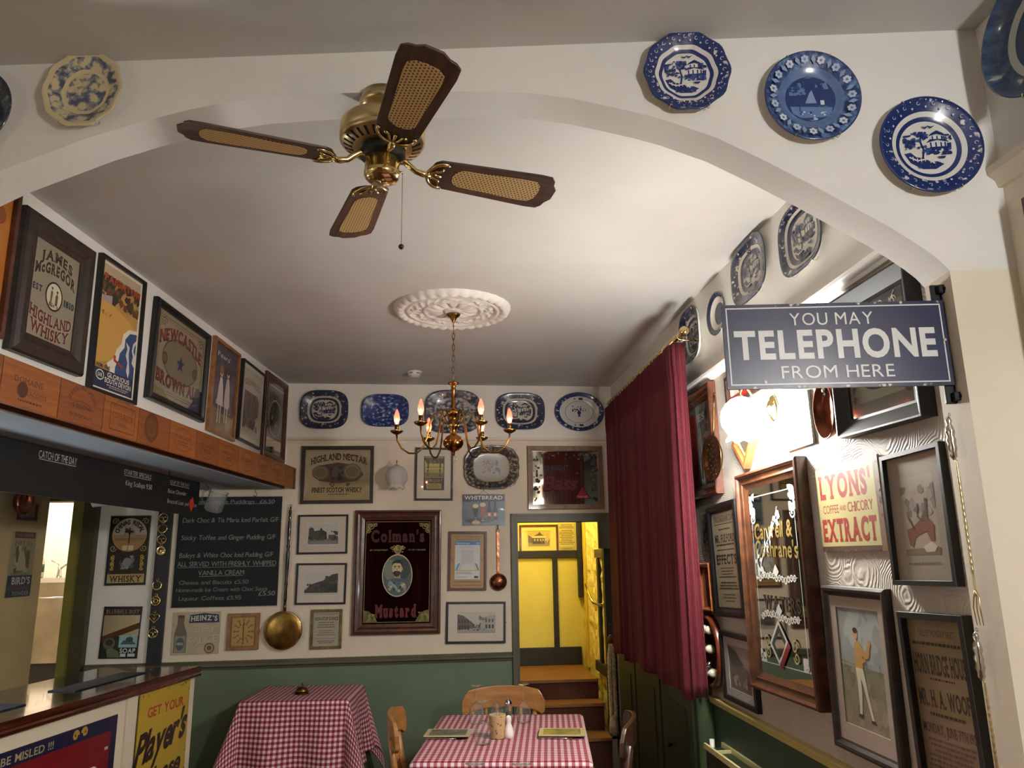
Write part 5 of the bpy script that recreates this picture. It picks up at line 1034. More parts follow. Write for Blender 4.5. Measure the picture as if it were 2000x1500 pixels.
# perforated skimmer
root = empty('skimmer', at('R', -3.535, 2.10, .046), rot_of('R', -3), 'dark brass skimmer with a holed bowl, hanging left of the lit lamp', 'skimmer')
b = MB(); b.lathe([(0, .012), (.06, .014), (.095, .024), (.118, .036), (.122, .036), (.12, .03), (.09, .012), (.05, .002), (0, 0)], 36, sx=1.08, sy=.92)
for r, k in ((.02, 5), (.042, 9), (.066, 13), (.09, 16)):
    for i in range(k):
        a = 2*PI*i/k+r*20; b.lathe([(.0034, -.002), (.0034, .001), (0, .0012)], 7, 1, (1.08*r*cos(a), .92*r*sin(a), .0145+max(0, r-.055)*.28))
b.build('bowl', [brass_dark, C('#17110a', .7)], root)
b = MB(); b.tube([(0, .09, .02), (-.004, .16, .012), (.006, .26, .009), (.012, .30, .008)], [.006, .0045, .004, .006], 8); b.tube([(.012+.008*cos(a), .308+.008*sin(a), .008) for a in [2*PI*i/12 for i in range(12)]], .002, 6, closed=True); b.build('handle', brass_dark, root)

# ------------------------------------------------------------------ wall lamps
def emissive(name, col, strength):
    m = bpy.data.materials.new(name); m.use_nodes = True; b = m.node_tree.nodes['Principled BSDF']
    b.inputs['Base Color'].default_value = (.85, .83, .78, 1); b.inputs['Emission Color'].default_value = col; nt = m.node_tree
    # glow graded by height, weaker at the gallery to spare the ceiling
    tc = node(nt, 'ShaderNodeTexCoord'); sp = node(nt, 'ShaderNodeSeparateXYZ'); link(nt, tc.outputs['Object'], sp.inputs[0])
    mr = node(nt, 'ShaderNodeMapRange'); mr.inputs['From Min'].default_value = -.10; mr.inputs['From Max'].default_value = .02; mr.inputs['To Min'].default_value = 1.35*strength; mr.inputs['To Max'].default_value = .22*strength
    link(nt, sp.outputs['Y'], mr.inputs['Value']); link(nt, mr.outputs[0], b.inputs['Emission Strength'])
    return m
frosted = thin_glass('frosted_glass', (.9, .88, .84, 1), .15, .55)
def wall_lamp(loc, rot, label, shade_mat, group):
    root = empty('wall_lamp', loc, rot, label, 'lamp', group)
    MB().lathe([(.0, .0), (.05, .0), (.052, .006), (.044, .012), (.034, .014), (.028, .022), (.012, .03), (0, .032)], 28, sx=.82, sy=1.1).build('wall_plate', brass, root)
    pts = [(0, -.004, .022), (0, -.012, .042), (0, -.004, .062), (0, .022, .078), (0, .055, .090), (0, .080, .105), (0, .090, .119), (0, .082, .133), (0, .064, .141), (0, .045, .142)]
    MB().tube(pts, .0048, 10).build('arm', brass, root)
    RX = Matrix.Rotation(-PI/2, 3, 'X')
    MB().lathe([(.006, .055), (.014, .052), (.02, .044), (.021, .034), (.006, .03)], 20, R=RX, c=(0, 0, .142)).build('gallery', brass, root)
    b = MB(); n = 48; prof = [(.019, .046), (.038, .038), (.062, .018), (.079, -.010), (.084, -.040), (.079, -.070), (.066, -.092), (.057, -.104), (.057, -.112), (.064, -.123), (.069, -.129)]
    vs = []
    for r, y in prof:
        for i in range(n):
            a = 2*PI*i/n; k = 1+(.07*cos(8*a) if y < -.1 else .018*cos(12*a) if y < .03 else 0); vs.append((r*k*cos(a), y-(.006*cos(8*a) if y < -.11 else 0), .142+r*k*sin(a)))
    b.add(vs, [(j*n+i, j*n+(i+1) % n, (j+1)*n+(i+1) % n, (j+1)*n+i) for j in range(len(prof)-1) for i in range(n)], 0, True)
    b.build('shade', shade_mat, root)
    return root
warm = (1.0, .985, .935, 1)
wall_lamp(at('R', -2.97, 2.231), rot_of('R'), 'lit white glass globe lamp on a brass arm, on the right wall', emissive('lit_globe', warm, GLOBE), 'globe wall lamps')
wl = wall_lamp(at('B', -.400, 2.30), rot_of('B'), 'unlit grey glass globe lamp on the end wall, left of the olive poster', frosted, 'globe wall lamps')
wall_lamp(at('F', .35, 2.36), rot_of('F'), 'lit globe lamp on the right wall behind the camera', emissive('lit_globe_front', (1, 1, .99, 1), GLOBE_FRONT_R), 'globe wall lamps')
RG = Matrix((Vector((0, 1, 0)), Vector((0, 0, 1)), Vector((1, 0, 0)))).transposed()
wall_lamp((-2.8, .3, 2.1), RG, 'lit globe lamp on the left wall behind the camera', emissive('lit_globe_left', warm, GLOBE_FRONT_L), 'globe wall lamps')

# ------------------------------------------------------------------ telephone sign on its bracket
def art_tel(a):
    w = '#d4d4d2'; a.R(0, 0, 1, 1, '#161c42'); a.blobs(0, 0, 1, .03, 30, .012, ['#0d0d14', '#6d6a66', '#151a3a', '#b9b6b0'], 3); a.blobs(0, .97, 1, 1, 16, .008, ['#0d0d14', '#8a8783'], 5); a.B(.016, .04, .984, .96, .006, w)
    a.T('YOU MAY', .49, .815, .375, .155, w, .0, gap=.13); a.T('TELEPHONE', .495, .52, .90, .335, w, .035, gap=.10); a.T('FROM HERE', .495, .19, .50, .155, w, .0, gap=.13)
    for x, y in ((.315, .985), (.62, .985), (.81, .985), (.17, .075), (.985, .53)): a.O(x, y, .008, '#8d8a86', 12); a.O(x+.001, y-.002, .004, '#d9d6d0', 10)
root = empty('telephone_sign', at('A', .972, 2.157, -.045), rot_of('A', -.2), 'navy enamel sign reading you may telephone from here, hung under the arch', 'sign')
A = Art(.556, .22, .004, (.32, .15)); A.slab('#161c42', -.004); art_tel(A); A.build('sign_face', root)
b = MB(); b.box((.258, -.155, -.014), (.284, .155, -.005)); b.box((.270, .128, -.014), (.297, .150, .012)); b.box((.270, -.150, -.014), (.297, -.128, .012)); b.build('bracket', iron, root, bevel=.002)
b = MB()
for y in (.139, -.139): b.lathe([(.004, 0), (.004, .003), (0, .0045)], 10, R=Matrix.Rotation(-PI/2, 3, 'Y'), c=(.2965, y, .002))
for k, y in enumerate((.139, -.139)): MB().lathe([(.005, 0), (.005, .003), (0, .005)], 10, c=(.284, y, .012)).build('screw', iron, root)
# toasting forks on the jamb of the arch
def fork(loc, label, L, twist_from):
    R = Matrix((Vector((0, -1, 0)), Vector((0, 0, 1)), Vector((-1, 0, 0)))).transposed()
    root = empty('toasting_fork', loc, R, label, 'fork', 'toasting forks on the arch jamb')
    MB().lathe([(.0, 0), (.005, -.004), (.0075, -.012), (.005, -.02), (.009, -.028), (.0115, -.04), (.008, -.05), (.0115, -.06), (.009, -.07), (.0115, -.08), (.008, -.09), (.009, -.1), (.003, -.108), (0, -.11)], 10, R=Matrix.Rotation(-PI/2, 3, 'X'), c=(0, 0, .017)).build('handle', silver, root)
    pts = []; rr = []
    for i in range(60):
        f = i/59; y = -.108-(L-.108)*f; pts.append((0, y, .012)); rr.append(.0026+(.0016*abs(sin(i*1.05)) if .12 < f < .85 else 0))
    MB().tube(pts, rr, 8).build('shaft', brass_soft, root)
    for s in (-1, 0, 1):
        p = [(0, -L+.004, .012), (s*.009, -L-.012, .012), (s*.0115, -L-.035, .015), (s*.011, -L-.075, .012)]
        MB().tube(p, [.0025, .0022, .002, .0008], 6).build('prong', brass_soft, root)
    MB().tube([(.004*cos(a), .004+.004*sin(a), .012) for a in [2*PI*i/12 for i in range(12)]], .001, 5, closed=True).build('ring', silver, root)
    return root
fork((1.2478, 1.745, 1.972), 'upper of the two long metal toasting forks on the arch jamb', .42, 0)
fork((1.2478, 1.760, 1.462), 'lower of the two toasting forks, running off the bottom of the photo', .42, 0)

# ------------------------------------------------------------------ ceiling fan
fan = empty('ceiling_fan', (-.180, 1.872, 2.874), Matrix.Rotation(math.radians(17.2), 3, 'Z'), 'brass ceiling fan with four dark wooden blades and cane panels', 'fan')
fan.scale = (1.025, 1.025, 1.0)
MB().lathe([(0, .0165), (.058, .0165), (.060, 0), (.064, -.006), (.063, -.016), (.056, -.024), (.036, -.030), (.03, -.036), (0, -.036)], 36).build('canopy', brass_soft, fan)
MB().lathe([(.0, -.03), (.026, -.034), (.036, -.042), (.036, -.058), (.03, -.066), (0, -.07)], 24).build('neck', brass, fan)
MB().lathe([(0, -.064), (.07, -.064), (.100, -.069), (.110, -.077), (.112, -.086), (.112, -.116), (.109, -.119), (.112, -.123), (.107, -.130), (.09, -.139), (.072, -.145), (.05, -.147), (0, -.147)], 48).build('motor_housing', brass_soft, fan)
for i in range(28):
    a = 2*PI*i/28; b = MB(); c, s = cos(a), sin(a)
    q = lambda r, t, z: (r*c-t*s, r*s+t*c, z)
    b.add([q(.078, -.003, -.1448), q(.101, -.004, -.1338), q(.101, .004, -.1338), q(.078, .003, -.1448), q(.08, -.003, -.136), q(.1, -.004, -.126), q(.1, .004, -.126), q(.08, .003, -.136)], [(0, 1, 2, 3), (7, 6, 5, 4), (0, 4, 5, 1), (1, 5, 6, 2), (2, 6, 7, 3), (3, 7, 4, 0)])
    b.build('vent_slot', C('#0c0907', .8), fan)
MB().lathe([(0, -.14), (.06, -.14), (.06, -.168), (.045, -.176), (0, -.176)], 32).build('flywheel', C('#141210', .5), fan)
MB().lathe([(0, -.17), (.044, -.17), (.045, -.174), (.0455, -.212), (.047, -.214), (.047, -.222), (.045, -.228), (.038, -.236), (.02, -.24), (.004, -.241), (.003, -.245), (0, -.245)], 40).build('switch_housing', brass, fan)
for i in range(3):
    a = .6+2*PI*i/3; MB().lathe([(.003, 0), (.003, .004), (0, .006)], 8, R=Matrix.Rotation(PI/2, 3, 'Y').to_3x3(), c=(.046*cos(a), .046*sin(a), -.205)).build('screw', brass, fan)
blade_wood = wood('fan_blade_wood', '#2c1b10', '#543823', 'x', 5, .4, .2)
outl = [(.128, -.022), (.135, -.042), (.15, -.053), (.43, -.069), (.465, -.067), (.477, -.054), (.481, -.038), (.494, -.02), (.494, .02), (.481, .038), (.477, .054), (.465, .067), (.43, .069), (.15, .053), (.135, .042), (.128, .022)]
can = []
for i in range(33):
    a = PI/2+PI*i/32; can.append((.222+.03*cos(a), .034*sin(a)))
can += [(.40, -.044), (.428, -.042), (.442, -.026), (.446, 0), (.442, .026), (.428, .042), (.40, .044)]
for k in range(4):
    Rk = Matrix.Rotation(k*PI/2, 3, 'Z') @ Matrix.Rotation(math.radians(-12), 3, 'X')
    bl = MB().prism(outl, -.003, .003).build('fan_blade', blade_wood, fan, (0, 0, -.189), Rk, bevel=.001)
    MB().prism(can, -.0042, -.0028).build('cane_panel', cane_m, bl)
    b = MB(); b.tube([(.045, 0, .02), (.06, 0, .022), (.075, 0, .010), (.09, 0, -.004), (.11, 0, -.009), (.13, 0, -.008)], [.008, .009, .0085, .008, .009, .008], 10)
    loop = [(.122+.036*(1-cos(t)), .047*sin(t)*(1-.12*cos(t)), -.006) for t in [-.62*PI+1.24*PI*i/30 for i in range(31)]]
    b.tube(loop, .005, 8)
    b.tube([(.125, 0, -.006), (.14, .012, -.006), (.156, .018, -.006), (.16, .03, -.006)], .004, 8); b.tube([(.125, 0, -.006), (.14, -.012, -.006), (.156, -.018, -.006), (.16, -.03, -.006)], .004, 8)
    b.tube([(.13, .0, -.006), (.16, .0, -.006)], .005, 8)
    b.build('blade_iron', brass, bl)
b = MB(); z = -.2
q = []
for i in range(62): b.lathe([(.0004, .0015), (.0013, 0), (.0004, -.0015)], 6, c=(.052, -.012, -.214-.0033*i))
pc = b.build('pull_chain', brass_old, fan)
MB().sphere((.052, -.012, -.424), .0075, 10).build('chain_ball', C('#2c1a12', .35), pc)
MB().tube([(.040, -.010, -.208), (.05, -.012, -.208), (.052, -.012, -.214)], .0025, 6).build('chain_outlet', brass, fan)

# ------------------------------------------------------------------ ceiling rose and smoke alarm
rose = empty('ceiling_rose', (.02, 4.06, CEIL), None, 'white moulded plaster rose on the ceiling round the chandelier hook', 'ceiling rose')
b = MB(); NR, NTH = 44, 192; vs = []
def rose_h(r, a):
    t = r/.325; h = .004
    if t > .80: u = (t-.80)/.2; h = .012+.026*sin(PI*min(1, u*1.02))*(.62+.38*abs(cos(16*a)))
    elif t > .74: h = .022+.006*sin(PI*(t-.74)/.06)
    elif t > .52: u = (t-.52)/.22; h = .010+.014*max(0, sin(9*a+6*u))*sin(PI*u)+.007*max(0, sin(22*a-9*u))
    elif t > .46: h = .018+.006*sin(PI*(t-.46)/.06)
    elif t > .14: u = (t-.14)/.32; h = .010+.016*abs(cos(6*a))*sin(PI*u)**.7
    else: h = .024
    return h
for j in range(NR+1):
    r = .325*j/NR
    for i in range(NTH):
        a = 2*PI*i/NTH; rr = r*(1+(.012*abs(cos(16*a)) if j > NR-6 else 0)); vs.append((rr*cos(a), rr*sin(a), -(rose_h(r, a) if j < NR else 0)))
b.add(vs, [(j*NTH+i, j*NTH+(i+1) % NTH, (j+1)*NTH+(i+1) % NTH, (j+1)*NTH+i) for j in range(NR) for i in range(NTH)], 0, True)
b.build('plaster_relief', C('#e2ddd4', .7), rose)
sm = empty('smoke_alarm', (-.254, 5.552, CEIL), None, 'small round white smoke alarm on the ceiling left of the chandelier chain', 'alarm')
MB().lathe([(0, 0), (.055, 0), (.057, -.008), (.052, -.012), (.05, -.024), (.042, -.034), (.015, -.037), (0, -.037)], 28).build('casing', white_gloss, sm)
for i in range(6): a = PI*i/3; MB().box((-.012, -.002, -.003), (.012, .002, .003)).build('vent', C('#55524c', .7), sm, (.0505*cos(a), .0505*sin(a), -.018), Matrix.Rotation(a+PI/2, 3, 'Z'))

# ------------------------------------------------------------------ chandelier
CX, CY = .026, 4.09
ch = empty('chandelier', (CX, CY, CEIL), Matrix.Rotation(math.radians(-3), 3, 'Z'), 'aged brass six-armed chandelier with red candle bulbs on a chain', 'chandelier')
D = -CEIL
MB().lathe([(0, -.024), (.04, -.026), (.036, -.034), (.018, -.048), (.012, -.062), (.004, -.075), (.004, -.1), (0, -.1)], 20).build('ceiling_cup', brass_old, ch)
for i in range(9):
    z = -.105-.0325*i; pts = []
    for t in range(16):
        a = 2*PI*t/16; x, y = .007*cos(a), .022*sin(a); pts.append((x, 0, z-.016+y) if i % 2 else (0, x, z-.016+y))
    MB().tube(pts, .0021, 6, closed=True).build('chain_link', brass_old, ch)
MB().lathe([(0, 2.608+D), (.006, 2.605+D), (.008, 2.598+D), (.03, 2.594+D), (.031, 2.588+D), (.014, 2.58+D), (.012, 2.56+D), (.016, 2.553+D), (.011, 2.545+D), (.0125, 2.47+D), (.018, 2.462+D), (.012, 2.45+D), (.02, 2.44+D), (.038, 2.432+D), (.042, 2.42+D), (.03, 2.408+D), (.018, 2.398+D), (.018, 2.378+D), (.026, 2.37+D), (.027, 2.345+D), (.018, 2.335+D), (.014, 2.315+D), (.02, 2.303+D), (.045, 2.288+D), (.054, 2.268+D), (.055, 2.25+D), (.046, 2.232+D), (.028, 2.218+D), (.012, 2.212+D), (.008, 2.2+D), (.009, 2.192+D), (0, 2.188+D)], 32).build('column', noisy('chandelier_brass', '#7d5228', '#a8763c', 12, .2, metal=1), ch)
MB().tube([(.016*cos(a), 0, 2.172+D+.016*sin(a)) for a in [2*PI*i/24 for i in range(24)]], .0017, 6, closed=True).build('pull_ring', brass, ch)
bulb_glass = bpy.data.materials.new('red_bulb'); bulb_glass.use_nodes = True
bb = bulb_glass.node_tree.nodes['Principled BSDF']; bb.inputs['Base Color'].default_value = (.5, .06, .04, 1); bb.inputs['Emission Color'].default_value = (1, .13, .07, 1); bb.inputs['Emission Strength'].default_value = .55; bb.inputs['Roughness'].default_value = .1; bb.inputs['Coat Weight'].default_value = 1
bb.inputs['Alpha'].default_value = .62
glow = C('#ffc0a0', emit=110.0)
for k in range(6):
    R = Matrix.Rotation(k*PI/3, 3, 'Z')
    arm = MB().tube([(.022, 0, 2.358+D), (.04, 0, 2.375+D), (.055, 0, 2.41+D), (.078, 0, 2.43+D), (.105, 0, 2.418+D), (.125, 0, 2.37+D), (.142, 0, 2.29+D), (.165, 0, 2.232+D), (.2, 0, 2.203+D), (.24, 0, 2.205+D), (.28, 0, 2.232+D), (.303, 0, 2.275+D), (.308, 0, 2.31+D)], .0052, 8).build('arm', brass_old, ch, None, R)
    MB().lathe([(0, 2.306+D), (.012, 2.308+D), (.03, 2.318+D), (.036, 2.326+D), (.034, 2.329+D), (.014, 2.324+D), (0, 2.324+D)], 20, c=(.308, 0, 0)).build('drip_pan', brass_old, arm)
    MB().lathe([(.011, 2.32+D), (.0115, 2.36+D), (.009, 2.364+D), (0, 2.364+D)], 14, c=(.308, 0, 0)).build('candle_tube', brass_dark, arm)
    MB().lathe([(.0095, 2.362+D), (.011, 2.37+D), (.0165, 2.39+D), (.0165, 2.402+D), (.012, 2.423+D), (.005, 2.443+D), (0, 2.45+D)], 16, c=(.308, 0, 0)).build('bulb', bulb_glass, arm)
    MB().sphere((.308, 0, 2.386+D), .0055, 8, sz=1.7).build('filament', glow, arm)
    MB().sphere((.024, 0, 2.352+D), .010, 8).build('arm_socket', brass, arm)

# ------------------------------------------------------------------ curtain on its pole
PX, PZ = 1.225, 2.782
pole = empty('curtain_pole', (PX, 3.76, PZ), None, 'brass curtain pole with a ball finial along the right wall', 'curtain pole')
MB().tube([(0, -.02, 0), (0, 1.86, 0)], .013, 14).build('rod', brass, pole)
MB().lathe([(.012, 0), (.017, -.004), (.017, -.01), (.011, -.016), (.02, -.026), (.027, -.042), (.026, -.056), (.016, -.07), (0, -.074)], 20, R=Matrix.Rotation(-PI/2, 3, 'X'), c=(0, -.02, 0)).build('finial', brass, pole)
for y in (.0, 1.82):
    b = MB(); b.tube([(0, y+.03, -.012), (0, y+.03, -.02), (.06, y+.03, -.02), (XR-PX-.002, y+.03, -.02)], .006, 8); b.lathe([(.022, 0), (.022, .006), (.01, .01)], 16, R=Matrix.Rotation(-PI/2, 3, 'Y'), c=(XR-PX-.001, y+.03, -.02)); b.build('bracket', brass, pole)
cur = empty('curtain', (PX, 3.76, PZ), None, 'long dark red velvet curtain hanging from the brass pole', 'curtain')
b = MB(); NS, NZ = 300, 26; vs = []
def curtain_xy(t, d):
    """t along the cloth, d 0 top .. 1 hem -> offset from the pole's near end"""
    if t < .12:
        u = t/.12; x = .018-.058*u-.012*d*u; y = .02-.012*d+.014*sin(u*PI*3.1)*(.5+.5*d)
        return x, y
    u = (t-.12)/.88; y = .02-.012*d*(1-u)+1.81*u; ph = u*2*PI*8.5+.9*sin(u*8)
    amp = (.010+.014*d)*(.6+.4*sin(u*17+1))
    x = -.04-.012*d+.012*u-amp*(.5-.5*cos(ph))+amp*.25*sin(2.3*ph)
    return x, y+.008*sin(ph+1.2)*d
for j in range(NZ+1):
    d = j/NZ
    for i in range(NS+1):
        t = i/NS; x, y = curtain_xy(t, d); z = -.040-1.753*d+.012*sin(t*31)*d-.02*d*(1-t)
        if j <= 2: x += .006*sin(t*2*PI*62)
        vs.append((x, y, z))
b.add(vs, [(j*(NS+1)+i, j*(NS+1)+i+1, (j+1)*(NS+1)+i+1, (j+1)*(NS+1)+i) for j in range(NZ) for i in range(NS)], 0, True)
cl = b.build('cloth', velvet, cur)
sd = cl.modifiers.new('thick', 'SOLIDIFY'); sd.thickness = .005; sd.offset = 0
rg = None
for i in range(26):
    y = -.0+1.8*i/25
    o = MB().tube([(.021*cos(a), 0, .021*sin(a)-.006) for a in [2*PI*k/20 for k in range(20)]], .0032, 6, closed=True).build('curtain_ring', brass_soft, cur, (0, y, 0)) if rg is None else rg.copy()
    if rg is None: rg = o
    else: COL.objects.link(o); o.location = (0, y, 0)
cordr = empty('pull_cord', (1.272, 3.93, 2.2), None, 'pale twin pull cords with a white weight, hanging beside the curtain', 'cord')
b = MB()
for k, dx in enumerate((0, .012)):
    b = MB(); b.tube([(dx, .10, .42), (dx+.004*sin(k+1), .06, .0), (dx, .03, -.5), (dx*.4, 0, -1.08)], .0022, 6); b.build('cord_strand', cord_m, cordr)
MB().lathe([(.004, -1.04), (.009, -1.06), (.01, -1.16), (.006, -1.2), (.004, -1.21)], 12).build('cord_weight', white_gloss, cordr)
MB().box((-.006, -.006, -.86), (.03, .006, -.835)).build('cord_cleat', brass, cordr)

# ------------------------------------------------------------------ bar counter and the board above it
cd = Vector((.276, 1.539, 0)).normalized(); cn = Vector((cd.y, -cd.x, 0))
RC = Matrix((cd, -cn, Vector((0, 0, 1)))).transposed()     # local x along the counter, y away from the room
bar = empty('bar_counter', (-1.445, 4.826, 0), RC, 'bar counter with a dark polished top, mahogany edge and white front', 'counter')
bt = noisy('bar_top_black', '#0c0c12', '#1b1b24', 3, .12, coat=.8)
MB().box((-2.6, .055, 1.0), (0, .60, 1.05)).build('counter_top', bt, bar)
b = MB(); prof = [(.0, 1.0), (-.002, 1.012), (.004, 1.02), (.0, 1.028), (.0, 1.045), (.012, 1.052), (.07, 1.052), (.07, 1.0)]
k = len(prof); b.add([(x, y, z) for x in (-2.6, .012) for y, z in prof], [tuple(range(k)), tuple(range(2*k-1, k-1, -1))]+[(i, k+i, k+(i+1) % k, (i+1) % k) for i in range(k)])
b.box((0, .055, 1.0), (.012, .60, 1.052)); b.build('edge_moulding', noisy('mahogany_edge', '#2c0f07', '#5a2210', 8, .18, stretch=(.3, 6, 6), coat=.7), bar)
MB().box((-2.6, .04, 0), (.0, .56, 1.0)).build('front_panel', C('#d9cfb8', .45), bar)
for x in (-.03, -.62, -1.82): MB().box((x-.045, .030, 0), (x+.045 if x < -.1 else .0, .0395, .999)).build('upright', C('#d9cfb8', .45), bar)
def art_player(a):
    a.R(0, 0, 1, 1, '#b59a2c'); r, k = '#a32418', '#15110c'; a.T('GET YOUR', .52, .845, .72, .075, r, .02, 0, gap=.07); a.T("Player's", .5, .635, .98, .24, k, .035, 0, .3, rise=.10, gap=-.03); a.T("Please", .56, .36, .7, .15, k, .03, 0, .2, rise=.05, gap=-.02)
    a.blobs(0, .97, 1, 1, 8, .02, ['#5a4a1c', '#7d6a24'], 2); a.blobs(.97, 0, 1, 1, 8, .02, ['#5a4a1c', '#7d6a24'], 4)
tin_sign('C', -.315, .66, .50, .66, .3, 'enamel_sign', 'yellow enamel sign with red and black lettering on the bar front', 'sign', '#b59a2c', art_player, (.35, .3), .006).location += cn*.011
def art_misled(a):
    a.R(0, 0, 1, 1, '#6d1018'); a.R(0, .90, 1, 1, '#15193a'); a.R(.955, 0, 1, 1, '#15193a'); g = '#a39a72'; a.T("DON'T BE MISLED !!!", .32, .945, .48, .05, g, .01, .02, gap=.08); a.scroll(.7, .95, .02, '#a8863a'); a.scroll(.76, .955, .02, '#a8863a', -1); a.T('"', .93, .77, .025, .05, '#cfc6b4', .03); a.T('CAMP', .6, .55, .6, .3, '#cfc6b4', .03, .05); a.T('COFFEE', .55, .25, .6, .16, '#cfc6b4', .02, .04)
tin_sign('C', -1.25, .61, 1.03, .64, 0, 'enamel_sign', 'red and navy enamel coffee sign low on the bar front', 'sign', '#6d1018', art_misled, (.35, .3), .006).location += cn*.001
# long black board of specials hung under the bar ceiling
hd = Vector((.179, 2.052, 0)).normalized(); hn = Vector((hd.y, -hd.x, 0))
hb = empty('specials_board', Vector((-1.694, 5.352, 2.065))-hd*1.1, Matrix((hd, Vector((0, 0, 1)), hn)).transposed(), 'long black board of chalked specials hanging over the bar', 'chalkboard')
A = Art(2.2, .226, .0, (.7, 0)); A.slab('#0c0c0d', -.018); cw = '#c2c2ba'
ux = lambda u: (u+2.2)/2.2; vz = lambda z: (z-2.065)/.226+.5
A.T('CATCH OF THE DAY', ux(-1.634), vz(2.140), .138, .16, cw, .0); A.L([(ux(-1.782), vz(2.117)), (ux(-1.486), vz(2.115))], .0012, cw)
A.T('STARTER SPECIALS', ux(-.863), vz(2.143), .143, .12, cw, 0); A.L([(ux(-1.02), vz(2.123)), (ux(-.71), vz(2.123))], .0012, cw); A.T('King Scallops 9.50', ux(-.84), vz(2.085), .14, .13, cw, 0, 0, .05)
A.T('SOUP OF THE DAY', ux(-.31), vz(2.142), .13, .10, '#a9a9a2', 0); A.L([(ux(-.45), vz(2.124)), (ux(-.17), vz(2.124))], .0012, cw); A.T('Bacon Chowder', ux(-.34), vz(2.085), .12, .12, '#a9a9a2', 0, 0, .05); A.T('Broccoli Leek and Stilton', ux(-.25), vz(2.022), .2, .12, '#b9b9b2', 0, 0, .05)
A.build('board', hb)
for x in (-.9, .0, .9):
    MB().tube([(x, .112, -.009), (x, .1145, -.009)], .004, 6).build('screw_eye', iron, hb)
rd = empty('paper_flame', Vector((-1.694, 5.352, 2.022))-hd*.12+hn*.001, Matrix((hd, Vector((0, 0, 1)), hn)).transposed(), 'red paper flame shape stuck on the end of the long specials board', 'decoration')
MB().prism([(0, -.05), (.035, -.005), (.03, .02), (.012, .05), (0, .03), (-.02, .035), (-.035, .0)], 0, .003).build('paper', C('#d8301c', .5), rd)
# glass jug hanging from a hook, hanging mug, copper pan
jug = empty('glass_jug', (-1.575, 5.37, 2.09), Matrix.Rotation(.35, 3, 'Y') @ Matrix.Rotation(.25, 3, 'X'), 'clear pressed glass tankard hanging from a hook beside the long board', 'jug')
MB().lathe([(.0, -.105), (.055, -.108), (.06, -.10), (.062, .02), (.064, .03), (.060, .03), (.057, .02), (.055, -.09), (0, -.09)], 28).build('tankard_body', ghost_glass, jug)
MB().tube([(-.06, 0, .01), (-.085, 0, .015), (-.1, 0, -.01), (-.1, 0, -.05), (-.08, 0, -.08), (-.06, 0, -.085)], .008, 8).build('handle', ghost_glass, jug)
def cup_hook(loc, label):
    r = empty('cup_hook', loc, None, label, 'hook', 'small black hooks in the bar ceiling')
    MB().tube([(0, 0, 0), (0, 0, -.02), (.012, 0, -.028), (.016, 0, -.042), (.006, 0, -.054), (-.008, 0, -.05), (-.012, 0, -.04)], .0022, 6).build('hook_wire', iron, r); return r
cup_hook((-1.658, 4.66, 2.18), 'small black hook in the bar ceiling above the long board'); cup_hook((-1.465, 5.93, 2.18), 'small black hook in the bar ceiling above the pudding chalkboard')
cup_hook((-1.66, 5.385, 2.18), 'small black hook holding the glass tankard')
mug = empty('white_mug', (-2.11, 4.86, 2.03), Matrix.Rotation(-PI/2, 3, 'Y'), 'white cup hanging behind the lower edge of the long board', 'mug')
MB().lathe([(0, -.05), (.035, -.05), (.04, -.04), (.044, .04), (.046, .05), (.042, .05), (.036, -.03), (0, -.035)], 24).build('cup_body', C('#c9c6bd', .25), mug)
MB().tube([(.04, 0, .03), (.065, 0, .03), (.072, 0, .0), (.06, 0, -.025), (.04, 0, -.028)], .005, 8).build('handle', C('#c9c6bd', .25), mug)
hk = empty('cup_hook', (-2.11, 4.86, 2.18), None, 'small black hook holding the white cup', 'hook', 'small black hooks in the bar ceiling')
MB().tube([(0, 0, 0), (0, 0, -.05), (.012, 0, -.06), (.014, 0, -.078), (0, 0, -.088), (-.012, 0, -.078)], .0022, 6).build('hook_wire', iron, hk)
# partition behind the bar
def art_birds(a):
    a.R(0, 0, 1, 1, '#8f8466'); a.R(.1, .9, .95, 1, '#4a1c1a'); a.T('ALL HOME', .52, .95, .7, .05, '#7d5a4c', .01, .03); a.T('Every day', .5, .82, .7, .09, '#3b362c', .0, 0, .1, arch=.03); a.blobs(.2, .36, .8, .78, 36, .12, ['#6d5a3c', '#8a7a5c', '#54462f', '#a39a7c', '#6f3f24', '#3f3a2e'], 4); a.P([(.3, .4), (.35, .68), (.5, .74), (.62, .6), (.7, .4)], '#a0957a'); a.O(.48, .74, .07, '#8a6a4c')
    a.R(0, 0, 1, .33, '#1d2a3c'); a.T("BIRD'S", .56, .25, .74, .11, '#b9b6a8', .02, .02); a.T('CUSTARD', .5, .145, .84, .075, '#7d4238', .01, .03); a.T('POWDER', .6, .055, .66, .065, '#8d8a80', .01, .02); a.dash(.1, .335, .9, .365, 1, '#5d7a3c', 2, .7)
tin_sign('P', 5.216, 1.653, .285, .405, 0, 'tin_sign', 'custard powder sign on the beige wall at the far left', 'sign', '#8f8466', art_birds, (.45, .2), .006)
def art_tiny(a): a.R(0, 0, 1, 1, '#5d2c1c'); a.blobs(.05, .05, .95, .95, 16, .14, ['#6d3a20', '#7d4a2c', '#4a2418', '#8a6a4c'], 3)
picture('P', 5.215, 1.985, .225, .115, 0, 'framed_print', 'small reddish picture above the custard powder sign', 'picture', .012, .015, frame_brown, art_tiny)
root = empty('hanging_pan', at('P', 5.05, 2.04, .03), rot_of('P'), 'round copper pan hanging over the far left wall', 'pan')
MB().lathe([(0, 0), (.07, .002), (.085, .02), (.088, .05), (.084, .05), (.08, .022), (.066, .008), (0, .006)], 32).build('bowl', copper, root)

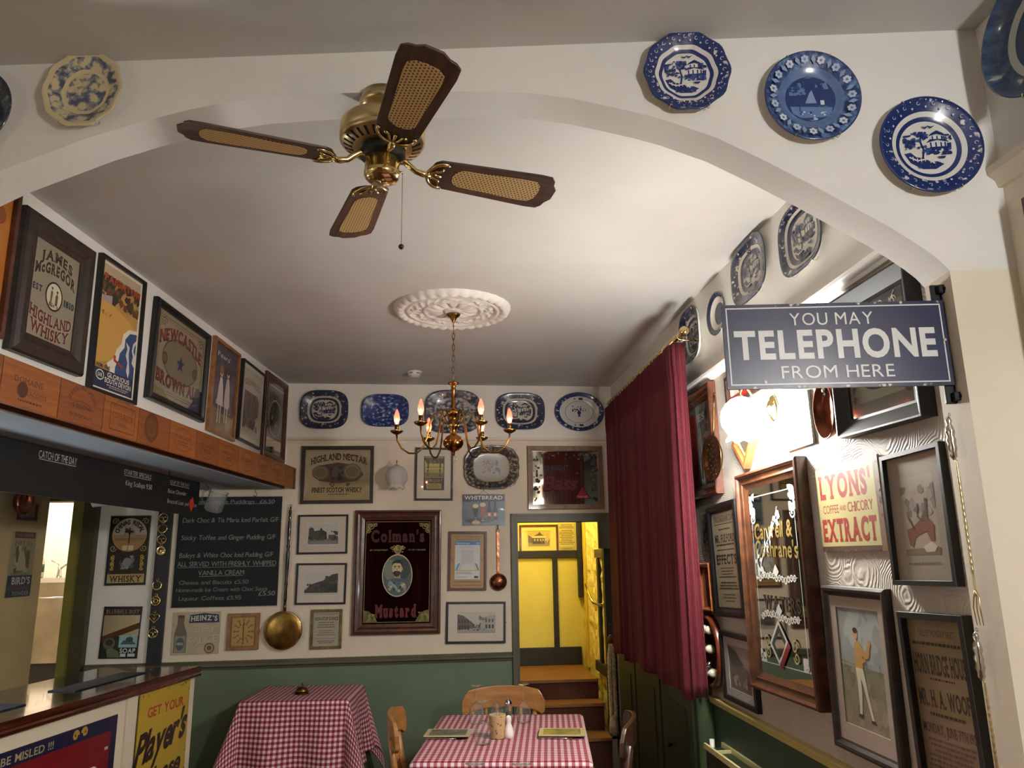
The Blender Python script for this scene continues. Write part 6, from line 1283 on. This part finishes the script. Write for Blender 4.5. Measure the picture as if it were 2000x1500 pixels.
# ------------------------------------------------------------------ tables under gingham cloths
def table(name, loc, rz, w, d, h, label):
    r = empty(name, loc, Matrix.Rotation(rz, 3, 'Z'), label, 'table')
    MB().box((-w/2, -d/2, h-.03), (w/2, d/2, h)).build('table_top', chair_dark, r, bevel=.003)
    for sx in (-1, 1):
        for sy in (-1, 1):
            x, y = sx*(w/2-.06), sy*(d/2-.06)
            MB().lathe([(.028, 0), (.024, .1), (.02, .2), (.03, .34), (.022, .36), (.032, .5), (.03, .6), (.034, .64), (.034, h-.03)], 14, c=(x, y, 0)).build('table_leg', chair_dark, r)
    return r
def cloth(name, loc, rz, w, d, h, drop, label, seed=1, flare=.16, back=9.0):
    n = 90; m = 90; b = MB(); vs = []; uv = []
    W, Dp = w/2+drop, d/2+drop
    for j in range(m+1):
        for i in range(n+1):
            s = -W+2*W*i/n; t = -Dp+2*Dp*j/m
            cx, cy = max(-w/2, min(w/2, s)), max(-d/2, min(d/2, t)); ex, ey = abs(s)-w/2, abs(t)-d/2; ex, ey = max(0, ex), max(0, ey)
            l = math.hypot(ex, ey)
            if l < 1e-6: p = (cx, cy, h+.004)
            else:
                a = math.atan2(ey, ex); corner = sin(2*a) if ex > 0 and ey > 0 else 0
                k = l*l/(l+.03)
                along = cy if ex > ey else cx
                off = .012+k*(flare*.55+flare*corner)+k*.10*sin(along*17+seed)*(1-corner)
                p = (cx+math.copysign(cos(a)*off, s) if ex > 0 else cx, cy+math.copysign(sin(a)*(off if t < 0 else min(off, back)), t) if ey > 0 else cy, h+.004-l*.97)
            vs.append(p); uv.append((s+.007, t+.004))
    b.add(vs, [(j*(n+1)+i, j*(n+1)+i+1, (j+1)*(n+1)+i+1, (j+1)*(n+1)+i) for j in range(m) for i in range(n)], 0, True); b.uv = uv
    o = b.build(name, gingham_m); o.matrix_world = Matrix.Translation(Vector(loc)) @ Matrix.Rotation(rz, 4, 'Z')
    sd = o.modifiers.new('thick', 'SOLIDIFY'); sd.thickness = .002; sd.offset = 1
    return tag(o, label, 'tablecloth')
T1 = (.305, 4.195, 0); R1 = -.13
table('dining_table', T1, R1, .79, 1.01, .746, 'dining table under the red gingham cloth in the foreground')
cloth('tablecloth', T1, R1, .80, 1.03, .747, .26, 'red and white gingham cloth on the laid table at the bottom centre', 1)
T2 = (-.965, 5.56, 0); R2 = -.05
table('dining_table', T2, R2, .66, .56, .768, 'small table under the maroon gingham cloth by the green wall')
cloth('tablecloth', T2, R2, .68, .585, .769, .42, 'maroon and white gingham cloth on the small table by the green wall', 4, .26, .02)
bell = empty('service_bell', (-.975, 5.50, .776), None, 'dark brass counter bell on the small gingham table', 'bell')
MB().lathe([(0, 0), (.046, 0), (.048, .006), (.042, .01), (0, .011)], 28).build('bell_base', brass_dark, bell)
MB().lathe([(.043, .013), (.042, .022), (.034, .037), (.02, .046), (.005, .049), (0, .049)], 28).build('dome', brass_old, bell)
MB().lathe([(.003, .048), (.003, .058), (.007, .062), (.006, .067), (0, .069)], 14).build('plunger', brass_old, bell)
# chairs
def chair(loc, rz, label, m, splay=.0):
    r = empty('dining_chair', loc, Matrix.Rotation(rz, 3, 'Z'), label, 'chair', 'wooden dining chairs')
    seat = [(.21*cos(a)*(1+.12*abs(sin(2*a))), .20*sin(a)*(1+.12*abs(sin(2*a)))) for a in [2*PI*i/32 for i in range(32)]]
    MB().prism(seat, .43, .462).build('seat', m, r, bevel=.008)
    for sx in (-1, 1):
        MB().tube([(sx*.15, -.14, .43), (sx*.17, -.155, .25), (sx*.185, -.17, .0)], [.016, .022, .014], 10).build('leg', m, r)
        MB().tube([(sx*.14, .14, .43), (sx*.16, .17, .25), (sx*.18, .20, .0)], [.016, .022, .014], 10).build('leg', m, r)
        MB().tube([(sx*.17, -.155, .2), (sx*.163, .172, .2)], [.01, .01], 8).build('stretcher', m, r)
        MB().tube([(sx*.165, .16, .455), (sx*.185, .20, .6), (sx*.20, .225, .76)], [.014, .019, .013], 10).build('back_post', m, r)
    MB().tube([(-.165, .0, .2), (.165, .0, .2)], .011, 8).build('stretcher', m, r)
    for x in (-.1, -.035, .035, .1): MB().tube([(x*.95, .17, .455), (x*1.05, .215, .62), (x*1.1, .238, .76)], [.008, .011, .008], 8).build('spindle', m, r)
    # curved crest rail
    b = MB(); n = 28; vs = []
    for i in range(n+1):
        f = -1+2*i/n; x = .255*f; y = .245-.06*f*f; top = .862-.03*abs(f)**2.2-.05*max(0, abs(f)-.88)/.12; bot = .708+.03*(1-f*f)-.02*max(0, abs(f)-.8)/.2+.03*max(0, abs(f)-.93)/.07
        for yy, zz in ((y-.012, bot), (y-.008, top), (y+.014, top), (y+.010, bot)): vs.append((x, yy, zz))
    fs = []
    for i in range(n):
        for k in range(4): fs.append((4*i+k, 4*i+(k+1) % 4, 4*i+4+(k+1) % 4, 4*i+4+k))
    fs += [(3, 2, 1, 0), (4*n, 4*n+1, 4*n+2, 4*n+3)]
    b.add(vs, fs, 0, False).build('crest_rail', m, r, bevel=.004)
    return r
chair((.335, 4.80, 0), -.05, 'pale wooden chair with a broad curved crest, far end of the laid table', chair_wood)
chair((-.06, 4.36, 0), PI/2-.02, 'light wooden chair seen edge-on at the left side of the laid table', chair_wood)
chair((.70, 4.10, 0), -PI/2-.25, 'dark wooden chair at the right side of the laid table', chair_dark)

# ------------------------------------------------------------------ things laid on the table
TZ = .7535
def wine_glass(x, y, label, s=1.0):
    r = empty('wine_glass', (x, y, TZ), None, label, 'glass', 'upturned wine glasses')
    MB().lathe([(.034*s, .0), (.038*s, .02), (.041*s, .045), (.037*s, .075), (.02*s, .098), (.006, .108)], 28).build('bowl', clear_glass, r)
    MB().lathe([(.006, .108), (.0035, .12), (.0033, .18), (.005, .19)], 14).build('stem', clear_glass, r)
    MB().lathe([(.005, .19), (.02*s, .194), (.034*s, .197), (.034*s, .199), (.0, .2)], 28).build('foot', clear_glass, r)
wine_glass(.160, 4.50, 'upturned wine glass at the far left of the laid table')
wine_glass(.172, 4.02, 'upturned wine glass left of the speckled pot')
wine_glass(.421, 4.49, 'upturned wine glass at the far right, in front of the pale crest rail')
T3 = (.27, 2.52, 0)
table('dining_table', T3, R1, .79, .9, .746, 'nearest table, just below the bottom edge of the photo'); cloth('tablecloth', T3, R1, .80, .92, .747, .26, 'red and white gingham cloth on the nearest table below the photo', 7)
wine_glass(.095, 2.86, 'upturned wine glass at the bottom edge of the photo, left of the pair'); wine_glass(.255, 2.83, 'upturned wine glass at the bottom edge of the photo, right of the pair')
pot = empty('speckled_pot', (.252, 4.125, TZ), None, 'speckled tan pot of sachets beside the white salt shaker', 'pot')
MB().lathe([(0, 0), (.034, 0), (.036, .006), (.0425, .11), (.0425, .114), (.039, .114), (.034, .02), (0, .02)], 28).build('pot_body', noisy('cork_speckle', '#6d4a2c', '#b99a70', 70, .7, lo=.36, hi=.42), pot)
for k, (dx, dy, a) in enumerate(((-.012, 0, .2), (.008, .008, -.2), (.012, -.01, .1))): MB().box((-.012, -.002, .03), (.012, .002, .122)).build('sachet', C(('#c2b27a', '#a8a08c', '#b59a5a')[k], .6), pot, (dx, dy, 0), Matrix.Rotation(a, 3, 'Y'))
salt = empty('salt_shaker', (.309, 4.12, TZ), None, 'white pear-shaped salt shaker on the laid table', 'shaker')
MB().lathe([(0, 0), (.02, 0), (.025, .008), (.026, .025), (.02, .05), (.0125, .07), (.012, .078), (.015, .09), (.013, .102), (.006, .108), (0, .109)], 24).build('shaker_body', white_gloss, salt)
for k in range(3): MB().sphere((.005*cos(2.1*k), .005*sin(2.1*k), .107), .0012, 6).build('hole', C('#2a2724', .8), salt)
gr = empty('pepper_grinder', (.335, 4.47, TZ), None, 'clear pepper grinder with a steel top behind the salt shaker', 'grinder')
MB().lathe([(.02, 0), (.022, .01), (.017, .04), (.02, .09), (.02, .095)], 20).build('grinder_body', clear_glass, gr)
MB().lathe([(.0, .01), (.012, .012), (.013, .06), (0, .065)], 14).build('peppercorns', noisy('peppercorns', '#1c1512', '#4a3a2c', 90, .7), gr)
MB().lathe([(0, .095), (.02, .095), (.021, .105), (.014, .12), (.004, .126), (.003, .132), (.006, .137), (0, .14)], 20).build('grinder_top', chrome, gr)
jar = empty('glass_jar', (.272, 4.45, TZ), None, 'small lidded glass sugar jar behind the speckled pot', 'jar')
MB().lathe([(0, .002), (.03, .002), (.034, .02), (.033, .07), (.028, .082)], 24).build('jar_body', clear_glass, jar)
MB().lathe([(.03, .082), (.024, .1), (.01, .106), (.004, .11), (.006, .118), (0, .121)], 20).build('lid', clear_glass, jar)
MB().lathe([(0, .006), (.027, .006), (.028, .04), (0, .045)], 18).build('sugar', C('#cfc5b2', .8), jar)
def mat_set(x, y, rz, label, cols, seed):
    r = empty('place_mat', (x, y, TZ-.0015), Matrix.Rotation(rz, 3, 'Z'), label, 'place mat', 'picture place mats')
    A = Art(.235, .165, .020, (.35, .3)); A.slab('#b9ad84', .0155); A.R(.1, .12, .9, .88, cols[0]); A.blobs(.1, .12, .9, .88, 40, .1, cols, seed); A.B(.1, .12, .9, .88, .006, '#55503a'); A.build('mat_top', r)
    MB().box((-.1165, -.0815, .013), (.1165, .0815, .0155)).build('cork_back', C('#6d5034', .8), r)
def cutlery(x, y, rz, kind, label, group='cutlery under the place mats'):
    r = empty(kind, (x, y, TZ-.001), Matrix.Rotation(rz, 3, 'Z'), label, 'cutlery', group)
    if kind == 'table_knife':
        MB().tube([(-.115, 0, .006), (-.09, 0, .006), (-.03, 0, .006)], [.005, .006, .005], 8).build('handle', chrome, r); MB().prism([(-.03, -.006), (.09, -.009), (.112, .0), (.09, .007), (-.03, .006)], .005, .007).build('blade', chrome, r)
    else:
        MB().tube([(-.115, 0, .006), (-.09, 0, .006), (.0, 0, .0055), (.05, 0, .006)], [.005, .005, .003, .004], 8).build('handle', chrome, r); MB().prism([(.045, -.006), (.06, -.012), (.1, -.012), (.1, -.007), (.07, -.006), (.07, -.002), (.1, -.002), (.1, .002), (.07, .002), (.07, .006), (.1, .007), (.1, .012), (.06, .012), (.045, .006)], .005, .007).build('tines', chrome, r)
mat_set(.005, 4.215, -.13, 'picture place mat on cutlery at the left of the laid table', ['#5b5b45', '#6d6a50', '#494a3a', '#7d785c'], 3)
mat_set(.585, 4.14, -.16, 'picture place mat on cutlery at the right of the laid table', ['#75703c', '#8a8248', '#5d6048', '#6a6a58'], 5)
for x, y, a, q in ((.005, 4.215, -.13, 'left'), (.585, 4.14, -.16, 'right')):
    dx, dy = -sin(a), cos(a)
    cutlery(x+dx*.075-.01, y+dy*.075, a+.05, 'table_knife', 'steel knife at the far edge of the %s place mat' % q)
    cutlery(x-dx*.082, y-dy*.082, a-.06, 'table_fork', 'steel fork at the near edge of the %s place mat' % q)

# ------------------------------------------------------------------ things hanging on the end wall
lad = empty('copper_ladle', at('B', .386, 1.62, .004), rot_of('B'), 'long-handled copper ladle hanging left of the green doorway', 'ladle')
MB().lathe([(0, .0), (.03, .003), (.05, .014), (.06, .03), (.0635, .03), (.064, .026), (.06, .036), (.045, .052), (.022, .06), (0, .062)], 32, c=(0, -.157, 0)).build('bowl', copper, lad)
MB().add([(-.008, -.1, .012), (.008, -.1, .012), (.0095, .22, .012), (-.0095, .22, .012), (-.008, -.1, .018), (.008, -.1, .018), (.0095, .22, .018), (-.0095, .22, .018)], [(3, 2, 1, 0), (4, 5, 6, 7), (0, 1, 5, 4), (1, 2, 6, 5), (2, 3, 7, 6), (3, 0, 4, 7)]).build('handle', copper, lad)
MB().tube([(.011*cos(a), .231+.013*sin(a), .012) for a in [2*PI*i/16 for i in range(16)]], .0025, 6, closed=True).build('hanging_ring', copper, lad)
MB().tube([(0, .242, .0), (0, .242, .02), (0, .275, .02)], .003, 6).build('hook', iron, lad)
wp = empty('warming_pan', at('B', -1.205, 1.15, .003), rot_of('B', -.6), 'brass warming pan with a long turned black handle', 'warming pan')
MB().lathe([(0, 0), (.1, .0), (.122, .012), (.13, .03), (.134, .036), (.134, .044), (.128, .047), (.1, .052), (.06, .056), (0, .058)], 48).build('pan_lid', brass_old, wp)
MB().lathe([(.132, .034), (.137, .038), (.137, .043), (.132, .047)], 48).build('rim', brass, wp)
MB().tube([(0, .13, .03), (0, .2, .03)], [.012, .01], 12).build('socket', brass_old, wp)
hp = [(.010, .2), (.0115, .22), (.0095, .3), (.0125, .33), (.009, .35), (.013, .45), (.0135, .55), (.009, .58), (.014, .6), (.009, .62), (.013, .7), (.0125, .78), (.008, .8), (.0125, .815), (.008, .83), (.011, .86), (.007, .88), (.009, .89), (0, .9)]
MB().lathe(hp, 14, R=Matrix.Rotation(-PI/2, 3, 'X'), c=(0, 0, .03)).build('handle', C('#0e0b0a', .25, 0, .5), wp)
MB().tube([(.008*cos(a), .905+.009*sin(a), .03) for a in [2*PI*i/14 for i in range(14)]], .002, 6, closed=True).build('hanging_ring', iron, wp)
# horse brasses on the dark post
def brass_medal(z, kind, label, s=1.0):
    r = empty('horse_brass', at('B', -2.113 if z > 1.7 else -2.118, z, .032), rot_of('B'), label, 'horse brass', 'horse brasses on the dark post'); b = MB(); R_ = .034*s
    ringp = lambda rad, t, cx=0, cy=0, n=24: b.tube([(cx+rad*cos(2*PI*i/n), cy+rad*sin(2*PI*i/n), .004) for i in range(n)], t, 6, closed=True)
    ringp(.008, .0025, 0, R_+.007, 12)
    if kind == 'horseshoe':
        b.tube([(R_*sin(a)*.9, R_*-cos(a)*.9, .004) for a in [-2.5+5*i/24 for i in range(25)]], [.005+.003*abs(cos((-2.5+5*i/24)/2)) for i in range(25)], 8); b.tube([(-R_*.5, R_*.75, .004), (R_*.5, R_*.75, .004)], .004, 6)
    elif kind == 'heart':
        pts = [(R_*1.05*.0625*16*sin(t)**3, R_*.0625*(13*cos(t)-5*cos(2*t)-2*cos(3*t)-cos(4*t)), .004) for t in [2*PI*i/40 for i in range(40)]]
        b.tube(pts, .0042, 6, closed=True)
        for q in (-.35, 0, .35): b.tube([(R_*q, R_*.35, .004), (0, -R_*.7, .004)], .003, 6)
    elif kind == 'wheel':
        ringp(R_*.9, .0055); ringp(R_*.4, .004)
        for k in range(8): a = k*PI/4; b.tube([(R_*.4*cos(a), R_*.4*sin(a), .004), (R_*.9*cos(a), R_*.9*sin(a), .004)], .0028, 6)
    elif kind == 'disc':
        b.lathe([(0, .0), (R_, .0), (R_*1.02, .003), (R_*.9, .006), (R_*.8, .004), (R_*.55, .005), (R_*.3, .009), (0, .01)], 28)
    else:
        ringp(R_*.92, .0048); b.tube([(-R_*.7, -R_*.1, .004), (-R_*.3, R_*.25, .004), (0, -.1*R_, .004), (R_*.35, R_*.3, .004), (R_*.7, -R_*.05, .004)], .0055, 6); b.tube([(-R_*.6, -R_*.55, .004), (R_*.6, -R_*.55, .004)], .005, 6); b.tube([(0, -R_*.5, .004), (0, R_*.1, .004)], .005, 6)
    b.build('medallion', brass, r); MB().tube([(0, R_+.014, -.001), (0, R_+.014, .008)], .002, 6).build('nail', iron, r)
names = ('topmost', 'second', 'third', 'fourth', 'fifth', 'sixth', 'seventh', 'lowest')
desc = ('pierced ring', 'horseshoe', 'pierced ring', 'solid disc', 'horseshoe', 'spoked wheel', 'openwork heart', 'pierced ring')
for nme, dsc, z, k in zip(names, desc, (1.972, 1.895, 1.816, 1.734, 1.487, 1.378, 1.260, 1.153), ('crest', 'horseshoe', 'crest', 'disc', 'horseshoe', 'wheel', 'heart', 'crest')):
    brass_medal(z, k, '%s horse brass on the dark post, a %s' % (nme, dsc))

# ------------------------------------------------------------------ radiator under the right-hand dado
rad = empty('radiator', (1.29, 2.83, .1), None, 'long cream-edged radiator below the dado on the right wall', 'radiator')
MB().box((-.04, -1.05, .02), (.04, 1.05, .63)).build('panel', C('#1f2c20', .45), rad)
for x in (-.048, .04):
    MB().box((x, -1.06, .628), (x+.012, 1.06, .652)).build('top_rail', C('#cfc48a', .4), rad)
for i in range(5): MB().box((-.036, -1.0+.48*i, .632), (.042, -.985+.48*i, .645)).build('cross_bar', C('#cfc48a', .4), rad)
for y in (-.9, .9): MB().box((.04, y-.02, .3), (.0505, y+.02, .5)).build('bracket', white_gloss, rad)
MB().tube([(.0, 1.05, .60), (.0, 1.08, .60), (.005, 1.09, .61), (.005, 1.09, .66)], .012, 10).build('valve', white_gloss, rad)
# ------------------------------------------------------------------ in the hall
def art_tram(a):
    a.R(0, 0, 1, 1, '#c9b458'); a.R(.06, .08, .94, .92, '#b8a14a'); a.R(.06, .08, .94, .3, '#8d7a36'); a.P([(.06, .3), (.06, .75), (.2, .62), (.3, .5), (.3, .25)], '#5d4f22'); a.R(.24, .22, .74, .56, '#3d3316'); a.R(.22, .58, .8, .68, '#d0be6c'); a.P([(.3, .68), (.46, .8), (.54, .92), (.62, .78), (.72, .7)], '#5d4f22')
    for x in (.3, .42, .54, .64): a.R(x, .38, x+.07, .52, '#a8954a')
    a.blobs(.6, .2, .95, .5, 10, .05, ['#7d6c30', '#5a4c20'], 2)
picture('H', .835, 1.80, .36, .27, 0, 'framed_photograph', 'tram photograph in a red-brown frame on the yellow hall wall', 'picture', .018, .02, mahogany, art_tram, mount=('#d6c25c', (.16, .2, .84, .84)), paper='#c9b458')
def art_notice(a): a.R(0, 0, 1, 1, '#bfae52'); k = '#3d3518'; a.T('NOTICE', .5, .94, .6, .05, k, .02, .03); a.dash(.1, .82, .9, .9, 2, k, 2, .5); a.dash(.06, .3, .94, .79, 9, '#4d4420', 3, .45); a.R(.08, .04, .92, .24, '#a89a4a'); a.dash(.1, .06, .9, .22, 4, '#5d5328', 4, .4)
tin_sign('H', 1.098, 1.805, .165, .285, 0, 'paper_notice', 'printed notice beside the tram photograph in the hall', 'notice', '#bfae52', art_notice, (.5, .1), .003)
hr = empty('handrail', (1.2, 6.25, 1.30), None, 'brass handrail bracket by the stairs in the doorway', 'handrail')
MB().tube([(.035, -.08, -.03), (.0, -.08, -.035), (-.045, -.06, -.02), (-.055, -.02, .01), (-.055, .10, .06), (-.05, .22, .11)], .011, 10).build('rail', brass, hr)
MB().lathe([(.028, 0), (.026, .006), (.012, .012), (0, .012)], 18, R=Matrix.Rotation(-PI/2, 3, 'Y'), c=(.036, -.08, -.03)).build('wall_rose', brass, hr)
rp = empty('bell_rope', (1.232, 5.955, 1.03), None, 'twisted pale rope with a red leather top hanging by the stairs', 'rope')
MB().tube([(.02, .03, .1), (.0, .0, .105), (-.006, -.004, .09), (.0, 0, .03)], .003, 6).build('hook', C('#3d1a12', .5), rp)
MB().lathe([(.006, .03), (.014, .02), (.024, -.0), (.024, -.02), (.014, -.035), (0, -.04)], 18).build('leather_knob', C('#5a2414', .4), rp)
for k, dx in enumerate((-.016, .018)):
    b = MB()
    for s in range(3):
        pts = []
        for i in range(90):
            f = i/89; a = f*34+2*PI*s/3; pts.append((dx*min(1, f*5)+.0085*cos(a), .0085*sin(a), -.035-.52*f))
        b.tube(pts, .0085, 6)
    b.build('rope_strand', rope_m, rp)
MB().lathe([(.012, -.54), (.03, -.56), (.034, -.6), (.045, -.68), (0, -.68)], 18).build('tassel', rope_m, rp)
# ------------------------------------------------------------------ in the kitchen
ku = empty('kitchen_unit', (-3.55, 7.55, .56), None, 'stainless steel kitchen unit seen through the doorway behind the bar', 'kitchen unit')
MB().box((-.7, -.3, .25), (.7, .35, .93)).build('cabinet', steel, ku); MB().box((-.72, -.33, .93), (.72, .36, .97)).build('worktop', chrome, ku); MB().box((-.68, -.27, .0), (.68, .33, .25)).build('plinth', C('#1a1612', .6), ku)
MB().tube([(-.4, -.312, .8), (.4, -.312, .8)], .009, 8).build('door_rail', chrome, ku)
tp = empty('kitchen_tap', (-3.62, 7.60, 1.53), None, 'chrome mixer tap in the kitchen behind the bar', 'tap')
MB().lathe([(.024, 0), (.02, .02), (.016, .06), (.018, .1), (0, .11)], 16).build('tap_body', chrome, tp); MB().tube([(0, 0, .07), (.06, -.02, .11), (.14, -.05, .14), (.2, -.07, .13), (.21, -.075, .10)], .009, 10).build('spout', chrome, tp); MB().tube([(0, 0, .1), (-.03, 0, .13), (-.08, .0, .15)], .006, 8).build('lever', chrome, tp)
bo = empty('soap_bottle', (-3.72, 7.44, 1.53), None, 'clear bottle with a red cap and dark label beside the kitchen tap', 'bottle')
MB().lathe([(0, 0), (.035, 0), (.037, .01), (.036, .14), (.014, .19), (.013, .21), (0, .21)], 20).build('bottle_body', C('#b9b49a', .2), bo); MB().lathe([(.0375, .05), (.0375, .12), (.036, .12), (.036, .05)], 20).build('bottle_label', C('#2a3320', .5), bo); MB().lathe([(.015, .205), (.015, .235), (0, .237)], 14).build('cap', C('#a82a20', .4), bo)
# bar runners and mats on the counter top
for k, (x, l) in enumerate(((-1.55, .75), (-.55, .6))):
    r = MB().box((-l/2, -.07, 0), (l/2, .07, .005)).build('bar_runner', noisy('runner_%d' % k, '#0c0f1a', '#262b3a', 18, .7, stretch=(1, 3, 1), lo=.5, hi=.7)); r.parent = None
    r.matrix_world = bar.matrix_world @ Matrix.Translation((x, .26, 1.0505)); tag(r, ('dark bar towel on the near part of the counter top', 'dark bar towel on the far part of the counter top')[k], 'bar towel', 'bar towels')
# ------------------------------------------------------------------ red curtains at the window behind the camera (seen in the mirrors)
for k, x0 in enumerate((-2.2, -.9)):
    b = MB(); n = 120
    vs = [(x0+1.25*i/n, -2.58+.035*sin(i*.62)*(.5+.5*j/8), 2.6-2.4*j/8) for j in range(9) for i in range(n+1)]
    b.add(vs, [(j*(n+1)+i, j*(n+1)+i+1, (j+1)*(n+1)+i+1, (j+1)*(n+1)+i) for j in range(8) for i in range(n)], 0, True)
    o = b.build('window_curtain', velvet); tag(o, ('left', 'right')[k]+' half of the dark red curtains behind the camera', 'curtain', 'curtains behind the camera')
    sd = o.modifiers.new('thick', 'SOLIDIFY'); sd.thickness = .006

def art_gold(a): a.R(0, 0, 1, 1, '#a8843a'); a.blobs(.05, .05, .95, .95, 20, .12, ['#8a6a2c', '#b99a4c', '#6d5524'], 3)
picture('F', -1.385, 2.28, .40, .40, 0, 'framed_picture', 'gold-toned picture in a brown frame on the front right wall, at the photo edge', 'picture', .025, .025, frame_brown, art_gold)
